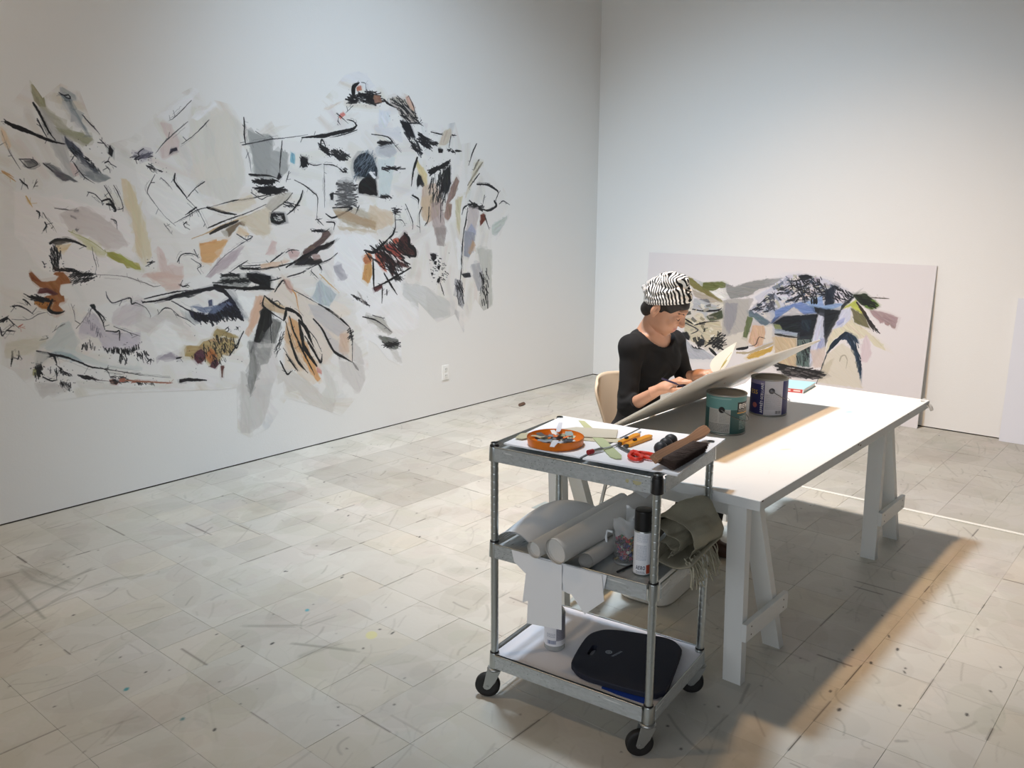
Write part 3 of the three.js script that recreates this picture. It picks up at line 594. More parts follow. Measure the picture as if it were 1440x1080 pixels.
["W",[203,200,195],0.6,[2308,2011,2378,2062,2409,2196,2311,2154]],
["W",[157,158,155],0.95,[1557,613,1625,632,1731,643,1733,727,1836,735,1837,845,1782,895,1628,905,1596,864,1581,769]],
["L",[26,26,29],7.6,[1537,562,1534,643,1538,689]],
["L",[57,57,59],6.0,[1516,705,1601,686,1730,658,1819,647,2003,616]],
["L",[30,30,32],14.5,[1955,637,2097,619,2212,597,2364,565,2412,533]],
["L",[30,30,32],6.7,[2412,533,2392,509]],
["L",[47,47,50],4.4,[2249,512,2273,536]],
["L",[57,57,57],5.2,[2416,559,2295,598,2178,624]],
["P",[132,179,194],1.0,[1870,733,1893,744,1888,803,1859,795]],
["L",[32,32,34],5.4,[1803,663,1780,798,1771,883]],
["P",[26,26,29],1.0,[1769,865,1786,889,1759,908,1752,896]],
["L",[21,21,23],11.8,[1549,877,1616,881,1687,882,1752,896]],
["H",[21,21,23],[40,79,5,9.2],[1592,914,1671,910,1759,908,1670,928,1599,926]],
["H",[21,21,23],[60,78,13,10.7],[1603,959,1726,951,1815,962,1783,994,1651,989]],
["L",[27,27,29],6.0,[1556,987,1627,1028,1672,1010,1753,994]],
["L",[27,27,29],6.1,[1844,851,1817,919]],
["L",[22,22,24],9.5,[1862,987,1810,1037,1718,1092,1702,1105]],
["L",[22,22,24],8.4,[1944,970,1918,1030,1868,1087,1813,1124]],
["W",[179,171,157],0.7,[1746,994,1859,987,1795,1049,1702,1105,1646,1068]],
["P",[23,23,26],1.0,[1690,1117,1791,1115,1799,1168,1741,1186,1690,1172]],
["H",[221,218,213],[10,43,7,4.8],[1708,1129,1782,1136,1773,1161,1713,1160]],
["L",[29,29,31],5.7,[1883,905,1954,935,2022,979,2060,1017,2045,1145]],
["L",[31,31,34],5.6,[1929,823,1962,791,2040,807,2104,799]],
["P",[28,28,31],1.0,[1945,755,1994,771,1984,815,1952,826,1938,811]],
["H",[26,26,29],[20,17,26,7.0],[1934,743,2009,790,1976,822,1938,811]],
["H",[30,30,33],[40,51,26,8.6],[2094,673,2158,695,2164,739,2109,710]],
["H",[38,38,40],[50,64,26,10.3],[2198,699,2331,719,2321,759,2262,768,2197,732]],
["L",[29,29,31],7.9,[2102,672,2112,641,2135,665,2156,740]],
["L",[36,36,38],5.1,[2120,798,2202,802,2267,826]],
["L",[47,47,49],4.3,[2124,804,2116,965,2114,1081]],
["H",[26,26,29],[10,36,15,8.9],[2251,820,2310,818,2309,844,2266,845]],
["P",[32,40,49],1.0,[2385,763,2426,722,2497,706,2549,737,2583,809,2581,864,2490,879,2394,868,2370,816]],
["H",[101,113,124],[40,-55,70,6.9],[2370,803,2444,714,2550,723,2582,823,2456,853,2384,895]],
["P",[18,18,20],1.0,[2427,907,2490,873,2562,878,2576,1000,2415,981,2408,948]],
["H",[23,23,26],[60,128,9,9.8],[2246,924,2365,915,2359,1068,2222,1062,2243,989]],
["P",[240,240,240],1.0,[2505,839,2528,831,2571,871,2557,885]],
["P",[23,23,26],1.0,[2163,990,2193,977,2182,1029,2170,1029]],
["W",[182,171,149],0.7,[2179,1088,2358,1082,2570,1137,2567,1220,2352,1216,2218,1147]],
["L",[22,22,24],9.7,[2180,1081,2349,1082,2185,1147,2120,1120]],
["L",[30,30,33],7.7,[2411,1068,2374,1129]],
["L",[38,38,38],6.5,[2045,1152,2099,1198]],
["H",[26,26,29],[16,42,12,6.2],[1810,1043,1900,1062,1868,1087,1793,1074]],
["W",[138,138,136],0.5,[2230,898,2366,895,2367,1068,2222,1068]],
["W",[224,226,229],0.6,[2312,219,2449,179,2535,208,2586,255,2531,293,2395,255,2294,259]],
["L",[23,23,25],25.3,[2392,325,2398,280,2446,250]],
["P",[189,122,102],1.0,[2419,284,2463,264,2466,296,2427,303]],
["L",[50,50,53],5.3,[2464,245,2502,250,2501,296]],
["H",[23,23,25],[80,96,1,10.6],[2348,358,2461,312,2584,294,2655,347,2581,380,2458,377,2363,391]],
["P",[145,108,88],0.9,[2575,315,2628,316,2645,361,2581,373,2565,342]],
["P",[28,28,31],1.0,[2529,351,2573,347,2572,380,2537,383]],
["P",[224,214,202],0.9,[2138,444,2296,381,2220,428,2178,447]],
["P",[208,130,119],1.0,[2263,485,2301,454,2317,468,2274,500]],
["L",[35,35,38],6.6,[2243,464,2275,481,2340,524]],
["L",[51,51,54],4.4,[2388,402,2318,459]],
["L",[29,29,32],16.0,[1987,631,2129,617,2262,584,2373,558,2413,529]],
["L",[29,29,32],6.7,[2413,529,2384,505,2329,499]],
["P",[222,223,228],0.7,[2616,410,2726,414,2685,524,2612,529]],
["W",[213,215,220],0.6,[2566,539,2816,516,2832,625,2720,590,2592,570]],
["L",[31,31,34],7.2,[2542,580,2692,591,2756,642,2816,691]],
["H",[28,28,31],[20,80,11,7.9],[2608,636,2719,624,2727,650,2634,668]],
["W",[200,202,204],0.6,[2570,672,2756,629,2773,696,2715,733,2586,724]],
["P",[183,175,166],0.9,[2719,328,2785,309,2870,328,2917,365,2955,396,2983,463,2914,475,2828,447,2792,396,2727,374]],
["H",[24,24,26],[50,72,38,8.9],[2719,328,2813,313,2936,370,2983,470,2856,459,2783,390]],
["P",[206,170,150],0.9,[2871,308,2900,292,2956,369,2945,397,2898,360]],
["L",[28,28,31],7.4,[2900,292,2946,363,2983,477]],
["L",[28,28,31],11.0,[2664,340,2700,363,2764,384]],
["P",[36,41,48],1.0,[2827,481,2904,483,2960,583,2892,566,2845,528]],
["H",[25,26,31],[40,54,53,9.8],[2827,481,2904,483,2950,577,2872,581]],
["H",[25,26,31],[30,62,51,10.9],[2891,594,2989,616,3017,685,2967,695]],
["H",[25,26,31],[40,91,40,11.9],[3001,539,3101,589,3099,653,3009,615]],
["L",[28,28,31],8.3,[2904,483,2993,477,3042,494]],
["L",[51,51,55],8.4,[3039,432,3003,476]],
["H",[28,28,31],[18,61,-10,7.7],[3090,597,3183,599,3172,628,3100,618]],
["P",[206,192,175],0.9,[3256,522,3331,496,3341,546,3275,615,3201,618]],
["L",[27,27,30],12.1,[3120,530,3245,544]],
["L",[27,27,30],10.7,[3341,540,3395,541]],
["L",[49,49,54],8.9,[3330,546,3307,635]],
["P",[27,27,30],1.0,[3190,648,3243,649,3237,674,3200,672]],
["L",[24,24,26],11.7,[3377,654,3449,654]],
["H",[27,27,30],[10,42,3,8.0],[3296,646,3372,650,3361,669,3296,668]],
["H",[22,22,25],[50,87,-30,11.4],[3094,802,3220,769,3306,730,3294,760,3134,830]],
["P",[218,199,153],0.9,[2969,721,2993,763,3072,839,3070,947,3029,926,2991,834,2963,778]],
["P",[27,27,30],1.0,[2981,841,3011,855,3040,926,2999,912,2969,934,2965,891]],
["L",[24,24,26],16.8,[2974,721,2932,821,2909,928]],
["P",[202,181,162],0.8,[3029,933,3154,902,3215,989,3191,1137,3085,1195,3005,1092]],
["H",[24,24,26],[70,-29,108,10.6],[3081,889,3305,781,3324,899,3236,1048,3109,1048]],
["P",[29,31,33],1.0,[3251,812,3321,766,3324,899,3280,974,3216,960]],
["P",[142,118,109],0.9,[3391,846,3418,882,3367,988,3300,1048,3268,1063,3324,929]],
["P",[150,124,112],0.9,[3279,1056,3333,1056,3321,1138,3287,1179,3250,1153]],
["W",[205,181,152],0.8,[3007,1005,3131,990,3107,1136,3064,1209,3014,1150]],
["W",[164,147,143],0.6,[3109,1048,3215,1034,3254,1198,3264,1288,3146,1285,3107,1151]],
["L",[27,27,30],8.0,[3214,1048,3206,1197]],
["L",[27,27,30],8.7,[3087,1078,3075,1173,3038,1216]],
["L",[27,27,30],8.6,[3016,1078,2984,1135,2990,1267]],
["L",[27,27,30],6.8,[2846,1056,2912,1178,2915,1243]],
["L",[27,27,30],11.9,[2917,992,2976,1020,2976,1056]],
["P",[206,197,167],0.9,[3377,1025,3456,995,3432,1078,3418,1292,3386,1230]],
["L",[34,34,35],8.3,[3619,590,3572,660,3526,759]],
["L",[49,47,45],12.2,[3647,710,3583,795]],
["L",[49,47,45],12.2,[3687,731,3594,825,3513,911]],
["W",[205,196,172],0.7,[3629,718,3699,723,3547,925,3478,1017,3525,895]],
["L",[49,47,45],7.5,[3652,816,3524,933]],
["L",[27,27,30],15.5,[3622,901,3746,903,3842,937,3879,968,3830,1047]],
["L",[27,27,30],23.4,[3830,1032,3855,1071,3757,1107,3674,1094]],
["H",[24,24,26],[30,102,18,11.4],[3500,1056,3592,1048,3686,1094,3638,1102]],
["L",[27,27,30],12.1,[3523,1059,3466,1086,3443,1139]],
["W",[192,182,180],0.8,[3523,1086,3639,1079,3638,1157,3590,1297,3498,1294]],
["P",[162,168,189],0.8,[3556,1210,3602,1265,3602,1297,3486,1294]],
["L",[24,24,26],9.4,[3511,1086,3487,1201,3458,1293]],
["P",[104,52,41],1.0,[3662,1141,3709,1134,3721,1181,3661,1227]],
["L",[32,32,34],7.7,[3710,985,3686,1071]],
["L",[27,27,30],7.8,[3709,1142,3769,1261]],
["P",[193,201,195],0.7,[3805,1222,3992,1152,3992,1176,3867,1304,3805,1302]],
["L",[54,54,56],6.0,[3891,1055,3941,1031,4029,1063]],
["L",[27,27,30],7.4,[2739,1091,2744,1218,2718,1274]],
["L",[27,27,30],7.4,[2738,1119,2757,1126]],
["H",[27,27,30],[14,57,4,7.4],[2720,1084,2797,1091,2786,1134,2728,1126]],
["L",[27,27,30],6.7,[2741,1169,2809,1173,2842,1213]],
["W",[210,187,157],0.7,[2508,1063,2719,1112,2726,1190,2649,1216,2555,1242,2502,1214]],
["H",[27,27,30],[16,69,18,8.8],[2592,994,2713,1000,2619,1018]],
["W",[199,211,211],0.6,[2592,750,2760,730,2738,827,2695,994,2592,994]],
["H",[27,27,30],[20,95,-2,9.7],[2599,817,2730,793,2815,804,2738,820]],
["W",[182,183,185],0.6,[2596,656,2726,636,2781,688,2704,732,2603,709]],
["H",[27,27,30],[16,73,5,7.9],[2606,628,2717,622,2707,636,2615,641]],
["W",[175,150,119],0.85,[2187,1102,2322,1110,2559,1187,2548,1235,2388,1191,2227,1149]],
["W",[197,180,153],0.6,[2216,1202,2440,1226,2566,1256,2351,1238,2231,1228]],
["P",[96,78,74],1.0,[1922,1370,1963,1339,2079,1277,2089,1245,2139,1233,2158,1260,2094,1311,2010,1354,1928,1396]],
["P",[31,29,30],1.0,[1904,1401,2010,1360,2093,1330,2186,1300,2176,1320,2091,1357,1992,1386,1959,1410,2063,1422,2079,1436,2005,1455,1847,1447]],
["L",[22,22,24],14.4,[1785,1460,1912,1402,2010,1360,2186,1300]],
["L",[21,21,23],9.5,[1451,1448,1584,1462,1732,1450,1848,1431]],
["L",[25,25,28],7.3,[2207,1385,2138,1425,2054,1448,1971,1476,1874,1510]],
["L",[25,25,28],6.2,[1667,1422,1729,1387,1783,1358]],
["W",[192,160,153],0.8,[1806,1365,1853,1348,1898,1369,1881,1394,1819,1404]],
["L",[25,25,28],8.4,[1787,1367,1830,1350,1891,1356]],
["W",[163,137,130],0.8,[1992,1392,2057,1388,2064,1415,2006,1426]],
["W",[215,182,154],0.6,[1594,1431,1712,1424,1818,1417,1725,1450,1606,1456]],
["W",[205,174,166],0.5,[1634,1370,1691,1285,1727,1293,1700,1373]],
["L",[25,25,28],5.8,[2001,1230,2097,1239,2148,1220]],
["L",[25,25,28],8.1,[2125,1174,2191,1181,2181,1227]],
["L",[29,29,31],5.8,[2033,1159,2085,1154]],
["H",[25,25,28],[12,47,7,6.5],[2001,1230,2098,1226,2065,1238]],
["W",[155,153,161],0.6,[2169,1474,2237,1464,2284,1562,2232,1579,2175,1514]],
["P",[63,35,34],1.0,[2772,1317,2832,1269,2861,1276,2879,1349,2934,1380,2943,1410,2927,1435,2808,1419,2760,1381]],
["P",[150,72,64],1.0,[2628,1348,2713,1344,2789,1411,2806,1470,2749,1431,2654,1398]],
["P",[174,90,71],1.0,[2714,1308,2772,1303,2766,1338,2723,1337]],
["P",[183,101,82],1.0,[2533,1393,2598,1396,2632,1490,2649,1541,2612,1517,2549,1450]],
["P",[186,118,80],1.0,[2432,1431,2487,1391,2514,1420,2503,1469,2448,1473]],
["P",[199,152,95],1.0,[2443,1480,2503,1462,2508,1553,2469,1614,2417,1576]],
["P",[65,36,36],1.0,[2580,1381,2635,1398,2709,1458,2747,1488,2727,1523,2705,1580,2687,1550,2670,1484,2605,1453]],
["P",[65,36,36],1.0,[2748,1460,2825,1492,2884,1521,2825,1514,2757,1489]],
["P",[73,35,38],1.0,[2514,1646,2599,1623,2603,1652,2531,1675]],
["H",[22,20,22],[80,99,81,10.7],[2433,1396,2638,1327,2752,1324,2889,1364,2825,1500,2725,1567,2649,1548,2531,1449]],
["L",[20,20,22],14.5,[2443,1376,2533,1393,2628,1334,2677,1300]],
["L",[20,20,22],14.8,[2677,1300,2716,1273,2741,1224]],
["L",[20,20,22],20.4,[2832,1269,2871,1306,2879,1357,2928,1388,2932,1439,2808,1419]],
["L",[21,21,23],13.3,[2889,1521,2764,1569,2618,1621,2523,1646]],
["L",[21,21,23],11.3,[2522,1449,2522,1568,2523,1661]],
["L",[21,21,23],10.0,[2621,1546,2684,1636,2745,1714]],
["L",[21,21,23],7.5,[2645,1670,2643,1713]],
["L",[21,21,23],7.4,[2603,1652,2594,1763]],
["H",[21,21,23],[16,28,39,8.4],[2705,1580,2813,1587,2792,1600,2714,1609]],
["H",[26,26,29],[16,50,32,8.0],[2323,1687,2402,1715,2481,1771,2427,1756]],
["W",[152,147,143],0.6,[2368,1656,2403,1687,2454,1769,2410,1744]],
["W",[172,170,161],0.8,[2424,1844,2581,1859,2692,1988,2672,2001,2596,1970,2522,1911]],
["L",[26,26,29],7.4,[2410,1846,2514,1875,2607,1928,2682,1987]],
["L",[26,26,29],6.6,[2502,1841,2534,1855,2618,1878]],
["P",[21,22,26],1.0,[3092,1431,3155,1434,3155,1464,3123,1485]],
["P",[21,22,26],1.0,[3133,1489,3160,1491,3154,1513,3133,1508]],
["P",[21,22,26],1.0,[3170,1521,3197,1527,3185,1556,3169,1544]],
["P",[21,22,26],1.0,[3168,1624,3195,1614,3183,1656,3156,1646]],
["P",[21,22,26],1.0,[3094,1574,3121,1572,3110,1598]],
["H",[26,27,31],[30,27,13,7.3],[3082,1423,3230,1452,3283,1570,3259,1692,3087,1649]],
["L",[30,30,32],6.4,[3194,1656,3236,1760]],
["L",[21,22,26],13.2,[3472,1238,3454,1330,3435,1469,3434,1570,3410,1702,3432,1783]],
["P",[150,153,164],0.9,[3478,1261,3593,1287,3580,1397,3521,1473,3464,1455]],
["W",[187,153,121],0.7,[3569,1341,3604,1382,3545,1458,3510,1441]],
["P",[39,41,46],1.0,[3434,1602,3532,1600,3543,1632,3462,1627]],
["W",[137,140,145],0.8,[3360,1636,3439,1657,3459,1857,3413,1861,3359,1714]],
["H",[26,27,31],[26,15,63,9.5],[3359,1668,3450,1674,3459,1857,3391,1843]],
["W",[150,139,135],0.7,[3149,1232,3267,1234,3243,1377,3167,1367]],
["W",[154,158,163],0.6,[3544,1537,3650,1527,3697,1642,3697,1772,3625,1750]],
["H",[30,31,35],[10,-9,71,8.9],[3650,1575,3698,1577,3696,1870,3648,1800]],
["W",[240,240,240],0.8,[2801,1644,3034,1676,3050,1882,2957,1836,2818,1734]],
["W",[200,201,198],0.6,[2811,1630,3044,1676,3301,1820,3299,1922,3102,1933,3039,1889,2799,1718]],
["W",[236,237,237],0.8,[3376,1305,3442,1376,3428,1570,3394,1568]],
["W",[187,188,186],0.6,[3356,1880,3401,1908,3388,2050,3354,2014]],
["P",[105,108,104],0.9,[2548,2001,2739,2047,2741,2118,2655,2107]],
["H",[25,26,29],[14,124,18,10.8],[2626,2064,2748,2076,2742,2094,2631,2085]],
["W",[186,187,180],0.7,[3613,1403,3789,1427,3801,1874,3698,1934,3647,1861,3687,1608]],
["H",[31,32,34],[20,26,103,12.6],[3674,1540,3763,1613,3749,1887,3673,1880]],
["W",[203,202,196],0.6,[2654,2114,2726,2124,2796,2244,2733,2219]]
];
// strokes of the leaning landscape panel: millimetres from its upper left corner
const panelStrokes = [
["W",[181,179,182],0.9,[1024,436,1152,285,1293,159,1394,124,1450,677,1119,758,1005,573]],
["W",[178,177,183],0.9,[1220,195,1414,121,1648,149,1882,255,1787,401,1684,675,1587,860,1287,878]],
["W",[201,195,183],0.9,[388,409,758,389,1000,348,1038,752,798,825,644,827,420,676]],
["P",[121,113,64],1.0,[368,182,486,222,578,278,650,320,766,388,724,387,565,325,475,293,398,219]],
["W",[162,152,133],0.8,[458,302,584,340,758,389,649,405,499,369]],
["P",[197,197,199],1.0,[459,208,575,240,561,275,487,229]],
["P",[103,108,60],1.0,[566,240,642,232,742,220,781,234,780,269,722,276,725,307,649,304,562,295]],
["P",[229,226,220],1.0,[722,276,781,280,850,306,789,363,747,366,650,320]],
["P",[140,140,138],0.95,[777,231,870,259,932,232,1033,196,1179,173,1285,159,1222,214,1086,260,997,325,838,360,800,309]],
["W",[164,161,159],0.9,[774,380,871,357,1047,344,1009,444,993,620,819,691,784,679]],
["W",[137,137,144],0.7,[792,401,907,392,903,522,850,664,793,593]],
["P",[105,104,109],0.9,[536,390,613,380,649,405,592,432]],
["P",[177,178,181],1.0,[492,385,545,389,677,426,763,442,749,481,632,499,619,547,581,503,483,480]],
["L",[23,24,27],13.0,[483,480,597,486,731,467,770,434]],
["P",[61,68,48],1.0,[626,531,765,465,779,533,665,574]],
["P",[197,186,160],1.0,[420,565,588,581,756,558,781,640,754,721,658,786,563,788,499,763,420,676]],
["P",[208,198,177],1.0,[506,541,538,507,591,518,595,565,553,576]],
["K",[197,186,160],[14,57],[409,439,758,396,800,669,757,751,538,807,422,692]],
["K",[135,128,106],[10,57],[409,439,758,396,800,669,757,751,538,807,422,692]],
["K",[220,215,201],[12,57],[409,439,758,396,800,669,757,751,538,807,422,692]],
["K",[72,72,67],[10,57],[409,439,758,396,800,669,757,751,538,807,422,692]],
["K",[160,155,143],[12,57],[409,439,758,396,800,669,757,751,538,807,422,692]],
["L",[25,25,27],10.0,[420,572,503,612]],
["L",[25,25,27],9.8,[513,619,622,582,748,562]],
["P",[26,26,30],1.0,[396,702,439,682,478,726,472,758,426,739]],
["P",[33,35,41],1.0,[553,773,592,730,628,742,623,782,573,803]],
["H",[23,24,27],[30,28,56,9.9],[506,747,556,710,622,766,565,812]],
["H",[23,24,27],[50,95,-64,10.5],[647,763,749,659,820,698,812,792,728,801]],
["L",[23,24,27],14.6,[633,796,737,715,748,651]],
["L",[23,24,27],17.9,[677,807,769,875]],
["L",[23,24,27],11.3,[708,765,830,813]],
["L",[23,24,27],22.0,[369,809,401,870,425,932]],
["H",[23,24,27],[20,84,51,9.1],[476,806,565,812,627,828,525,856]],
["W",[187,180,144],0.6,[329,878,487,828,515,849,387,920]],
["P",[172,175,183],0.8,[313,686,445,753,522,824,627,828,753,892,317,945]],
["P",[22,24,27],1.0,[611,641,623,636,617,668,609,669]],
["L",[50,51,57],8.3,[396,599,551,655,485,701]],
["P",[93,104,70],1.0,[1006,497,1055,508,1045,569,1015,678,982,674,997,574]],
["P",[198,165,138],1.0,[1061,568,1163,565,1177,624,1163,723,1102,752,1034,714]],
["W",[213,206,194],0.9,[1163,558,1231,544,1245,684,1162,715,1184,616]],
["L",[36,31,28],7.7,[1030,752,1100,730,1125,663,1181,668]],
["L",[23,24,27],17.2,[936,786,1023,765,1030,752]],
["P",[191,155,75],1.0,[1031,844,1106,789,1212,747,1256,720,1245,766,1126,833,1048,857]],
["L",[176,163,138],23.2,[938,816,1043,804,1165,745,1254,698]],
["P",[164,168,178],1.0,[1025,443,1083,386,1158,351,1225,404,1259,431,1153,462,1057,448]],
["P",[94,109,122],1.0,[1010,459,1049,441,1157,499,1215,531,1170,557,1122,547,1062,500,1022,496]],
["P",[197,196,206],1.0,[1054,329,1149,263,1260,212,1307,151,1365,126,1395,131,1406,245,1311,339,1241,403,1133,412,1080,357]],
["K",[197,196,208],[22,56],[1033,442,1141,337,1228,272,1316,165,1396,138,1416,338,1257,417,1154,470]],
["K",[142,149,165],[22,56],[1033,442,1141,337,1228,272,1316,165,1396,138,1416,338,1257,417,1154,470]],
["K",[210,203,197],[22,56],[1033,442,1141,337,1228,272,1316,165,1396,138,1416,338,1257,417,1154,470]],
["K",[174,173,159],[22,56],[1033,442,1141,337,1228,272,1316,165,1396,138,1416,338,1257,417,1154,470]],
["K",[77,88,109],[22,56],[1033,442,1141,337,1228,272,1316,165,1396,138,1416,338,1257,417,1154,470]],
["K",[165,160,169],[22,56],[1033,442,1141,337,1228,272,1316,165,1396,138,1416,338,1257,417,1154,470]],
["K",[34,47,61],[12,56],[1033,442,1141,337,1228,272,1316,165,1396,138,1416,338,1257,417,1154,470]],
["H",[26,29,39],[80,98,-65,9.7],[1025,443,1141,337,1228,279,1310,179,1397,153,1414,317,1271,401,1153,455]],
["H",[26,29,39],[40,52,71,8.2],[1140,322,1399,174,1419,374,1245,447]],
["P",[78,101,145],1.0,[1235,500,1303,413,1417,346,1425,432,1321,441,1223,538]],
["P",[20,27,37],1.0,[1231,537,1324,470,1428,460,1441,590,1334,571,1300,538]],
["P",[121,131,93],1.0,[1239,543,1285,539,1319,573,1258,575]],
["P",[140,153,169],1.0,[1251,583,1335,582,1442,597,1445,626,1293,620]],
["L",[21,22,25],16.4,[1262,623,1339,626,1446,633]],
["W",[192,176,152],0.9,[1241,647,1447,648,1453,706,1304,737,1256,713]],
["P",[199,199,210],1.0,[1221,204,1325,130,1414,125,1541,128,1648,149,1709,192,1863,256,1815,315,1654,384,1495,340,1241,408]],
["P",[197,182,176],1.0,[1422,201,1553,240,1586,285,1470,294]],
["P",[137,133,96],0.9,[1434,229,1470,189,1491,206,1469,275]],
["K",[199,198,210],[26,57],[1224,233,1326,140,1414,125,1541,132,1649,159,1710,202,1845,257,1779,327,1631,348,1494,330,1240,398]],
["K",[144,150,167],[26,57],[1224,233,1326,140,1414,125,1541,132,1649,159,1710,202,1845,257,1779,327,1631,348,1494,330,1240,398]],
["K",[212,205,199],[26,57],[1224,233,1326,140,1414,125,1541,132,1649,159,1710,202,1845,257,1779,327,1631,348,1494,330,1240,398]],
["K",[175,175,160],[26,57],[1224,233,1326,140,1414,125,1541,132,1649,159,1710,202,1845,257,1779,327,1631,348,1494,330,1240,398]],
["K",[78,89,110],[26,57],[1224,233,1326,140,1414,125,1541,132,1649,159,1710,202,1845,257,1779,327,1631,348,1494,330,1240,398]],
["K",[167,161,171],[26,57],[1224,233,1326,140,1414,125,1541,132,1649,159,1710,202,1845,257,1779,327,1631,348,1494,330,1240,398]],
["K",[34,47,62],[12,57],[1224,233,1326,140,1414,125,1541,132,1649,159,1710,202,1845,257,1779,327,1631,348,1494,330,1240,398]],
["P",[26,30,37],1.0,[1415,130,1472,117,1532,133,1486,159,1432,158]],
["H",[20,24,31],[70,113,-49,10.6],[1227,262,1415,135,1635,206,1720,294,1533,337,1235,350]],
["H",[20,24,31],[50,67,93,10.5],[1299,170,1608,124,1718,276,1495,340]],
["P",[27,37,49],1.0,[1648,243,1709,188,1747,199,1723,322,1685,410,1655,393]],
["P",[207,203,212],1.0,[1730,210,1804,214,1854,257,1813,297,1743,339,1720,294]],
["H",[20,24,31],[30,83,59,9.2],[1729,200,1863,247,1814,306,1722,313]],
["P",[107,129,179],1.0,[1243,427,1350,380,1456,343,1577,381,1590,418,1475,437,1423,413,1372,397,1308,461,1249,486]],
["P",[196,193,195],0.95,[1308,461,1401,385,1496,445,1469,476,1368,456]],
["P",[133,158,199],0.9,[1495,340,1624,282,1641,357,1761,328,1799,335,1710,379,1597,389]],
["P",[20,27,35],1.0,[1566,372,1654,384,1776,383,1781,345,1864,265,1890,245,1785,382,1773,449,1727,538,1697,617,1690,684,1665,582,1645,489,1641,442,1580,409]],
["P",[18,25,33],1.0,[1253,525,1310,481,1398,458,1496,445,1601,426,1590,513,1573,630,1457,652,1452,594,1319,578]],
["L",[17,21,27],21.1,[1544,345,1535,308]],
["L",[17,21,27],17.2,[1563,344,1559,301]],
["L",[17,21,27],17.1,[1582,342,1577,295]],
["P",[28,41,53],1.0,[1480,485,1558,478,1548,575,1478,562]],
["P",[122,132,94],1.0,[1255,545,1295,541,1319,573,1258,579]],
["P",[148,160,176],1.0,[1259,593,1452,594,1445,624,1262,623]],
["L",[16,20,25],15.9,[1262,623,1355,628,1455,632]],
["P",[193,173,143],1.0,[1264,642,1447,643,1470,875,1348,871,1285,858]],
["P",[89,104,101],1.0,[1457,652,1583,629,1577,861,1468,856]],
["H",[22,28,33],[24,25,132,9.7],[1458,661,1574,639,1568,863,1478,854]],
["P",[195,198,215],1.0,[1611,435,1645,441,1667,601,1684,675,1614,741,1576,852,1571,707,1589,590]],
["P",[156,163,199],1.0,[1640,623,1673,619,1684,675,1622,730]],
["W",[204,186,175],0.9,[1573,726,1694,684,1683,848,1617,866]],
["P",[211,203,177],0.8,[1837,350,1886,467,1982,513,2117,609,2153,660,2066,633,2005,566,1936,592,1839,546,1753,611,1699,731,1706,616,1791,438]],
["P",[198,202,220],0.9,[1785,382,1856,358,1865,441,1799,512,1727,538,1773,449]],
["P",[162,171,207],0.9,[1758,478,1818,436,1813,473,1770,506]],
["P",[176,183,88],1.0,[1793,372,1852,321,1894,290,1897,318,1961,405,1912,372,1854,340]],
["P",[185,190,89],1.0,[1855,349,1909,344,1961,405,1932,389]],
["P",[107,104,76],0.95,[1856,358,1961,405,2016,501,1895,466,1880,412]],
["P",[37,47,31],1.0,[1863,256,1952,236,2019,281,2067,323,2018,354,1924,316]],
["P",[91,119,53],1.0,[1968,303,2019,281,2067,318,2010,359,1963,340]],
["H",[21,26,22],[40,100,38,9.9],[1872,246,2048,306,2018,354,1903,290]],
["L",[57,47,40],16.3,[1896,309,1969,395,2034,499]],
["H",[43,41,40],[30,76,76,8.1],[1968,386,2090,530,2015,492]],
["L",[73,63,56],8.0,[1990,265,2135,263]],
["P",[160,138,140],0.9,[2001,364,2090,366,2144,380,2215,401,2202,483,2176,481,2165,455,2149,470,2127,463,2115,437,2091,457,2071,431,2033,407]],
["W",[207,191,196],0.8,[1995,549,2027,601,2051,700,2027,767,1973,765,1974,606]],
["P",[35,53,74],1.0,[1814,614,1839,546,1916,575,1949,628,1901,605,1854,600]],
["L",[27,42,58],24.4,[1840,555,1757,648,1709,730]],
["L",[29,37,47],12.4,[1709,730,1682,839,1649,988]],
["P",[37,55,76],1.0,[1845,601,1901,605,1948,702,1987,810,1992,921,1962,832,1921,705]],
["H",[27,42,58],[30,48,99,10.1],[1851,563,1936,592,1987,810,1960,813]],
["L",[73,69,65],8.4,[1814,784,1823,745,1850,732,1872,767,1870,834]],
["W",[210,202,182],0.7,[1710,739,1813,642,1910,688,1962,832,2014,975,1658,977,1683,848]],
["W",[192,183,159],0.6,[1682,839,1769,761,1727,900,1658,977]],
["P",[90,87,87],0.95,[1286,868,1452,897,1667,879,1718,911,1654,939,1498,960,1377,956]],
["H",[29,28,30],[40,193,1,11.8],[1286,868,1687,886,1655,948,1398,963]],
["L",[26,26,28],11.8,[1285,858,1389,875,1667,884]]
];
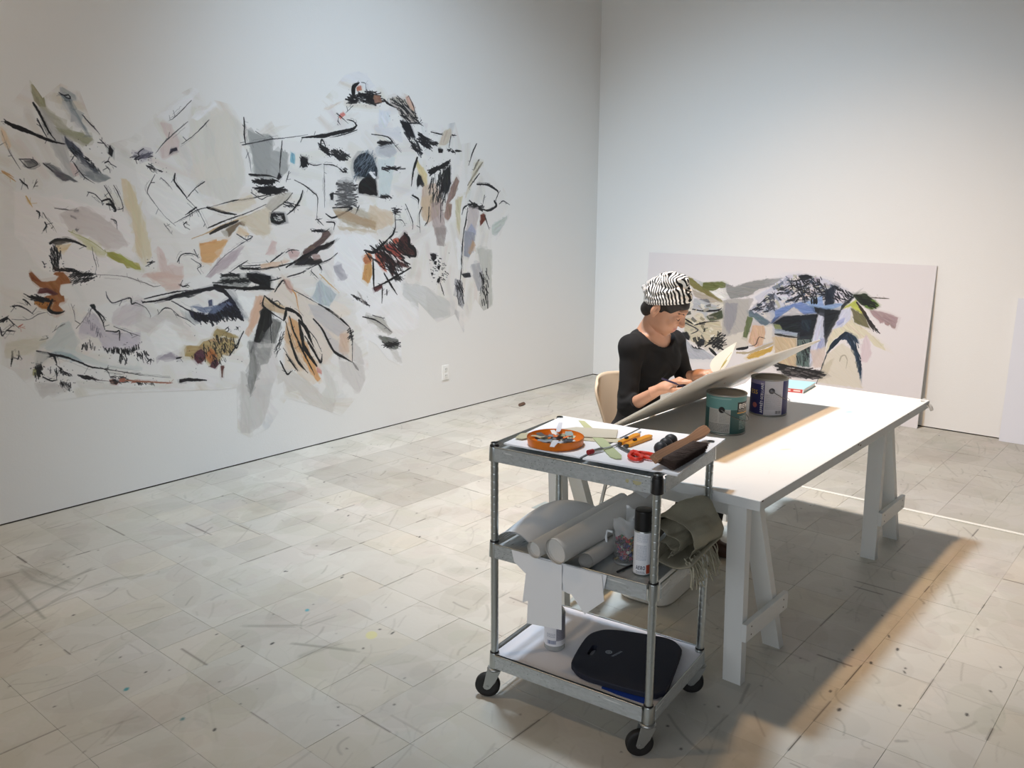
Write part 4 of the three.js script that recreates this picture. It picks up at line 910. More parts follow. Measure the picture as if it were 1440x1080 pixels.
// ------------------------------------------------------------------ mural on the left wall
{
  const w = 4200, h = 2600, k = 2048 / w; // canvas covers z 5.30 m .. 1.10 m, y 2.70 m .. 0.10 m
  const cv = canvas(2048, Math.round(h * k)), c = cv.getContext('2d'); c.fillStyle = WALL; c.fillRect(0, 0, cv.width, cv.height);
  const outline = [75, 648, 176, 590, 245, 551, 328, 449, 380, 532, 475, 451, 568, 480, 613, 627, 684, 743, 825, 698, 1072, 471, 1231, 386, 1303, 451, 1479, 476, 1570, 568, 1660, 419, 1752, 581, 1991, 543, 2107, 491, 2123, 400, 2345, 195, 2512, 158, 2649, 260, 2815, 268, 2952, 304, 3033, 467, 3225, 475, 3379, 443, 3440, 603, 3635, 566, 3735, 781, 3892, 862, 4018, 1015, 4037, 1131, 3910, 1305, 3803, 1389, 3820, 1890, 3696, 1921, 3593, 1812, 3541, 1953, 3455, 2078, 3358, 1918, 3158, 1966, 2956, 1787, 2966, 1979, 2767, 2039, 2781, 2258, 2634, 2183, 2535, 2064, 2456, 2018, 2445, 2316, 2334, 2419, 2187, 2534, 1946, 2413, 1742, 2327, 1587, 2503, 1446, 2536, 1356, 2484, 1371, 2194, 1257, 2189, 557, 2094, 327, 2091, 219, 2084, 167, 1998, 99, 1901, 37, 1855, 0, 1816, 0, 700];
  const pts = []; for (let i = 0; i < outline.length; i += 2) pts.push(new THREE.Vector2(outline[i], outline[i + 1]));
  { // thin first washes, kept inside the mural's outline
    c.save(); c.beginPath(); pts.forEach((p, i) => c[i ? 'lineTo' : 'moveTo'](p.x * k, p.y * k)); c.closePath(); c.clip(); c.lineCap = 'round';
    const thin = ['#d3ccc4', '#c9c6c1', '#d8c9bf', '#cfc6b2', '#e9e6e3', '#f3f1ef', '#c7c9cb', '#dcd3c9', '#d6cbcb'];
    for (let i = 0; i < 420; i++) {
      const x = rr(0, 2048), y = rr(100, 1200), a = x < 800 ? rr(0.2, 1.2) : x < 1400 ? rr(-0.6, 0.9) : rr(1.2, 2.0), L = rr(40, 190);
      c.strokeStyle = thin[Math.floor(rr(0, thin.length))];
      for (let q = 0; q < 7; q++) { c.globalAlpha = rr(0.05, 0.16); c.lineWidth = rr(4, 26); const ox = rr(-12, 12), oy = rr(-12, 12); c.beginPath(); c.moveTo(x + ox, y + oy); c.lineTo(x + ox + Math.cos(a) * L * rr(0.6, 1), y + oy + Math.sin(a) * L * rr(0.6, 1)); c.stroke(); }
    }
    c.restore(); c.globalAlpha = 1;
  }
  paintStrokes(c, muralStrokes, k);
  const g = new THREE.ExtrudeGeometry(new THREE.Shape(pts), { depth: 1, bevelEnabled: false }), p = g.attributes.position, uv = g.attributes.uv;
  for (let i = 0; i < p.count; i++) { const a = p.getX(i), b = p.getY(i), d = p.getZ(i); uv.setXY(i, a / w, 1 - b / h); p.setXYZ(i, 0.0003 + d * 0.0007, 2.7 - b / 1000, 5.3 - a / 1000); }
  g.computeVertexNormals();
  solo('wall_mural', g, std({ map: canvasTexture(cv), roughness: 0.62, bumpMap: rollerBump, bumpScale: 0.0005, side: THREE.DoubleSide }), 'large abstract landscape mural in ink and pale washes painted on the wall', 'mural');
}
// ------------------------------------------------------------------ leaning landscape panel and the blank panel beside it
function leaningPanel(name, label, x, w, len, baseZ, topY, face, mat) {
  const t = thing(name, label, 'panel', [x, 0.001, baseZ]); const a = Math.asin(topY / len) - Math.PI / 2; // leans back on the wall
  const b = part(t, 'panel', box(w, len, 0.012, w / 2, len / 2, -0.006), mat); b.rotation.x = a;
  if (face) { const f = part(t, 'painted_face', box(w - 0.004, len - 0.004, 0.0008, w / 2, len / 2, 0.0003), face, 'painted landscape of blue and grey rocks, arches and houses'); f.rotation.x = a; }
  return t;
}
{
  const k = 2048 / 2440, cv = canvas(2048, 1024), c = cv.getContext('2d'); c.fillStyle = '#e0dbdb'; c.fillRect(0, 0, 2048, 1024);
  paintStrokes(c, panelStrokes, k, 0.6);
  leaningPanel('landscape_panel', 'long white panel with a blue and olive rocky landscape leaning on the wall', 0.6, 2.44, 1.22, 0.096, 1.2175, std({ map: canvasTexture(cv), roughness: 0.5 }), std({ color: '#e6e5e4', roughness: 0.55 }));
  leaningPanel('blank_panel', 'blank bluish-white panel leaning on the wall beside the landscape panel', 3.585, 1.22, 1.02, 0.07, 1.0186, null, std({ color: '#dfe1e8', roughness: 0.6 }));
}
// ------------------------------------------------------------------ work table: a door slab on two sawhorses
const whitePaint = std({ color: '#dcdedb', roughness: 0.45, bumpMap: rollerBump, bumpScale: 0.0003 });
const TOP = 0.735;
{
  const cv = canvas(512, 1024), c = cv.getContext('2d'); c.fillStyle = '#eceae5'; c.fillRect(0, 0, 512, 1024);
  for (let i = 0; i < 500; i++) { c.globalAlpha = rr(0.02, 0.1); c.strokeStyle = '#9a958a'; c.lineWidth = rr(0.5, 2); const x = rr(0, 512), y = rr(0, 1024), a = rr(0, 6.3), L = rr(4, 40); c.beginPath(); c.moveTo(x, y); c.lineTo(x + Math.cos(a) * L, y + Math.sin(a) * L); c.stroke(); }
  const U = (x) => (x - 2.84) / 0.85 * 512, Q = (z) => (z - 2.47) / 1.892 * 1024;
  c.globalAlpha = 0.9; c.fillStyle = '#58c4c2'; c.beginPath(); c.ellipse(U(3.481), Q(2.964), 12, 4, -0.75, 0, 6.3); c.fill();
  c.globalAlpha = 0.5; c.fillStyle = '#b9a47e'; c.beginPath(); c.ellipse(U(3.511), Q(3.744), 14, 2.5, -0.8, 0, 6.3); c.fill();
  const topMat = std({ map: canvasTexture(cv), roughness: 0.4 });
  const t = thing('work_table_top', 'white door slab laid across two sawhorses as a table top', 'table top', [3.265, TOP - 0.0365, 3.416]);
  part(t, 'slab', box(0.85, 0.036, 1.892, 0, 0.018, 0, 0.002), whitePaint);
  const f = new THREE.PlaneGeometry(0.844, 1.886); f.rotateX(-Math.PI / 2); f.translate(0, 0.0363, 0);
  part(t, 'painted_top', f, topMat, 'white painted face with a turquoise dab');
  // chips in the paint along the edge
  const chip = std({ color: '#6a5140', roughness: 0.8 });
  for (const [z, y, l] of [[0.02, 0.02, 0.014], [0.045, 0.028, 0.01], [-0.6, 0.033, 0.008], [0.93, 0.033, 0.012]]) part(t, 'paint_chip', box(0.0008, 0.005, l, 0.4252, y, z), chip, 'bare wood showing at a chipped edge');
  const wrap = sheet((u, v) => V(0.395 + 0.05 * u + 0.004 * Math.sin(v * 9), 0.0385 - 0.045 * Math.pow(u, 2.2) + 0.004 * Math.sin(u * 8 + v * 7), -0.944 + 0.06 * v), 8, 8, 0.0006);
  part(t, 'tape_flap', wrap, phy({ color: '#e8e8e4', roughness: 0.35, transmission: 0.35, thickness: 0 }), 'loose flap of clear tape at the corner');
}
function sawhorse(z, label) {
  const t = thing('sawhorse', label, 'sawhorse', [3.19, 0, z]); const H = 0.6975;
  part(t, 'beam', box(0.72, 0.085, 0.036, 0, H - 0.0425, -0.012, 0.003), whitePaint);
  for (const sx of [-1, 1]) {
    const x = sx * 0.385;
    for (const sz of [-1, 1]) {
      const y1 = H - 0.003, a = [x, 0, sz > 0 ? -0.012 : -0.345], b = [x, y1, sz > 0 ? 0.028 : -0.052];
      const g = new THREE.BufferGeometry(), w = 0.034, d = 0.019, P = [];
      for (const [c, y] of [[a, 0], [b, y1]]) for (const [ux, uz] of [[-1, -1], [1, -1], [1, 1], [-1, 1]]) P.push(c[0] + ux * w, y, c[2] + uz * d);
      g.setAttribute('position', new THREE.Float32BufferAttribute(P, 3)); g.setIndex([0, 1, 2, 0, 2, 3, 4, 6, 5, 4, 7, 6, 0, 5, 1, 0, 4, 5, 1, 6, 2, 1, 5, 6, 2, 7, 3, 2, 6, 7, 3, 4, 0, 3, 7, 4]);
      const n = g.toNonIndexed(); n.computeVertexNormals(); n.setAttribute('uv', new THREE.Float32BufferAttribute(new Array(n.attributes.position.count * 2).fill(0).map((_, i) => (i % 2 ? n.attributes.position.getY(i >> 1) : n.attributes.position.getX(i >> 1) + n.attributes.position.getZ(i >> 1))), 2));
      part(t, 'leg', n, whitePaint);
    }
    const br = part(t, 'cross_brace', box(0.02, 0.066, 0.35, x + sx * 0.0445, 0.213, -0.145, 0.002), whitePaint); br.rotation.x = 0.0;
    for (const zz of [-0.28, -0.01]) for (const dy of [-0.015, 0.015]) part(br, 'nail', rod([x + sx * 0.054, 0.213 + dy, zz], [x + sx * 0.0552, 0.213 + dy, zz], 0.0032, 8), std({ color: '#4a443c', roughness: 0.7 }));
  }
  return t;
}
sawhorse(4.235, 'white sawhorse under the table end beside the cart');
sawhorse(2.81, 'white sawhorse under the table end near the leaning landscape panel');

// ------------------------------------------------------------------ paint cans
function paintCan(at, turn, label, draw, lidColor, ear) {
  const t = thing('paint_can', label, 'paint can', at, turn); const R = 0.081, H = 0.166;
  const cv = canvas(1024, 336), c = cv.getContext('2d'); draw(c, (rad) => 512 + rad / (2 * Math.PI) * 1024);
  const tin = std({ color: '#9a9a94', roughness: 0.35, metalness: 0.75 });
  const side = new THREE.CylinderGeometry(R, R, H - 0.012, 64, 1, true); side.translate(0, H / 2, 0);
  part(t, 'label_wrap', side, std({ map: canvasTexture(cv), roughness: 0.42 }), 'printed label around the can');
  part(t, 'base_ring', lathe([[0, 0.001], [R - 0.004, 0.001], [R + 0.0015, 0.0], [R + 0.002, 0.004], [R, 0.007], [R - 0.002, 0.009], [0, 0.009]], 64), tin);
  part(t, 'rim', lathe([[R - 0.001, H - 0.008], [R + 0.002, H - 0.005], [R + 0.0022, H - 0.001], [R, H + 0.001], [R - 0.008, H], [R - 0.009, H - 0.006], [R - 0.012, H - 0.007]], 64), tin);
  part(t, 'lid', lathe([[R - 0.01, H - 0.006], [R - 0.013, H - 0.002], [R - 0.017, H - 0.001], [R - 0.02, H - 0.0045], [0, H - 0.0045]], 64), std({ color: lidColor, roughness: 0.55, metalness: 0.35 }), 'paint-crusted tin lid');
  for (const s of [0, 1]) {
    const a = ear.angle + s * Math.PI, y = H * ear.y, dir = V(Math.sin(a), 0, Math.cos(a));
    const g = lathe([[0, 0.006], [0.006, 0.0065], [0.011, 0.003], [0.013, 0.0]], 20); g.rotateX(Math.PI / 2); g.rotateY(a); g.translate(dir.x * R, y, dir.z * R);
    part(t, 'handle_ear', g, ear.mat, s ? undefined : 'round handle mount');
  }
  const pts = []; for (let i = 0; i <= 24; i++) { const a = ear.angle + Math.PI * i / 24, r = R + 0.006 + 0.006 * Math.sin(Math.PI * i / 24); pts.push([Math.sin(a) * r, H * ear.y - ear.drop * Math.sin(Math.PI * i / 24), Math.cos(a) * r]); }
  part(t, 'wire_handle', tube(pts, 0.0014, 6, 60), std({ color: '#8e8e8a', metalness: 0.9, roughness: 0.35 }));
  return t;
}
const faceTurn = (x, z) => Math.atan2(4.7615 - x, 6.8464 - z);
function smallPrint(c, x0, x1, y0, y1, step, col) { c.fillStyle = col; for (let y = y0; y < y1; y += step) { let x = x0; while (x < x1) { const w = rr(4, 16); c.fillRect(x, y, Math.min(w, x1 - x), step * 0.4); x += w + 3; } } }
paintCan([3.205, TOP, 3.645], faceTurn(3.205, 3.645) + Math.PI, 'teal labelled paint can nearer the cart under the tilted board', (c, A) => {
  c.fillStyle = '#27524f'; c.fillRect(0, 0, 1024, 336); c.fillStyle = '#5f918d'; c.fillRect(0, 0, 1024, 116);
  c.fillStyle = '#86aaa6'; c.fillRect(A(-0.9), 14, A(0.25) - A(-0.9), 8);
  c.fillStyle = '#b3b2ac'; c.fillRect(A(-0.93), 112, A(0.24) - A(-0.93), 216);
  smallPrint(c, A(-0.88), A(-0.4), 124, 230, 8, '#8f8e88'); smallPrint(c, A(-0.3), A(0.2), 124, 230, 8, '#8f8e88'); smallPrint(c, A(-0.9), A(0.2), 244, 322, 8, '#4a4a46');
  c.fillStyle = '#23211e'; c.fillRect(A(0.6), 48, 190, 92); c.fillStyle = '#d8a24c'; c.fillRect(A(0.6), 140, 190, 10); c.fillStyle = '#f3efe6'; c.font = 'bold 58px sans-serif'; c.fillText('BEHR', A(0.6) + 10, 104);
  smallPrint(c, A(0.66), A(1.6), 112, 136, 9, '#cfc9bb'); smallPrint(c, A(0.75), A(1.5), 176, 300, 14, '#9fb6b2');
}, '#8b8276', { angle: Math.PI - 0.2, y: 0.64, drop: 0.05, mat: std({ color: '#141517', roughness: 0.5 }) });
paintCan([3.205, TOP, 3.225], faceTurn(3.205, 3.225) + Math.PI, 'white and navy labelled primer can standing behind the teal can', (c, A) => {
  c.fillStyle = '#2e2f66'; c.fillRect(0, 0, 1024, 336); c.fillStyle = '#8c84a6'; c.fillRect(0, 0, A(-0.25), 40);
  c.fillStyle = '#cfced3'; c.fillRect(A(-0.24), 0, A(0.8) - A(-0.24), 336);
  c.save(); c.translate(A(-0.3), 318); c.rotate(-Math.PI / 2); c.fillStyle = '#f1f0f4'; c.font = 'bold 34px sans-serif'; c.fillText('APPRÊT-SCELLANT', 0, 0, 300); c.restore();
  c.fillStyle = '#d8b352'; c.font = 'bold 56px sans-serif'; c.textAlign = 'right'; c.fillText('ESS', A(-0.62), 140); c.textAlign = 'left';
  c.fillStyle = '#b76a6a'; c.beginPath(); c.arc(A(-0.8), 250, 26, 0, 6.3); c.fill();
  smallPrint(c, A(-0.18), A(0.72), 130, 280, 11, '#9d9ca2'); c.fillStyle = '#4a4a4e'; for (let i = 0; i < 14; i++) c.fillRect(A(0.4) + i * 4, 290, rr(1, 3), 30);
}, '#7f7b72', { angle: Math.PI + 0.15, y: 0.7, drop: 0.055, mat: std({ color: '#6f6f74', roughness: 0.35, metalness: 0.6 }) });

// ------------------------------------------------------------------ tilted drawing board, resting on the table and on the two cans
{
  const slope = Math.atan2(0.31, 0.48), t = thing('drawing_board', 'thin white drawing board propped on the paint cans at a tilt', 'board', [2.853, TOP + 0.004, 3.53]);
  const b = part(t, 'board', box(0.572, 0.007, 1.08, 0.286, 0.0035, 0, 0.001), std({ color: '#e4dfd3', roughness: 0.55 })); b.rotation.z = slope;
}
{ // curled sheet held by the left hand
  const g = sheet((u, v) => {
    const w = 0.043 * Math.sin(Math.PI * Math.pow(v, 0.72)) + 0.001, a = (u - 0.5) * 2, x0 = 3.045 + 0.085 * v, y0 = 0.922 + 0.15 * v, z0 = 3.425 + 0.01 * v;
    return V(x0 + a * w * 0.62 - 0.02 * a * a * Math.sin(Math.PI * v), y0 + 0.2 * a * w * 0.3, z0 - a * w * 0.75 - 0.012 * (1 - a * a));
  }, 12, 24, 0.0006);
  const cv = canvas(128, 256), c = cv.getContext('2d'); c.fillStyle = '#f4f2ea'; c.fillRect(0, 0, 128, 256); c.strokeStyle = '#c6bb7c'; c.lineWidth = 5; c.beginPath(); c.moveTo(64, 240); c.quadraticCurveTo(50, 150, 74, 80); c.stroke(); c.fillStyle = '#b9ad6c'; c.beginPath(); c.ellipse(66, 175, 7, 34, 0.1, 0, 6.3); c.fill();
  solo('curled_paper', g, std({ map: canvasTexture(cv), roughness: 0.7, side: THREE.DoubleSide }), 'pointed white paper cut-out curling up from the woman\'s hand', 'paper');
}
// ------------------------------------------------------------------ books and papers at the far end of the table
{
  const c3 = [[2.985, 2.56], [3.15, 2.52], [3.172, 2.735], [3.005, 2.775]];
  const t = thing('book', 'hardback with pale turquoise cover and red-and-black spine on the table', 'book', [0, TOP, 0]);
  const shrink = c3.map(([x, z]) => [3.078 + (x - 3.078) * 0.97, 2.6475 + (z - 2.6475) * 0.97]);
  part(t, 'pages', plate(shrink, 0.003, 0.016), std({ color: '#e9e4da', roughness: 0.8 }));
  part(t, 'cover', [plate(c3, 0.0005, 0.0028), plate(c3, 0.0188, 0.0028)], std({ color: '#a9d6de', roughness: 0.4 }));
  const cv = canvas(256, 32), c = cv.getContext('2d'); c.fillStyle = '#dfe6e6'; c.fillRect(0, 0, 256, 32); c.fillStyle = '#1c1d20'; c.fillRect(20, 4, 70, 24); c.fillStyle = '#c8504a'; c.fillRect(110, 2, 140, 28); c.fillStyle = '#f0d8d0'; c.fillRect(124, 9, 40, 12); c.fillRect(184, 9, 50, 12);
  const d = V(c3[2][0] - c3[3][0], 0, c3[2][1] - c3[3][1]), sp = new THREE.BoxGeometry(d.length(), 0.021, 0.0016); sp.rotateY(-Math.atan2(d.z, d.x)); sp.translate((c3[2][0] + c3[3][0]) / 2, 0.0108, (c3[2][1] + c3[3][1]) / 2);
  part(t, 'spine', sp, std({ map: canvasTexture(cv), roughness: 0.4 }), 'spine with black and red panels');
  const cv2 = canvas(256, 256), e = cv2.getContext('2d'); e.fillStyle = '#f3f2ee'; e.fillRect(0, 0, 256, 256); e.strokeStyle = '#3a3a3e'; e.lineWidth = 5; for (let i = 0; i < 16; i++) { e.globalAlpha = 0.8; e.beginPath(); e.moveTo(rr(60, 200), rr(60, 220)); e.lineTo(rr(60, 220), rr(60, 220)); e.stroke(); }
  const g = box(0.21, 0.0012, 0.29, 0, 0, 0); solo('printed_sheet', g, std({ map: canvasTexture(cv2), roughness: 0.7 }), 'white sheet with dark ink marks lying behind the cans', 'paper', [2.94, TOP + 0.0013, 2.64], 0.25);
}
// ------------------------------------------------------------------ white tub under the table
{
  const t = thing('storage_tub', 'white plastic tub on the floor under the table', 'tub', [2.985, 0.001, 3.76], 0.1);
  const g = new THREE.BufferGeometry(); const ring = [], P = [], id = [], N = 40;
  const lay = [[0, 0.85, 0], [0.012, 0.9, 0], [0.2, 1.0, 0], [0.215, 1.0, 0], [0.215, 1.07, 0], [0.206, 1.075, 0], [0.206, 0.97, 0], [0.02, 0.87, 0], [0.014, 0.3, 0]];
  lay.forEach(([y, s]) => { for (let i = 0; i < N; i++) { const a = i / N * 2 * Math.PI, cx = Math.sign(Math.cos(a)) * Math.pow(Math.abs(Math.cos(a)), 0.45), cz = Math.sign(Math.sin(a)) * Math.pow(Math.abs(Math.sin(a)), 0.45); P.push(cx * 0.135 * s, y, cz * 0.19 * s); } });
  for (let r = 0; r + 1 < lay.length; r++) for (let i = 0; i < N; i++) { const a = r * N + i, b = r * N + (i + 1) % N, c = a + N, d = b + N; id.push(a, c, b, b, c, d); }
  const base = P.length / 3; P.push(0, 0, 0, 0, 0.014, 0); for (let i = 0; i < N; i++) { id.push(base, i, (i + 1) % N); const o = (lay.length - 1) * N; id.push(base + 1, o + (i + 1) % N, o + i); }
  g.setAttribute('position', new THREE.Float32BufferAttribute(P, 3)); g.setIndex(id); g.computeVertexNormals();
  part(t, 'tub_body', g, std({ color: '#e6e4dc', roughness: 0.4, side: THREE.DoubleSide }));
}
{ // dropped scrap on the floor by the wall
  const g = sheet((u, v) => V((u - 0.5) * 0.05, 0.0045 + 0.004 * Math.sin(u * 5 + v * 3), (v - 0.5) * 0.1 * (0.4 + Math.sin(Math.PI * u))), 6, 6, 0.001);
  solo('dried_leaf', g, std({ color: '#5a4334', roughness: 0.9 }), 'brown dried scrap lying on the tiles near the mural wall', 'debris', [0.3, 0, 1.46], 0.4);
}
// ------------------------------------------------------------------ steel utility cart
const CART = { x: 3.256, z: 4.615, a: 0.1145 }, SHIFT = 0.031;
const chrome = std({ color: '#b4bab9', roughness: 0.28, metalness: 0.95 });
const blackPlastic = std({ color: '#141415', roughness: 0.45 });
const zincArt = canvas(512, 64);
{ const c = zincArt.getContext('2d'); c.fillStyle = '#b3b9ba'; c.fillRect(0, 0, 512, 64);
  for (let i = 0; i < 900; i++) { c.globalAlpha = rr(0.05, 0.25); c.fillStyle = rnd() < 0.5 ? '#8f9697' : '#c9d0d1'; c.beginPath(); c.ellipse(rr(0, 512), rr(0, 64), rr(1, 12), rr(1, 5), rr(0, 3), 0, 6.3); c.fill(); }
  for (let i = 0; i < 40; i++) { c.globalAlpha = 0.8; c.fillStyle = '#2c2d2c'; c.fillRect(rr(0, 512), rr(0, 64), rr(1, 3), rr(1, 3)); }
  c.globalAlpha = 0.7; c.fillStyle = '#b9b27a'; c.beginPath(); c.ellipse(452, 28, 12, 12, 0, 0, 6.3); c.fill(); c.beginPath(); c.ellipse(425, 30, 5, 8, 0, 0, 6.3); c.fill(); c.fillStyle = '#e7e9e8'; c.beginPath(); c.ellipse(70, 18, 16, 3, 0.2, 0, 6.3); c.fill(); }
const plainArt = canvas(512, 64); { const c = plainArt.getContext('2d'); c.drawImage(zincArt, 0, 0, 120, 64, 256, 0, 256, 64); c.drawImage(zincArt, 130, 0, 250, 64, 0, 0, 256, 64); }
const zincPlain = std({ map: canvasTexture(plainArt), roughness: 0.42, metalness: 0.35 });
const zinc = std({ map: canvasTexture(zincArt), roughness: 0.42, metalness: 0.35 });
const DECK = [0.882, 0.552, 0.152]; // upper face of each shelf pan
{
  const t = thing('utility_cart', 'three-shelf chrome wire-post cart on casters loaded with art supplies', 'cart', [CART.x, 0, CART.z], CART.a);
  const X = 0.285, Z = 0.206;
  const groove = []; for (let y = 0.118; y < 0.89; y += 0.0254) groove.push([0.0127, y], [0.0127, y + 0.021], [0.0117, y + 0.0218], [0.0117, y + 0.0246]);
  groove.push([0.0127, 0.893]);
  const postG = lathe(groove, 20);
  for (const sx of [-1, 1]) for (const sz of [-1, 1]) {
    const p = part(t, 'post', postG, chrome); p.position.set(sx * X, 0, sz * Z);
    const dark = sx > 0 && sz > 0;
    const cap = part(p, 'end_cap', lathe([[0, 0.903], [0.012, 0.902], [0.0135, 0.898], [0.0135, 0.886]], 20), blackPlastic);
    for (const [y0, y1] of [[0.842, 0.892], [0.512, 0.566], [0.11, 0.166]]) {
      part(p, 'shelf_collar', lathe([[0.0128, y0], [0.0185, y0 + 0.003], [0.0165, y1 - 0.002], [0.0128, y1]], 20), dark && y0 > 0.8 ? blackPlastic : chrome, dark && y0 > 0.8 ? 'black plastic corner sleeve' : undefined);
      part(p, 'sleeve_ring', lathe([[0.0128, y1 - 0.001], [0.0152, y1], [0.0152, y1 + 0.004], [0.0128, y1 + 0.005]], 20), blackPlastic);
    }
  }
  DECK.forEach((y) => { const pan = y > 0.8 ? zinc : zincPlain;
    const s = part(t, 'shelf', [box(2 * X - 0.02, 0.003, 2 * Z + 0.0, 0, y - 0.0015, 0), box(2 * X - 0.035, 0.003, 2 * Z + 0.04, 0, y - 0.004, 0)], pan, 'galvanised shelf pan');
    const rim = (w, d, x, z) => { const g = box(w, 0.048, d, x, y - 0.012, z, 0.0015); const p = g.attributes.position; for (let i = 0; i < p.count; i++) g.attributes.uv.setXY(i, (w > d ? p.getX(i) / 0.6 : p.getZ(i) / 0.6) + 0.5, (p.getY(i) - y + 0.036) / 0.048); return g; };
    for (const k of [-1, 1]) { part(s, 'rim', rim(2 * X - 0.026, 0.003, 0, k * (Z + 0.018)), pan); part(s, 'rim', rim(0.003, 2 * Z - 0.026, k * (X + 0.018), 0), pan); }
    for (const k of [-1, 1]) part(s, 'rolled_lip', rod([-X + 0.013, y + 0.012, k * (Z + 0.018)], [X - 0.013, y + 0.012, k * (Z + 0.018)], 0.0028, 8), chrome);
    for (const k of [-1, 1]) part(s, 'rolled_lip', rod([k * (X + 0.018), y + 0.012, -Z + 0.013], [k * (X + 0.018), y + 0.012, Z - 0.013], 0.0028, 8), chrome);
  });
  const steel = std({ color: '#a3a6a4', roughness: 0.4, metalness: 0.85 });
  for (const [sx, sz, turn] of [[-1, 1, 3.62], [1, 1, 3.8], [1, -1, 3.5], [-1, -1, 0.6]]) {
    const c = new THREE.Group(); c.name = 'caster'; c.position.set(sx * X, 0, sz * Z); c.rotation.y = turn; t.add(c);
    const off = 0.024, R = 0.043;
    part(c, 'swivel', [cyl(0.016, 0.016, 0.014, 0, 0.118, 0, 24), lathe([[0, 0.099], [0.022, 0.1], [0.026, 0.106], [0.02, 0.112], [0, 0.112]], 24)], steel);
    const fork = new THREE.Shape([[-0.022, 0.104], [0.024, 0.104], [off + 0.013, 0.043], [off + 0.009, 0.036], [off, 0.033], [off - 0.009, 0.037], [-0.004, 0.062]].map(([a, b]) => new THREE.Vector2(a, b)));
    for (const k of [-1, 1]) { const g = new THREE.ExtrudeGeometry(fork, { depth: 0.003, bevelEnabled: true, bevelSize: 0.0008, bevelThickness: 0.0008, bevelSegments: 1 }); g.translate(0, 0, k * 0.017 - 0.0015); part(c, 'fork', g, steel); }
    const w = lathe([[0, -0.011], [0.024, -0.011], [0.028, -0.013], [0.039, -0.0125], [R, -0.007], [R, 0.007], [0.039, 0.0125], [0.028, 0.013], [0.024, 0.011], [0, 0.011]], 40); w.rotateX(Math.PI / 2); w.translate(off, R + 0.0005, 0);
    part(c, 'wheel', w, std({ color: '#121212', roughness: 0.6 }));
    part(c, 'axle', rod([off, R, -0.022], [off, R, 0.022], 0.0055, 12), steel);
    if (sx > 0 && sz < 0) part(c, 'brake_lever', box(0.05, 0.004, 0.02, off + 0.03, 0.045, 0.012, 0.001), steel);
  }
  shade(t);
}
// ------------------------------------------------------------------ on the top shelf
const paper = std({ color: '#eceef0', roughness: 0.7 });
const firstOnTop = scene.children.length;
const TOPD = 0.8965; // foam sheets rest on the rolled lips
solo('foam_sheet', plate([[2.985, 4.80], [3.262, 4.765], [3.215, 4.357], [2.91, 4.385]], TOPD, 0.005), paper, 'white foam board sheet under the orange tray on the cart top', 'sheet');
solo('foam_sheet', plate([[3.275, 4.769], [3.575, 4.722], [3.50, 4.279], [3.222, 4.352]], TOPD, 0.005), paper, 'white foam board sheet under the scissors and brush on the cart top', 'sheet');
const ON = TOPD + 0.0054;
{ // orange tray with paper scraps
  const t = thing('round_tray', 'shallow orange round tray on the cart top', 'tray', [3.118, ON, 4.70], 0.1); const R = 0.089;
  part(t, 'tray_body', lathe([[0, 0], [R - 0.004, 0], [R, 0.003], [R + 0.003, 0.026], [R + 0.001, 0.027], [R - 0.0025, 0.004], [0, 0.003]], 56), std({ color: '#e0760f', roughness: 0.4, side: THREE.DoubleSide }));
}
function scrap(x, y, z, L, W, turn, color, curl, label, group) {
  const ca = Math.cos(turn), sa = Math.sin(turn);
  const g = sheet((u, v) => { const a = (u - 0.5) * L, b = (v - 0.5) * W * (1 - 0.5 * Math.abs(u - 0.5)); return V(x + a * ca - b * sa, y + curl * (u - 0.5) * (u - 0.5) * 4 + 0.0012 * Math.sin(u * 9 + turn * 5), z + a * sa + b * ca); }, 10, 3, 0.0006);
  return solo('paper_scrap', g, std({ color, roughness: 0.75, side: THREE.DoubleSide }), label, 'paper scrap', [0, 0, 0], 0, group);
}
{
  const cols = ['#3d3f3d', '#b9d0d6', '#d9d4a8', '#5c4a40', '#8fa6b8', '#b9b6ad', '#a9b0ae', '#6b6f72', '#cfc9a8', '#c5d2b4', '#2f2e30', '#b6a698', '#7a8088', '#d9d8d2', '#4a5a66', '#9c9a7c', '#bfc8d6', '#57504a', '#cfd2b6', '#8a9196', '#e3e1da', '#3a4048', '#b7ad8c', '#98a8a4'];
  const tints = ['charcoal', 'pale blue', 'cream', 'dark brown', 'steel blue', 'stone grey', 'grey-green', 'slate grey', 'straw', 'pale green', 'near-black', 'beige', 'cool grey', 'off-white', 'dark blue-grey', 'olive', 'lavender', 'umber', 'pale lime', 'mid grey', 'white', 'midnight blue', 'khaki', 'sage'];
  cols.forEach((c, i) => { const a = i * 2.4, r = 0.058 * Math.sqrt((i + 0.5) / cols.length); scrap(3.118 + Math.cos(a) * r, ON + 0.0055 + i * 0.0008, 4.70 + Math.sin(a) * r, 0.034 + 0.012 * (i % 3), 0.018 + 0.009 * (i % 2), i * 1.13, c, 0.002, tints[i] + ' cut paper scrap lying inside the orange tray', 'cut paper scraps in the orange tray'); });
  scrap(3.09, ON + 0.036, 4.645, 0.13, 0.016, 1.0, '#d9dbe0', 0.004, 'pale grey paper strip laid over the rear rim of the orange tray');
  scrap(3.172, ON + 0.0315, 4.775, 0.085, 0.02, 1.1, '#d5d6d8', -0.004, 'pale grey paper strip hanging over the front rim of the orange tray');
}
const vellum = (c) => phy({ color: c, roughness: 0.65, transmission: 0.25, thickness: 0, side: THREE.DoubleSide });
solo('vellum_strip', plate([[2.993, 4.63], [3.053, 4.497], [3.181, 4.434], [3.235, 4.526], [3.131, 4.593], [3.045, 4.622]], ON + 0.004, 0.0008), vellum('#d5cfba'), 'wide beige vellum strip behind the orange tray', 'vellum strip');
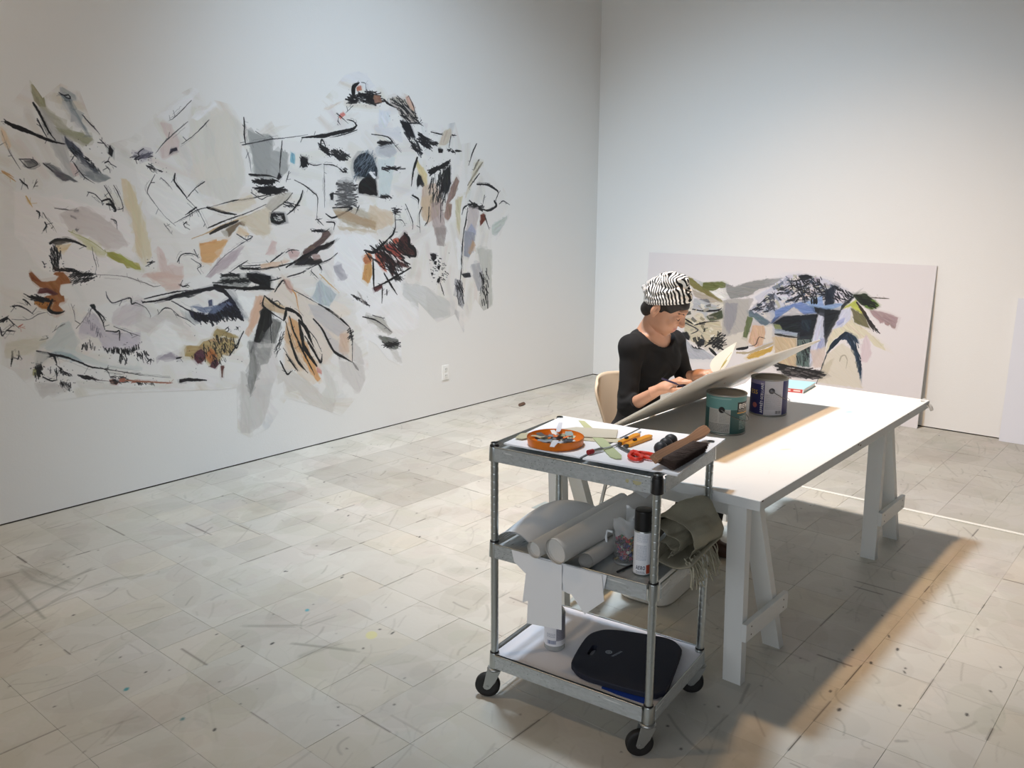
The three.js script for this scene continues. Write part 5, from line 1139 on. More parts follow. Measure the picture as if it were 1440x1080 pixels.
solo('vellum_strip', plate([[2.985, 4.745], [2.965, 4.69], [2.995, 4.628], [3.04, 4.60], [3.05, 4.63], [3.03, 4.67], [3.012, 4.74]], ON + 0.005, 0.0008), vellum('#cfc9a4'), 'ochre vellum strip touching the orange tray at the cart corner', 'vellum strip');
solo('vellum_strip', plate([[3.10, 4.60], [3.17, 4.54], [3.27, 4.50], [3.30, 4.53], [3.22, 4.585], [3.14, 4.62]], ON + 0.0008, 0.0008), vellum('#d9d3b4'), 'cream vellum strip flat on the foam sheets', 'vellum strip');
solo('vellum_strip', plate([[3.138, 4.532], [3.158, 4.514], [3.355, 4.676], [3.373, 4.705], [3.36, 4.716], [3.335, 4.71], [3.155, 4.555]], ON + 0.002, 0.0014), vellum('#c3cf9c'), 'pale green vellum strip pointing at the scissors', 'vellum strip');
solo('vellum_strip', plate([[2.997, 4.408], [3.018, 4.401], [3.105, 4.469], [3.085, 4.488]], ON + 0.0004, 0.001), vellum('#cdd09a'), 'short yellow-green vellum strip at the rear edge of the cart top', 'vellum strip');
{ // paint brush
  const t = thing('paint_brush', 'thin paint brush with dark red bristles lying on the foam sheets', 'paint brush'); const y = ON + 0.0085;
  part(t, 'bristles', [rod([3.269, y, 4.733], [3.273, y, 4.712], 0.0075, 12)], std({ color: '#8e1c22', roughness: 0.7 }));
  part(t, 'ferrule', rod([3.273, y, 4.712], [3.279, y, 4.672], 0.006, 12), std({ color: '#c4c6c8', metalness: 0.9, roughness: 0.3 }));
  part(t, 'handle', tube([[3.279, y, 4.672], [3.283, y - 0.002, 4.62], [3.27, y - 0.004, 4.52], [3.25, y - 0.0055, 4.40]], 0.0028, 8), phy({ color: '#c9ccd0', roughness: 0.2, transmission: 0.3, thickness: 0 }));
}
function cutter(a, b, label) {
  const d = V(b[0] - a[0], 0, b[1] - a[1]), L = d.length(), t = thing('utility_knife', label, 'knife', [(a[0] + b[0]) / 2, ON, (a[1] + b[1]) / 2], -Math.atan2(d.z, d.x));
  const s = new THREE.Shape([[-L * 0.3, -0.008], [L * 0.42, -0.0105], [L * 0.5, -0.006], [L * 0.5, 0.006], [L * 0.42, 0.0105], [-L * 0.3, 0.008]].map(([x, y]) => new THREE.Vector2(x, y)));
  const g = new THREE.ExtrudeGeometry(s, { depth: 0.009, bevelEnabled: true, bevelSize: 0.0015, bevelThickness: 0.0015, bevelSegments: 2 }); g.rotateX(-Math.PI / 2); g.translate(0, 0.0018, 0);
  part(t, 'handle', g, std({ color: '#e79a15', roughness: 0.4 }));
  part(t, 'nose', box(L * 0.12, 0.008, 0.012, -L * 0.34, 0.006, 0, 0.002), std({ color: '#3b3a38', roughness: 0.4, metalness: 0.4 }));
  part(t, 'blade', plate([[-L * 0.52, -0.002], [-L * 0.4, 0.0045], [-L * 0.38, -0.0045]], 0.0055, 0.0008), std({ color: '#c9cccd', metalness: 1, roughness: 0.25 }));
  part(t, 'slider_knob', box(0.016, 0.006, 0.009, -L * 0.05, 0.0155, 0, 0.002), blackPlastic);
}
cutter([3.284, 4.60], [3.272, 4.45], 'orange utility knife lying beside the paint brush');
cutter([3.312, 4.612], [3.312, 4.44], 'orange utility knife lying nearer the black balls');
{ // scissors
  const t = thing('scissors', 'red-handled scissors on the cart top', 'scissors', [3.36, ON + 0.001, 4.633], -0.42); const steel2 = std({ color: '#7c7f80', metalness: 0.9, roughness: 0.35 });
  part(t, 'blade', plate([[-0.085, 0.002], [0.012, 0.008], [0.016, -0.003], [-0.02, -0.005]], 0.002, 0.0022), steel2);
  part(t, 'blade', plate([[-0.086, -0.001], [0.012, -0.009], [0.016, 0.003], [-0.02, 0.004]], 0.0045, 0.0022), steel2);
  part(t, 'pivot', cyl(0.004, 0.004, 0.003, 0, 0.008, 0, 14), chrome);
  const loop = (cx, cz, rx, rz, a) => { const p = []; for (let i = 0; i < 20; i++) { const q = i / 20 * 6.283, x = Math.cos(q) * rx, z = Math.sin(q) * rz; p.push(V(cx + x * Math.cos(a) - z * Math.sin(a), 0.0075, cz + x * Math.sin(a) + z * Math.cos(a))); } return new THREE.TubeGeometry(new THREE.CatmullRomCurve3(p, true), 40, 0.0062, 10, true); };
  const red = std({ color: '#d9301c', roughness: 0.35 });
  part(t, 'handle', [loop(0.055, 0.02, 0.03, 0.0175, 0.35), tube([[0.008, 0.0065, 0.002], [0.022, 0.0068, 0.008], [0.032, 0.0072, 0.012]], 0.0068, 10)], red);
  part(t, 'handle', [loop(0.06, -0.02, 0.036, 0.0185, -0.3), tube([[0.008, 0.008, -0.002], [0.02, 0.008, -0.007], [0.03, 0.0078, -0.011]], 0.0068, 10)], red);
}
[[3.437, 4.585], [3.426, 4.535], [3.416, 4.488]].forEach(([x, z], i) => {
  const g = new THREE.SphereGeometry(0.0215, 32, 24), p = g.attributes.position;
  for (let k = 0; k < p.count; k++) { const v = V(p.getX(k), p.getY(k), p.getZ(k)); const f = 1 + 0.05 * noise.noise(v.x * 60 + i * 9, v.y * 60, v.z * 60); v.multiplyScalar(f); p.setXYZ(k, v.x, Math.max(v.y, -0.0208), v.z); } g.computeVertexNormals();
  solo('graphite_ball', g, std({ color: '#2b2f33', roughness: 0.5 }), ['dark graphite-grey ball beside the bench brush, the one next to the scissors', 'dark graphite-grey ball between the two other balls beside the bench brush', 'dark graphite-grey ball beside the bench brush, the one farthest from the scissors'][i], 'ball', [x, ON + 0.0212, z], 0, 'three dark balls on the cart top');
});
{ // bench brush
  const a = V(3.488, 0, 4.722), b = V(3.452, 0, 4.335), d = b.clone().sub(a), L = d.length();
  const t = thing('bench_brush', 'wooden-handled bench brush with dark bristles on the cart top', 'brush', [(a.x + b.x) / 2, ON, (a.z + b.z) / 2], -Math.atan2(d.z, d.x));
  const prof = [[-0.5, 0.010], [-0.46, 0.0125], [-0.1, 0.012], [0.08, 0.0095], [0.2, 0.011], [0.36, 0.0155], [0.46, 0.0145], [0.5, 0.007]];
  const sh = new THREE.Shape(); sh.moveTo(-0.5 * L, -prof[0][1]); sh.splineThru(prof.slice(1).map(([u, w]) => new THREE.Vector2(u * L, -w))); sh.lineTo(0.5 * L, 0.007); sh.splineThru(prof.slice().reverse().slice(1).map(([u, w]) => new THREE.Vector2(u * L, w))); sh.closePath();
  const g = new THREE.ExtrudeGeometry(sh, { depth: 0.011, bevelEnabled: true, bevelSize: 0.002, bevelThickness: 0.003, bevelSegments: 2, curveSegments: 8 }); g.rotateX(-Math.PI / 2 + 0.7); g.translate(0, 0.0265, 0.004);
  const pp = g.attributes.position; for (let i = 0; i < pp.count; i++) { const u = pp.getX(i) / L; pp.setY(i, pp.getY(i) + 0.012 * Math.max(0, u - 0.1)); } g.computeVertexNormals();
  const wd = canvas(256, 64), c = wd.getContext('2d'); c.fillStyle = '#a37a5a'; c.fillRect(0, 0, 256, 64); for (let i = 0; i < 90; i++) { c.globalAlpha = 0.25; c.strokeStyle = rnd() < 0.5 ? '#7c5840' : '#bd9576'; const y = rr(0, 64); c.beginPath(); c.moveTo(0, y); c.bezierCurveTo(80, y + rr(-5, 5), 170, y + rr(-5, 5), 256, y); c.stroke(); }
  for (let i = 0; i < pp.count; i++) g.attributes.uv.setXY(i, pp.getX(i) / L + 0.5, (pp.getZ(i) + 0.03) / 0.06);
  part(t, 'handle', g, std({ map: canvasTexture(wd), roughness: 0.5 }));
  const br = []; const thin = new THREE.CylinderGeometry(0.0005, 0.0011, 1, 4, 1, true);
  for (let i = 0; i < 8000; i++) { const u = rr(-0.44, 0.14), v = rr(-1, 1), y0 = 0.021 + v * 0.009, z0 = 0.014 + v * 0.006, A = V(u * L, y0, z0), D = V(rr(-0.12, 0.12) + u * 0.18, -0.2 + v * 0.22 + rr(-0.06, 0.06), 1).normalize(), len = rr(0.046, 0.056), B = A.clone().addScaledVector(D, len); B.y = Math.max(B.y, 0.0015);
    const q = thin.clone(); q.scale(1, A.distanceTo(B), 1); q.applyQuaternion(new THREE.Quaternion().setFromUnitVectors(V(0, 1, 0), B.clone().sub(A).normalize())); q.translate((A.x + B.x) / 2, (A.y + B.y) / 2, (A.z + B.z) / 2); br.push(q); }
  const m = part(t, 'bristles', br, std({ color: '#3f3028', roughness: 0.75 }), 'dark brown bristle tuft'); m.userData.kind = 'stuff';
}
for (const o of scene.children.slice(firstOnTop)) { o.position.z += SHIFT; o.position.x += 0.032; }
// ------------------------------------------------------------------ on the middle shelf
const MID = DECK[1] + 0.0005;
const ex = V(0.9935, 0, -0.1143), ez = V(0.1143, 0, 0.9935); // the cart's own axes
const C = (u, y, w) => V(CART.x, y, CART.z).addScaledVector(ex, u).addScaledVector(ez, w);
const whitePaper = std({ color: '#e3e5e6', roughness: 0.75, side: THREE.DoubleSide });
const trace = phy({ color: '#dcdbd6', roughness: 0.6, transmission: 0.18, thickness: 0, side: THREE.DoubleSide });
// loose stack of big sheets, bulging over the left half of the shelf and folding down in front
for (let i = 0; i < 4; i++) {
  const h = 0.006 + i * 0.006, k = i;
  const g = sheet((u, v) => { const a = -0.268 + (0.125 + 0.1 * (1 - v)) * u, b = -0.182 + (0.355 + 0.006 * k) * v; const bulge = 0.075 * Math.sin(Math.PI * Math.min(1, u * 0.95 + 0.1)) * Math.sin(Math.PI * (0.15 + 0.7 * (1 - v))) ; return C(a, MID + h + bulge + 0.002 * Math.sin(u * 7 + v * 5 + k), b); }, 16, 16, 0.0012);
  solo('paper_sheet', g, whitePaper, i < 3 ? 'large white sheet in the bulging stack on the middle shelf' : 'topmost large white sheet bulging on the middle shelf', 'paper', [0, 0, 0], 0, i < 3 ? 'stacked white sheets on the middle shelf' : undefined);
}
{ // topmost sheet carries a few dark pencil marks and clipped corner pieces
  const g = sheet((u, v) => C(-0.292 + 0.05 * u, MID + 0.053 + 0.004 * v, -0.12 + 0.09 * v), 4, 4, 0.0008);
  solo('clear_offcut', g, phy({ color: '#dfe6e2', roughness: 0.3, transmission: 0.6, thickness: 0, side: THREE.DoubleSide }), 'clear film offcut with yellow and black dots beside the white sheets', 'film');
}
function hang(points, bow, label, mat) { // sheet falling over the front rim: outline in shelf coordinates [u, y]
  const s = new THREE.Shape(points.map((p) => new THREE.Vector2(p[0], p[1]))), g = new THREE.ExtrudeGeometry(s, { depth: 0.0008, bevelEnabled: false }), p = g.attributes.position;
  for (let i = 0; i < p.count; i++) { const q = C(p.getX(i), p.getY(i), 0.232 + bow + p.getZ(i) + 0.06 * (0.56 - p.getY(i)) * bow * 10); p.setXYZ(i, q.x, q.y, q.z); } g.computeVertexNormals();
  return solo('hanging_sheet', g, mat, label, 'paper');
}
hang([[-0.2, 0.566], [-0.19, 0.527], [-0.15, 0.50], [0.02, 0.47], [0.135, 0.51], [0.145, 0.566]], 0.0, 'white sheet edge folded down over the middle shelf rim', whitePaper);
hang([[-0.17, 0.562], [-0.143, 0.50], [-0.155, 0.395], [-0.1, 0.425], [-0.06, 0.562]], 0.002, 'narrow grey sheet hanging over the middle shelf rim beneath the paper rolls', whitePaper);
hang([[-0.125, 0.563], [-0.135, 0.33], [-0.005, 0.345], [-0.008, 0.563]], 0.006, 'long white sheet hanging low in front of the spray bottle', whitePaper);
hang([[0.0, 0.564], [-0.01, 0.505], [0.012, 0.49], [0.075, 0.42], [0.14, 0.482], [0.13, 0.564]], 0.004, 'wide white sheet hanging from the middle shelf with a cut corner', whitePaper);
function roll(u0, w0, u1, w1, y0, y1, r, label, inner) {
  const A = C(u0, y0, w0), B = C(u1, y1, w1), ax = B.clone().sub(A), L = ax.length(); ax.normalize(); const s1 = V(0, 1, 0).addScaledVector(ax, -ax.y).normalize(), s2 = ax.clone().cross(s1);
  const g = sheet((u, v) => { const a = u * 6.2832 * 1.12, q = r - 0.0016 * u * 1.0 + 0.0012 * Math.sin(a * 2 + v * 3); return A.clone().addScaledVector(ax, v * L).addScaledVector(s1, Math.cos(a) * q).addScaledVector(s2, Math.sin(a) * q); }, 44, 6, 0.0009);
  const t = thing('tracing_paper_roll', label, 'paper roll'); part(t, 'outer_turn', g, trace);
  const g2 = sheet((u, v) => { const a = u * 6.2832 * 1.6 + 2, q = r * 0.965 - 0.003 * u; return A.clone().addScaledVector(ax, 0.004 + v * (L - 0.008)).addScaledVector(s1, Math.cos(a) * q).addScaledVector(s2, Math.sin(a) * q); }, 44, 4, 0.0009);
  part(t, 'inner_turn', g2, trace);
  if (inner) { const e = new THREE.CircleGeometry(r * 0.94, 40), m = part(t, 'end_flap', e, trace, 'translucent flap folded over the roll end'); m.quaternion.setFromUnitVectors(V(0, 0, 1), ax.clone().negate()); m.position.copy(A.clone().addScaledVector(ax, 0.012)); }
  return t;
}
roll(-0.02, 0.262, 0.085, -0.17, MID + 0.06, MID + 0.122, 0.043, 'widest tracing paper roll jutting over the front of the middle shelf', true);
roll(-0.1, 0.258, -0.002, -0.17, MID + 0.045, MID + 0.1, 0.029, 'thin tracing paper roll lying against the widest roll on its sheet-stack side', true);
roll(0.056, 0.205, 0.068, -0.15, MID + 0.0275, MID + 0.0275, 0.026, 'short narrow tracing paper roll next to the plastic cup', false);
{
  const A = C(0.03, MID + 0.13, -0.10), g = sheet((u, v) => C(-0.03 + 0.15 * u, MID + 0.172 + 0.028 * Math.sin(Math.PI * u) + 0.006 * Math.sin(Math.PI * 2 * u) - 0.012 * v, -0.2 + 0.12 * v), 16, 8, 0.0009);
  solo('folded_sheet', g, whitePaper, 'white sheet arched over the back ends of the paper rolls', 'paper');
}
{ // cup of pins in a plastic bag
  const p = C(0.134, MID, 0.08), t = thing('pin_cup', 'clear plastic cup holding colourful push pins on the middle shelf', 'cup', [p.x, p.y, p.z]);
  const clear = phy({ color: '#e9ecec', roughness: 0.12, transmission: 0.9, thickness: 0, ior: 1.45, side: THREE.DoubleSide });
  t.scale.setScalar(1.06);
  part(t, 'cup_wall', lathe([[0, 0.001], [0.032, 0.001], [0.036, 0.006], [0.044, 0.098], [0.046, 0.1], [0.046, 0.102]], 40), clear);
  part(t, 'foot_ring', lathe([[0.03, 0.001], [0.038, 0.0005], [0.04, 0.005], [0.037, 0.009]], 40), phy({ color: '#9ea3a4', roughness: 0.25, transmission: 0.5, thickness: 0 }));
  part(t, 'cup_handle', tube([[-0.043, 0.085, 0.01], [-0.062, 0.083, 0.012], [-0.064, 0.06, 0.014], [-0.056, 0.03, 0.016]], 0.004, 8), std({ color: '#d6dadb', roughness: 0.4 }));
  const bag = sheet((u, v) => { const a = -0.3 + u * 4.1, r = 0.0445 + 0.012 * v + 0.004 * Math.sin(a * 5 + v * 6) * v; return V(Math.sin(a) * r, 0.095 + 0.058 * v + 0.006 * Math.sin(a * 7), Math.cos(a) * r); }, 40, 10, 0.0004);
  part(t, 'plastic_bag', bag, phy({ color: '#eef0f0', roughness: 0.2, transmission: 0.75, thickness: 0, side: THREE.DoubleSide }), 'crumpled clear bag standing out of the cup');
}
{
  const p = C(0.134, MID, 0.08), cols = ['#b5232b', '#d8731f', '#2d3f8f', '#4c2a63', '#d9d6cc', '#7d6a2a', '#1f1f22', '#a3405c', '#3d7a52', '#c9a23a'], hues = ['red', 'orange', 'blue', 'dark purple', 'white', 'brown', 'black', 'pink', 'green', 'yellow'];
  const pin = new THREE.Group();
  const head = lathe([[0, 0.0], [0.0055, 0.0005], [0.0058, 0.002], [0.0032, 0.004], [0.003, 0.009], [0.0048, 0.0115], [0.0048, 0.0135], [0, 0.014]], 10), needle = rod([0, -0.009, 0], [0, 0, 0], 0.0007, 5), nm = std({ color: '#c2c4c6', metalness: 1, roughness: 0.3 });
  const mats = cols.map((c) => std({ color: c, roughness: 0.3 }));
  for (let i = 0; i < 150; i++) {
    const y = 0.01 + 0.08 * Math.pow(i / 150, 0.9), R = 0.0315 + 0.0075 * y / 0.12, a = i * 2.39996, r = R * Math.sqrt(rr(0.15, 0.95));
    const hue = Math.floor(rr(0, cols.length)), g = thing('push_pin', hues[hue] + ' push pin among the pins in the clear cup', 'push pin', [p.x + Math.cos(a) * r * 0.86, p.y + y + 0.004, p.z + Math.sin(a) * r * 0.86], 0, 'push pins in the clear cup');
    part(g, 'pin_head', head, mats[hue]); part(g, 'needle', needle, nm); g.rotation.set(rr(0, 6), rr(0, 6), rr(0, 6)); g.scale.setScalar(1.05);
  }
}
{ // spray can
  const p = C(0.212, MID, 0.13), t = thing('spray_can', 'white spray can with a black cap on the middle shelf', 'spray can', [p.x, p.y, p.z], faceTurn(p.x, p.z) + Math.PI);
  t.scale.setScalar(1.06);
  const cv = canvas(512, 256), c = cv.getContext('2d'); c.fillStyle = '#e3e6ea'; c.fillRect(0, 0, 512, 256); smallPrint(c, 195, 300, 12, 60, 7, '#a9b2bf'); smallPrint(c, 195, 290, 76, 170, 8, '#98a2b2'); c.fillStyle = '#30384a'; c.font = 'bold 34px sans-serif'; c.fillText('AERO', 196, 226); smallPrint(c, 196, 280, 236, 248, 8, '#30384a'); c.fillStyle = '#b04a32'; c.fillRect(292, 196, 40, 54);
  const s = new THREE.CylinderGeometry(0.0265, 0.0265, 0.126, 40, 1, true); s.translate(0, 0.068, 0); part(t, 'can_body', s, std({ map: canvasTexture(cv), roughness: 0.35 }), 'white printed can');
  part(t, 'can_base', lathe([[0, 0.001], [0.024, 0.001], [0.027, 0.003], [0.0265, 0.006]], 40), chrome); part(t, 'can_shoulder', lathe([[0.0265, 0.13], [0.0275, 0.132], [0.025, 0.137], [0, 0.137]], 40), chrome);
  part(t, 'cap', lathe([[0.0262, 0.133], [0.0262, 0.19], [0.024, 0.194], [0, 0.195]], 40), std({ color: '#0d0e10', roughness: 0.3 }), 'glossy black cap');
}
{ // bundled cloth: thick folds with a frayed lower edge
  const t = thing('cloth_bundle', 'folded grey-beige canvas cloth bundled on the corner of the middle shelf', 'cloth'); const cloth = std({ color: '#a9a48f', roughness: 0.95, side: THREE.DoubleSide, bumpMap: rollerBump, bumpScale: 0.0015 });
  const fold = (c0, r0, r1, a0, a1, z0, z1, wob) => sheet((u, v) => { const a = a0 + (a1 - a0) * u, r = r0 + (r1 - r0) * u + wob * Math.sin(a * 3 + v * 4) + 0.012 * noise.noise(a * 1.3 + r0 * 50, v * 2.2, r0 * 90) + 0.005 * noise.noise(a * 4, v * 6, r0 * 70); return C(c0[0] + Math.cos(a) * r * 1.1, MID + c0[1] + Math.sin(a) * r, z0 + (z1 - z0) * v + 0.01 * Math.sin(a * 2)); }, 48, 10, 0.0035);
  part(t, 'outer_fold', fold([0.275, 0.092], 0.085, 0.07, 3.5, -0.9, 0.06, -0.165, 0.004), cloth);
  part(t, 'inner_fold', fold([0.262, 0.078], 0.062, 0.03, 3.4, -1.2, 0.072, -0.16, 0.007), cloth);
  part(t, 'inner_fold', fold([0.272, 0.066], 0.04, 0.012, 4.2, -1.6, 0.082, -0.15, 0.006), cloth);
  part(t, 'lower_fold', sheet((u, v) => C(0.2 + 0.16 * u, MID + 0.018 + 0.034 * u + 0.016 * Math.sin(u * 6 + v * 2) * (1 - u * 0.5), 0.11 - 0.26 * v), 24, 10, 0.006), cloth);
  const fr = []; for (let i = 0; i < 46; i++) { const w = rr(-0.13, 0.1), u = rr(0.325, 0.35), y = MID + rr(0.025, 0.06), A = C(u, y, w), B = C(u + rr(0.005, 0.025), y - rr(0.02, 0.04), w + rr(-0.01, 0.01)), D = C(u + rr(0.01, 0.045), y - rr(0.05, 0.085), w + rr(-0.02, 0.02)); fr.push(tube([A.toArray(), B.toArray(), D.toArray()], rr(0.0012, 0.0035), 5, 8)); }
  const m = part(t, 'fringe', fr, std({ color: '#a9a48f', roughness: 1 }), 'frayed threads'); m.userData.kind = 'stuff';
}
solo('black_pencil', rod(C(0.15, MID + 0.004, 0.175).toArray(), C(0.176, MID + 0.004, 0.06).toArray(), 0.0035, 8), std({ color: '#17181a', roughness: 0.5 }), 'thin black pencil on the bare part of the middle shelf', 'pencil');
// ------------------------------------------------------------------ on the bottom shelf
const LOW = DECK[2] + 0.0005;
{
  const g = sheet((u, v) => C(-0.295 + 0.59 * u, LOW + 0.0016 + 0.012 * Math.pow(Math.abs(2 * v - 1), 14) + 0.0006 * Math.sin(u * 14 + v * 5), -0.215 + 0.43 * v), 36, 24, 0.001);
  solo('shelf_liner', g, std({ color: '#dddde2', roughness: 0.8, side: THREE.DoubleSide }), 'white paper liner on the bottom shelf with a torn rear edge', 'paper liner');
}
{
  const pad = [[3.209, 4.704], [3.158, 4.557], [3.162, 4.49], [3.20, 4.447], [3.315, 4.395], [3.385, 4.377], [3.436, 4.402], [3.459, 4.445], [3.525, 4.635], [3.527, 4.682], [3.50, 4.711], [3.364, 4.745], [3.286, 4.755], [3.239, 4.737]];
  const round = new THREE.CatmullRomCurve3(pad.map((p) => V(p[0], 0, p[1])), true, 'catmullrom', 0.5).getPoints(60).slice(0, -1).map((p) => [p.x, p.z]);
  const hole = []; for (let i = 0; i < 20; i++) { const a = i / 20 * 6.283, cx = Math.sign(Math.cos(a)) * Math.pow(Math.abs(Math.cos(a)), 0.6) * 0.011, cz = Math.sign(Math.sin(a)) * Math.pow(Math.abs(Math.sin(a)), 0.6) * 0.036; hole.push([3.222 + cx * 0.94 + cz * 0.3, 4.612 - cx * 0.3 + cz * 0.94]); }
  const t = thing('kneeling_pad', 'navy foam kneeling pad with a hand slot on the bottom shelf', 'pad', [0.032, LOW + 0.006, SHIFT]);
  part(t, 'pad_body', plate(round, 0, 0.02, 0.004, hole), std({ color: '#151b2c', roughness: 0.75, bumpMap: rollerBump, bumpScale: 0.0006 }));
  const em = std({ color: '#7f8690', roughness: 0.6 }); const ringG = new THREE.TorusGeometry(0.0095, 0.0022, 6, 28); ringG.rotateX(Math.PI / 2); ringG.scale(1, 0.15, 1); ringG.translate(3.272, 0.0203, 4.588);
  const dot = new THREE.TorusGeometry(0.0035, 0.0016, 6, 20); dot.rotateX(Math.PI / 2); dot.scale(1, 0.15, 1); dot.translate(3.272, 0.0203, 4.588);
  const marks = []; for (let i = 0; i < 8; i++) marks.push(plate([[3.292 + i * 0.0008, 4.604 - i * 0.0062], [3.3 + i * 0.0008 + (i % 3) * 0.001, 4.602 - i * 0.0062], [3.3 + i * 0.0008, 4.6 - i * 0.0062], [3.293 + i * 0.0008, 4.602 - i * 0.0062]], 0.02, 0.0006));
  part(t, 'logo', [ringG, dot, ...marks], em, 'small grey printed emblem with a line of tiny lettering');
}
solo('blue_folder', plate([[3.35, 4.735], [3.437, 4.723], [3.515, 4.71], [3.528, 4.74], [3.45, 4.752], [3.362, 4.765]], LOW + 0.0035, 0.0016), std({ color: '#1d3f96', roughness: 0.45 }), 'blue plastic folder edge showing under the navy pad', 'folder', [0.032, 0, SHIFT]);
{ // spray bottle
  const p = C(-0.143, LOW + 0.004, 0.048), t = thing('spray_bottle', 'clear bottle with a white printed label standing on the bottom shelf', 'bottle', [p.x, p.y, p.z], faceTurn(p.x, p.z) + Math.PI);
  part(t, 'bottle_body', lathe([[0, 0], [0.032, 0.0], [0.0355, 0.004], [0.0355, 0.13], [0.033, 0.142], [0.02, 0.158], [0.013, 0.165], [0.013, 0.176]], 40), phy({ color: '#d9dcda', roughness: 0.18, transmission: 0.55, thickness: 0, side: THREE.DoubleSide }));
  const cv = canvas(512, 256), c = cv.getContext('2d'); c.fillStyle = '#e3e3e6'; c.fillRect(0, 0, 512, 256); c.fillStyle = '#9796a0'; c.fillRect(268, 0, 120, 210); smallPrint(c, 272, 384, 8, 200, 8, '#6d6c76'); smallPrint(c, 190, 262, 150, 180, 9, '#8f95a4'); c.fillStyle = '#5e6a8c'; for (let i = 0; i < 26; i++) c.fillRect(196 + i * 2.8, 206, rr(1, 2.4), 32);
  const s = new THREE.CylinderGeometry(0.0361, 0.0361, 0.112, 40, 1, true); s.translate(0, 0.076, 0); part(t, 'label', s, std({ map: canvasTexture(cv), roughness: 0.4 }), 'white label with blue barcode');
  part(t, 'nozzle', [cyl(0.014, 0.014, 0.016, 0, 0.18, 0, 20), cyl(0.008, 0.007, 0.022, 0, 0.199, 0, 16)], blackPlastic);
}
// ------------------------------------------------------------------ chair
const SHELL = std({ color: '#d9c6ac', roughness: 0.5 });
{
  const t = thing('shell_chair', 'pale moulded shell chair the woman is sitting on', 'chair', [2.65, 0, 3.35]);
  part(t, 'backrest', sheet((u, v) => { const a = (u - 0.5) * 2, w = 0.15 + 0.065 * v - 0.05 * Math.pow(v, 14), y = 0.47 + 0.365 * v - 0.02 * a * a * v; return V(-0.19 - 0.06 * v * v + 0.075 * a * a + 0.045 * Math.pow(1 - v, 3), y, a * w); }, 24, 24, 0.012), SHELL);
  part(t, 'seat', sheet((u, v) => { const a = (v - 0.5) * 2, x = -0.175 + 0.385 * u; return V(x, 0.452 - 0.01 * Math.sin(Math.PI * u) + 0.018 * a * a - 0.03 * Math.pow(u, 6), a * (0.165 + 0.045 * Math.sin(Math.PI * (0.2 + 0.6 * u)))); }, 20, 20, 0.012), SHELL);
  const metal = std({ color: '#b9bbbb', roughness: 0.3, metalness: 0.9 });
  for (const [x, z] of [[-0.14, -0.15], [-0.14, 0.15], [0.15, -0.15], [0.15, 0.15]]) { const l = part(t, 'leg', tube([[x * 0.75, 0.436, z * 0.75], [x * 0.95, 0.3, z * 0.95], [x * 1.25, 0.006, z * 1.22]], 0.0095, 10), metal); part(l, 'foot', cyl(0.012, 0.012, 0.012, x * 1.25, 0.006, z * 1.22, 14), blackPlastic); }
}
// ------------------------------------------------------------------ woman at the table
// signed-distance modelling: bodies are joined from tapered capsules and ellipsoids, then meshed on a grid
const cap = (a, b, ra, rb) => { const ax = a[0], ay = a[1], az = a[2], bx = b[0] - ax, by = b[1] - ay, bz = b[2] - az, l2 = bx * bx + by * by + bz * bz; return (x, y, z) => { const px = x - ax, py = y - ay, pz = z - az, h = Math.max(0, Math.min(1, (px * bx + py * by + pz * bz) / l2)), dx = px - bx * h, dy = py - by * h, dz = pz - bz * h; return Math.sqrt(dx * dx + dy * dy + dz * dz) - (ra + (rb - ra) * h); }; };
const ell = (c, R, A = V(1, 0, 0), B = V(0, 1, 0), D = V(0, 0, 1)) => (x, y, z) => { const px = x - c[0], py = y - c[1], pz = z - c[2], a = (px * A.x + py * A.y + pz * A.z) / R[0], b = (px * B.x + py * B.y + pz * B.z) / R[1], d = (px * D.x + py * D.y + pz * D.z) / R[2], k = Math.sqrt(a * a + b * b + d * d), g = Math.sqrt(a * a / R[0] / R[0] + b * b / R[1] / R[1] + d * d / R[2] / R[2]); return k < 1e-6 ? -Math.min(...R) : k * (k - 1) / Math.max(g, 1e-9); };
const smin = (a, b, k) => { const h = Math.max(k - Math.abs(a - b), 0) / k; return Math.min(a, b) - h * h * k * 0.25; };
const smax = (a, b, k) => -smin(-a, -b, k);
const blend = (fs, k) => (x, y, z) => { let d = fs[0](x, y, z); for (let i = 1; i < fs.length; i++) d = smin(d, fs[i](x, y, z), k); return d; };
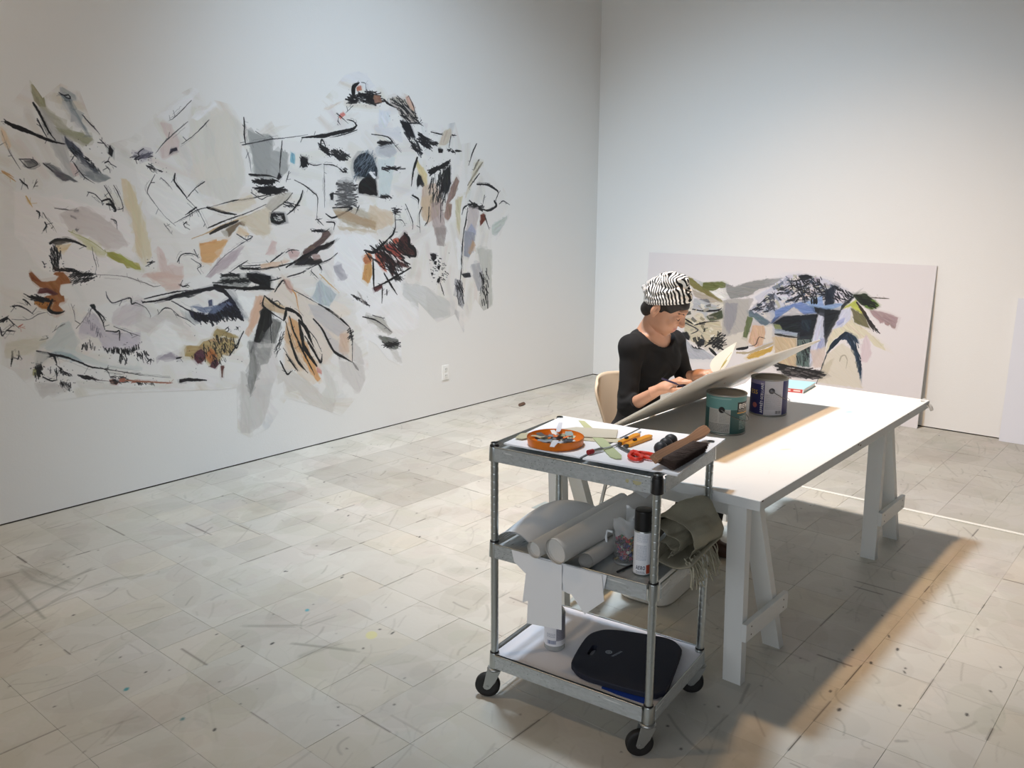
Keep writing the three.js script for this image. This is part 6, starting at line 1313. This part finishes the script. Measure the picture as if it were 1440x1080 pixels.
function mesher(f, lo, hi, cell) { // surface nets
  const n = [0, 1, 2].map((i) => Math.ceil((hi[i] - lo[i]) / cell) + 1), nx = n[0], ny = n[1], nz = n[2], F = new Float32Array(nx * ny * nz), at = (i, j, k) => (k * ny + j) * nx + i;
  for (let k = 0; k < nz; k++) for (let j = 0; j < ny; j++) for (let i = 0; i < nx; i++) F[at(i, j, k)] = f(lo[0] + i * cell, lo[1] + j * cell, lo[2] + k * cell);
  const idx = new Int32Array(nx * ny * nz).fill(-1), P = [], id = [];
  for (let k = 0; k < nz - 1; k++) for (let j = 0; j < ny - 1; j++) for (let i = 0; i < nx - 1; i++) {
    let s = 0, cx = 0, cy = 0, cz = 0, c = 0; const v = [];
    for (let q = 0; q < 8; q++) { const d = F[at(i + (q & 1), j + ((q >> 1) & 1), k + (q >> 2))]; v.push(d); if (d < 0) s++; }
    if (!s || s === 8) continue;
    for (const [a, b] of EDGES) if ((v[a] < 0) !== (v[b] < 0)) { const t = v[a] / (v[a] - v[b]); cx += (a & 1) + t * ((b & 1) - (a & 1)); cy += ((a >> 1) & 1) + t * (((b >> 1) & 1) - ((a >> 1) & 1)); cz += (a >> 2) + t * ((b >> 2) - (a >> 2)); c++; }
    idx[at(i, j, k)] = P.length / 3; P.push(lo[0] + (i + cx / c) * cell, lo[1] + (j + cy / c) * cell, lo[2] + (k + cz / c) * cell);
  }
  for (let k = 1; k < nz - 1; k++) for (let j = 1; j < ny - 1; j++) for (let i = 1; i < nx - 1; i++) {
    const a = F[at(i, j, k)] < 0; const quad = (p, q, r, s, flip) => { if (p < 0 || q < 0 || r < 0 || s < 0) return; if (flip) id.push(p, q, r, p, r, s); else id.push(p, r, q, p, s, r); };
    if (a !== F[at(i + 1, j, k)] < 0) quad(idx[at(i, j - 1, k - 1)], idx[at(i, j, k - 1)], idx[at(i, j, k)], idx[at(i, j - 1, k)], a);
    if (a !== F[at(i, j + 1, k)] < 0) quad(idx[at(i - 1, j, k - 1)], idx[at(i - 1, j, k)], idx[at(i, j, k)], idx[at(i, j, k - 1)], a);
    if (a !== F[at(i, j, k + 1)] < 0) quad(idx[at(i - 1, j - 1, k)], idx[at(i, j - 1, k)], idx[at(i, j, k)], idx[at(i - 1, j, k)], a);
  }
  const N = [], e = cell * 0.6; for (let i = 0; i < P.length; i += 3) { const x = P[i], y = P[i + 1], z = P[i + 2], g = V(f(x + e, y, z) - f(x - e, y, z), f(x, y + e, z) - f(x, y - e, z), f(x, y, z + e) - f(x, y, z - e)).normalize(); N.push(g.x, g.y, g.z); }
  const g = new THREE.BufferGeometry(); g.setAttribute('position', new THREE.Float32BufferAttribute(P, 3)); g.setAttribute('normal', new THREE.Float32BufferAttribute(N, 3)); g.setAttribute('uv', new THREE.Float32BufferAttribute(new Float32Array(P.length / 3 * 2), 2)); g.setIndex(id); return g;
}
const EDGES = [[0, 1], [2, 3], [4, 5], [6, 7], [0, 2], [1, 3], [4, 6], [5, 7], [0, 4], [1, 5], [2, 6], [3, 7]];
{
  const t = thing('person', 'seated woman in a black top and striped head wrap, bent over the tilted board drawing', 'person');
  // joints in metres
  const J = { pelvis: [2.60, 0.565, 3.35], waist: [2.605, 0.74, 3.355], chest: [2.655, 0.92, 3.37], neck: [2.685, 1.075, 3.39], shR: [2.675, 1.015, 3.545], shL: [2.70, 1.0, 3.215], elR: [2.695, 0.745, 3.595], elL: [2.755, 0.775, 3.15], wrR: [2.915, 0.878, 3.665], wrL: [2.915, 0.89, 3.355], knR: [3.0, 0.52, 3.46], knL: [3.0, 0.52, 3.24], anR: [2.88, 0.09, 3.43], anL: [2.97, 0.09, 3.25] };
  const mix = (a, b, k) => a.map((v, i) => v + (b[i] - v) * k);
  // ---- head frame
  const Hc = V(2.775, 1.195, 3.415), fw = V(0.80, -0.56, -0.14).normalize(), hr = fw.clone().cross(V(0, 1, 0)).normalize(), hu = hr.clone().cross(fw).normalize();
  const L = (s, u, f) => [Hc.x + hr.x * s + hu.x * u + fw.x * f, Hc.y + hr.y * s + hu.y * u + fw.y * f, Hc.z + hr.z * s + hu.z * u + fw.z * f];
  const E = (c, R) => ell(L(...c), R, hr, hu, fw);
  const skullParts = [E([0, 0.035, -0.012], [0.073, 0.085, 0.092]), E([0, -0.03, 0.03], [0.058, 0.068, 0.058]), E([0, -0.072, 0.036], [0.042, 0.038, 0.047])];
  const skull = blend(skullParts, 0.035);
  const feat = [cap(L(0, 0.022, 0.083), L(0, -0.02, 0.108), 0.0075, 0.0105), E([0, -0.024, 0.1], [0.0155, 0.0085, 0.012]), E([0, -0.101, 0.064], [0.017, 0.013, 0.015]), E([0, 0.034, 0.074], [0.048, 0.012, 0.016]), E([0.034, -0.022, 0.066], [0.024, 0.022, 0.02]), E([-0.034, -0.022, 0.066], [0.024, 0.022, 0.02]), E([0, -0.058, 0.074], [0.024, 0.02, 0.018])];
  const lips = [E([0, -0.054, 0.0885], [0.02, 0.006, 0.0075]), E([0, -0.0655, 0.086], [0.018, 0.0068, 0.0078])];
  const lids = [E([0.031, 0.004, 0.072], [0.0155, 0.0115, 0.0125]), E([-0.031, 0.004, 0.072], [0.0155, 0.0115, 0.0125])];
  const sock = [E([0.032, 0.008, 0.09], [0.02, 0.013, 0.014]), E([-0.032, 0.008, 0.09], [0.02, 0.013, 0.014])];
  const ears = [], earHole = [];
  for (const s of [-1, 1]) { ears.push(E([s * 0.077, -0.02, -0.018], [0.012, 0.031, 0.019]), E([s * 0.074, -0.046, -0.012], [0.009, 0.01, 0.009])); earHole.push(E([s * 0.091, -0.016, -0.013], [0.009, 0.018, 0.009])); }
  const neckF = cap(J.neck, L(0, -0.035, -0.03), 0.052, 0.047);
  const head = (x, y, z) => {
    let d = skull(x, y, z); for (const f of sock) d = smax(d, -f(x, y, z), 0.012); for (const f of feat) d = smin(d, f(x, y, z), 0.014); for (const f of lids) d = smin(d, f(x, y, z), 0.006);
    for (const f of lips) d = smin(d, f(x, y, z), 0.004); for (const f of ears) d = smin(d, f(x, y, z), 0.006); for (const f of earHole) d = smax(d, -f(x, y, z), 0.005);
    return smin(d, neckF(x, y, z), 0.03);
  };
  // ---- torso
  const dir = V(...J.chest).sub(V(...J.pelvis)).normalize();
  const torsoParts = (g) => [ell(J.pelvis, [0.115 + g, 0.11 + g, 0.165 + g]), ell(J.waist, [0.088 + g, 0.14 + g, 0.125 + g]), ell(J.chest, [0.1 + g, 0.135 + g, 0.142 + g]), cap(J.shR, J.shL, 0.056 + g, 0.056 + g), ell([2.715, 0.925, 3.415], [0.062 + g, 0.06 + g, 0.062 + g]), ell([2.718, 0.92, 3.31], [0.062 + g, 0.06 + g, 0.062 + g]), ell([2.672, 1.03, 3.39], [0.075 + g, 0.052 + g, 0.1 + g])];
  const armParts = (g, r, up = g) => [cap(J['sh' + r], J['el' + r], 0.047 + up, 0.038 + up), cap(J['el' + r], J['wr' + r], 0.038 + g, 0.0245 + g)];
  const legParts = (g) => ['R', 'L'].flatMap((r) => [cap([2.63, 0.548, r === 'R' ? 3.43 : 3.27], J['kn' + r], 0.085 + g, 0.058 + g), cap(J['kn' + r], J['an' + r], 0.056 + g, 0.036 + g)]);
  const torsoSkin = blend([...torsoParts(-0.011), cap(J.neck, [2.672, 1.03, 3.385], 0.05, 0.07)], 0.05), armsSkin = blend([...armParts(-0.004, 'R', -0.012)], 0.02), armsSkinL = blend([...armParts(-0.004, 'L', -0.012)], 0.02), legsSkin = blend(legParts(-0.01), 0.05);
  const clav = [cap([2.735, 1.045, 3.395], [2.705, 1.06, 3.49], 0.008, 0.007), cap([2.738, 1.042, 3.375], [2.72, 1.05, 3.28], 0.008, 0.007)];
  const body = (x, y, z) => { let d = torsoSkin(x, y, z); for (const f of clav) d = smin(d, f(x, y, z), 0.018); d = smin(d, neckF(x, y, z), 0.045); d = smin(d, armsSkin(x, y, z), 0.012); d = smin(d, armsSkinL(x, y, z), 0.012); return smin(d, legsSkin(x, y, z), 0.05); };
  // ---- hands: palm from four metacarpals, five fingers of three segments
  function hand(wr, D, N, thumbSide, curl, thumb) {
    const d = V(...D).normalize(), n0 = V(...N), s = d.clone().cross(n0).normalize().multiplyScalar(thumbSide), n = s.clone().cross(d).normalize(); if (n.dot(n0) < 0) n.negate();
    const W = V(...wr), pt = (a, b, c) => W.clone().addScaledVector(d, a).addScaledVector(s, b).addScaledVector(n, c), palm = [], fingers = [];
    const spec = [[0.024, 0.084, [0.037, 0.023, 0.018]], [0.008, 0.088, [0.041, 0.027, 0.019]], [-0.009, 0.084, [0.038, 0.025, 0.018]], [-0.025, 0.076, [0.03, 0.018, 0.016]]];
    spec.forEach(([b, a, seg], i) => {
      const k = pt(a, b, 0.004); palm.push(cap(pt(0.006, b * 0.55, 0).toArray(), k.toArray(), 0.0155, 0.0115));
      let p = k.clone(), ang = curl[i][0]; const out = b * 0.9, chain = [];
      seg.forEach((l, q) => { const v = d.clone().multiplyScalar(Math.cos(ang)).addScaledVector(n, -Math.sin(ang)).addScaledVector(s, out * 1.2 + (curl[i][3] || 0)).normalize(), e = p.clone().addScaledVector(v, l); chain.push(cap(p.toArray(), e.toArray(), 0.0088 - q * 0.0008, 0.0081 - q * 0.0009)); p = e; ang += curl[i][q + 1] || 0; });
      fingers.push(blend(chain, 0.004));
    });
    const tb = pt(0.022, 0.022, -0.006), t1 = pt(...thumb[0]), t2 = pt(...thumb[1]), t3 = pt(...thumb[2]);
    palm.push(cap(tb.toArray(), t1.toArray(), 0.0145, 0.0115)); fingers.push(blend([cap(t1.toArray(), t2.toArray(), 0.0108, 0.0092), cap(t2.toArray(), t3.toArray(), 0.0092, 0.0078)], 0.004));
    const pf = blend(palm, 0.012), wrist = cap(pt(-0.06, 0, 0).toArray(), pt(0.01, 0, 0).toArray(), 0.0235, 0.0225);
    return { f: (x, y, z) => { let q = smin(pf(x, y, z), wrist(x, y, z), 0.02); let fd = 1; for (const f of fingers) fd = Math.min(fd, f(x, y, z)); return smin(q, fd, 0.006); }, pt };
  }
  const curlR = [[0.4, 0.7, 0.3], [0.5, 0.8, 0.4], [0.6, 0.9, 0.5], [0.6, 0.95, 0.5]], curlL = [[0.25, 0.35, 0.25], [0.35, 0.5, 0.3], [0.45, 0.55, 0.35], [0.5, 0.55, 0.4]];
  // right hand draws: palm faces down and inward; left hand steadies the paper
  const hR = hand(J.wrR, [0.84, 0.42, -0.25], [-0.45, 0.85, 0.25], 1, curlR, [[0.05, 0.036, -0.016], [0.08, 0.034, -0.026], [0.103, 0.026, -0.03]]);
  const hL = hand(J.wrL, [0.90, 0.24, 0.36], [-0.25, 0.95, 0.1], -1, curlL, [[0.045, 0.038, -0.012], [0.075, 0.044, -0.016], [0.1, 0.04, -0.018]]);
  const around = (c, r) => [c.map((v) => v - r), c.map((v) => v + r)];
  const geos = [];
  const crop = (f, keep) => (x, y, z) => Math.max(f(x, y, z), keep(x, y, z));
  geos.push(mesher(body, [2.42, 0.0, 3.04], [3.12, 1.16, 3.72], 0.011));
  geos.push(mesher(crop(head, ell(L(0, -0.01, 0), [0.19, 0.19, 0.19])), ...around(L(0, -0.01, 0), 0.2), 0.0032));
  for (const [h, w] of [[hR, J.wrR], [hL, J.wrL]]) { const c = h.pt(0.06, 0, 0).toArray(); geos.push(mesher(crop(h.f, ell(c, [0.12, 0.12, 0.12])), ...around(c, 0.125), 0.0028)); }
  const skinG = mergeGeometries(geos), sp = skinG.attributes.position, sc = [];
  const skinC = [0.53, 0.285, 0.18], lipC = [0.45, 0.17, 0.145];
  for (let i = 0; i < sp.count; i++) { const x = sp.getX(i), y = sp.getY(i), z = sp.getZ(i), l = Math.min(lips[0](x, y, z), lips[1](x, y, z)), k = l < 0.0012 ? 1 : l < 0.003 ? 0.5 : 0, v = 1 + 0.05 * noise.noise(x * 40, y * 40, z * 40); sc.push(...skinC.map((c, q) => (c + (lipC[q] - c) * k) * v)); }
  skinG.setAttribute('color', new THREE.Float32BufferAttribute(sc, 3));
  part(t, 'body', skinG, phy({ color: '#ffffff', vertexColors: true, roughness: 0.5, sheen: 0.2, sheenRoughness: 0.5 }), 'bare forearms, hands, neck and face');
  // ---- top: scoop neck, three-quarter sleeves
  const top0 = blend(torsoParts(0.004), 0.06), slR = armParts(0.006, 'R'), slL = armParts(0.006, 'L');
  const scoop = ell([2.735, 1.105, 3.385], [0.105, 0.105, 0.118]), fR = V(...J.wrR).sub(V(...J.elR)).normalize(), fL = V(...J.wrL).sub(V(...J.elL)).normalize(), eR = V(...mix(J.elR, J.wrR, 0.3)), eL = V(...mix(J.elL, J.wrL, 0.42));
  const topF = (x, y, z) => {
    const r = smin(slR[0](x, y, z), Math.max(slR[1](x, y, z), (x - eR.x) * fR.x + (y - eR.y) * fR.y + (z - eR.z) * fR.z), 0.02), l = smin(slL[0](x, y, z), Math.max(slL[1](x, y, z), (x - eL.x) * fL.x + (y - eL.y) * fL.y + (z - eL.z) * fL.z), 0.02);
    let d = smin(smin(top0(x, y, z), r, 0.025), l, 0.025); d += 0.0022 * Math.sin(y * 70 + x * 35 + 9 * noise.noise(x * 9, y * 9, z * 9)) * (0.5 + 0.5 * noise.noise(x * 6, y * 6, z * 6 + 4));
    d = smax(d, -scoop(x, y, z), 0.006); return Math.max(d, 0.53 - y);
  };
  const knit = std({ color: '#060607', roughness: 0.9 });
  part(t, 'top', mesher(topF, [2.42, 0.5, 3.04], [3.02, 1.14, 3.72], 0.0065), knit, 'black scoop-neck top with three-quarter sleeves');
  part(t, 'trousers', mesher(blend([...legParts(0.006), ell(J.pelvis, [0.125, 0.108, 0.172])], 0.05), [2.42, 0.02, 3.08], [3.12, 0.7, 3.66], 0.012), std({ color: '#0d0d0f', roughness: 0.9 }), 'black trousers');
  for (const r of ['R', 'L']) { const a = J['an' + r]; part(t, 'shoe', mesher(crop(blend([cap([a[0] - 0.03, 0.04, a[2]], [a[0] + 0.15, 0.03, a[2]], 0.04, 0.033), cap([a[0], 0.04, a[2]], [a[0], 0.1, a[2]], 0.036, 0.04)], 0.03), (x, y) => 0.002 - y), [a[0] - 0.1, -0.01, a[2] - 0.07], [a[0] + 0.21, 0.16, a[2] + 0.07], 0.008), std({ color: '#3c2519', roughness: 0.6 }), 'dark brown shoe'); }
  // ---- hair and striped wrap
  const bandN = V(-0.06, 1, 0.05).normalize(), bandP = V(Hc.x, 1.215, Hc.z); // plane of the wrap's lower edge
  const above = (x, y, z) => (x - bandP.x) * bandN.x + (y - bandP.y) * bandN.y + (z - bandP.z) * bandN.z;
  const hs = blend([E([0, 0.036, -0.014], [0.08, 0.09, 0.1]), E([0, -0.045, -0.062], [0.06, 0.05, 0.042])], 0.03), faceCut = E([0, -0.05, 0.09], [0.1, 0.1, 0.072]), earRoom = [E([0.09, -0.022, -0.014], [0.026, 0.034, 0.021]), E([-0.09, -0.022, -0.014], [0.026, 0.034, 0.021])], under = E([0, -0.13, 0.02], [0.12, 0.07, 0.09]);
  const hairF = (x, y, z) => { let d = hs(x, y, z) + 0.0016 * Math.sin(120 * ((x - Hc.x) * hu.x + (y - Hc.y) * hu.y + (z - Hc.z) * hu.z) + 60 * ((x - Hc.x) * fw.x + (y - Hc.y) * fw.y)); d = smax(d, -faceCut(x, y, z), 0.006); d = smax(d, -under(x, y, z), 0.008); for (const f of earRoom) d = smax(d, -f(x, y, z), 0.005); return d; };
  const darkHair = std({ color: '#17100d', roughness: 0.55 });
  part(t, 'hair', mesher(hairF, ...around(L(0, 0.02, -0.01), 0.15), 0.0034), darkHair, 'dark hair showing under the wrap');
  for (const s of [-1, 1]) { part(t, 'eyebrow', tube([L(s * 0.014, 0.026, 0.0885), L(s * 0.03, 0.031, 0.0855), L(s * 0.048, 0.024, 0.072)], 0.0024, 6), darkHair); part(t, 'eyelashes', tube([L(s * 0.017, -0.003, 0.0845), L(s * 0.031, -0.0065, 0.0855), L(s * 0.045, -0.001, 0.077)], 0.0014, 6), darkHair); }
  const wrapParts = [ell([2.778, 1.242, 3.415], [0.112, 0.1, 0.092]), cap([2.735, 1.262, 3.41], [2.648, 1.276, 3.405], 0.062, 0.01), ell([2.815, 1.315, 3.42], [0.055, 0.036, 0.055])];
  const wrapF = (x, y, z) => { let d = wrapParts[0](x, y, z); d = smin(d, wrapParts[1](x, y, z), 0.05); d = smin(d, wrapParts[2](x, y, z), 0.04); const a = above(x, y, z), k = Math.max(0, Math.min(1, (a - 0.018) / 0.03)); d += k * (0.006 * noise.noise(x * 26, y * 26, z * 26) + 0.0035 * Math.sin(a * 170 + 5 * noise.noise(x * 16, y * 16, z * 16))); d += 0.0035 * Math.max(0, 1 - Math.abs(a - 0.012) / 0.012) * -1; return smax(d, -a, 0.004); };
  const wg = mesher(wrapF, [2.6, 1.18, 3.29], [2.92, 1.38, 3.54], 0.0032), wp = wg.attributes.position;
  for (let i = 0; i < wp.count; i++) { const p = V(wp.getX(i), wp.getY(i), wp.getZ(i)), u = above(p.x, p.y, p.z), f = p.x - 2.778, s = Math.abs(p.z - 3.415); wg.attributes.uv.setXY(i, (f * 1.02 + 0.55 * Math.max(0, 0.092 - s) * Math.sign(f) * 0.15 + 0.33 * Math.max(0, u - 0.02) + Math.max(0, Math.min(1, (u - 0.02) / 0.04)) * 0.016 * noise.noise(p.x * 22, p.y * 22, p.z * 22)) / 0.0135, u / 0.1); }
  const sv = canvas(64, 16), c = sv.getContext('2d'); c.fillStyle = '#f0eee9'; c.fillRect(0, 0, 64, 16); c.fillStyle = '#121214'; c.fillRect(0, 0, 32, 16);
  const st = canvasTexture(sv); st.wrapS = st.wrapT = THREE.RepeatWrapping;
  part(t, 'head_wrap', wg, std({ map: st, roughness: 0.85 }), 'black and white striped head wrap gathered to a point');
  shade(t);
  const tipP = hR.pt(0.128, 0.012, -0.055), endP = hR.pt(0.03, 0.05, 0.05);
  const pen = thing('pen', 'dark purple pen held in the woman\'s right hand', 'pen'); const pd = endP.clone().sub(tipP).normalize(), nib = tipP.clone().addScaledVector(pd, 0.014);
  part(pen, 'barrel', rod(nib.toArray(), endP.toArray(), 0.0042, 12), std({ color: '#2b2340', roughness: 0.4 })); part(pen, 'nib', (() => { const g = new THREE.ConeGeometry(0.004, 0.014, 12); g.applyQuaternion(new THREE.Quaternion().setFromUnitVectors(V(0, 1, 0), pd.clone().negate())); const m = tipP.clone().lerp(nib, 0.5); g.translate(m.x, m.y, m.z); return g; })(), std({ color: '#8d8d8f', metalness: 0.8, roughness: 0.3 }));
}
renderer.render(scene, camera);
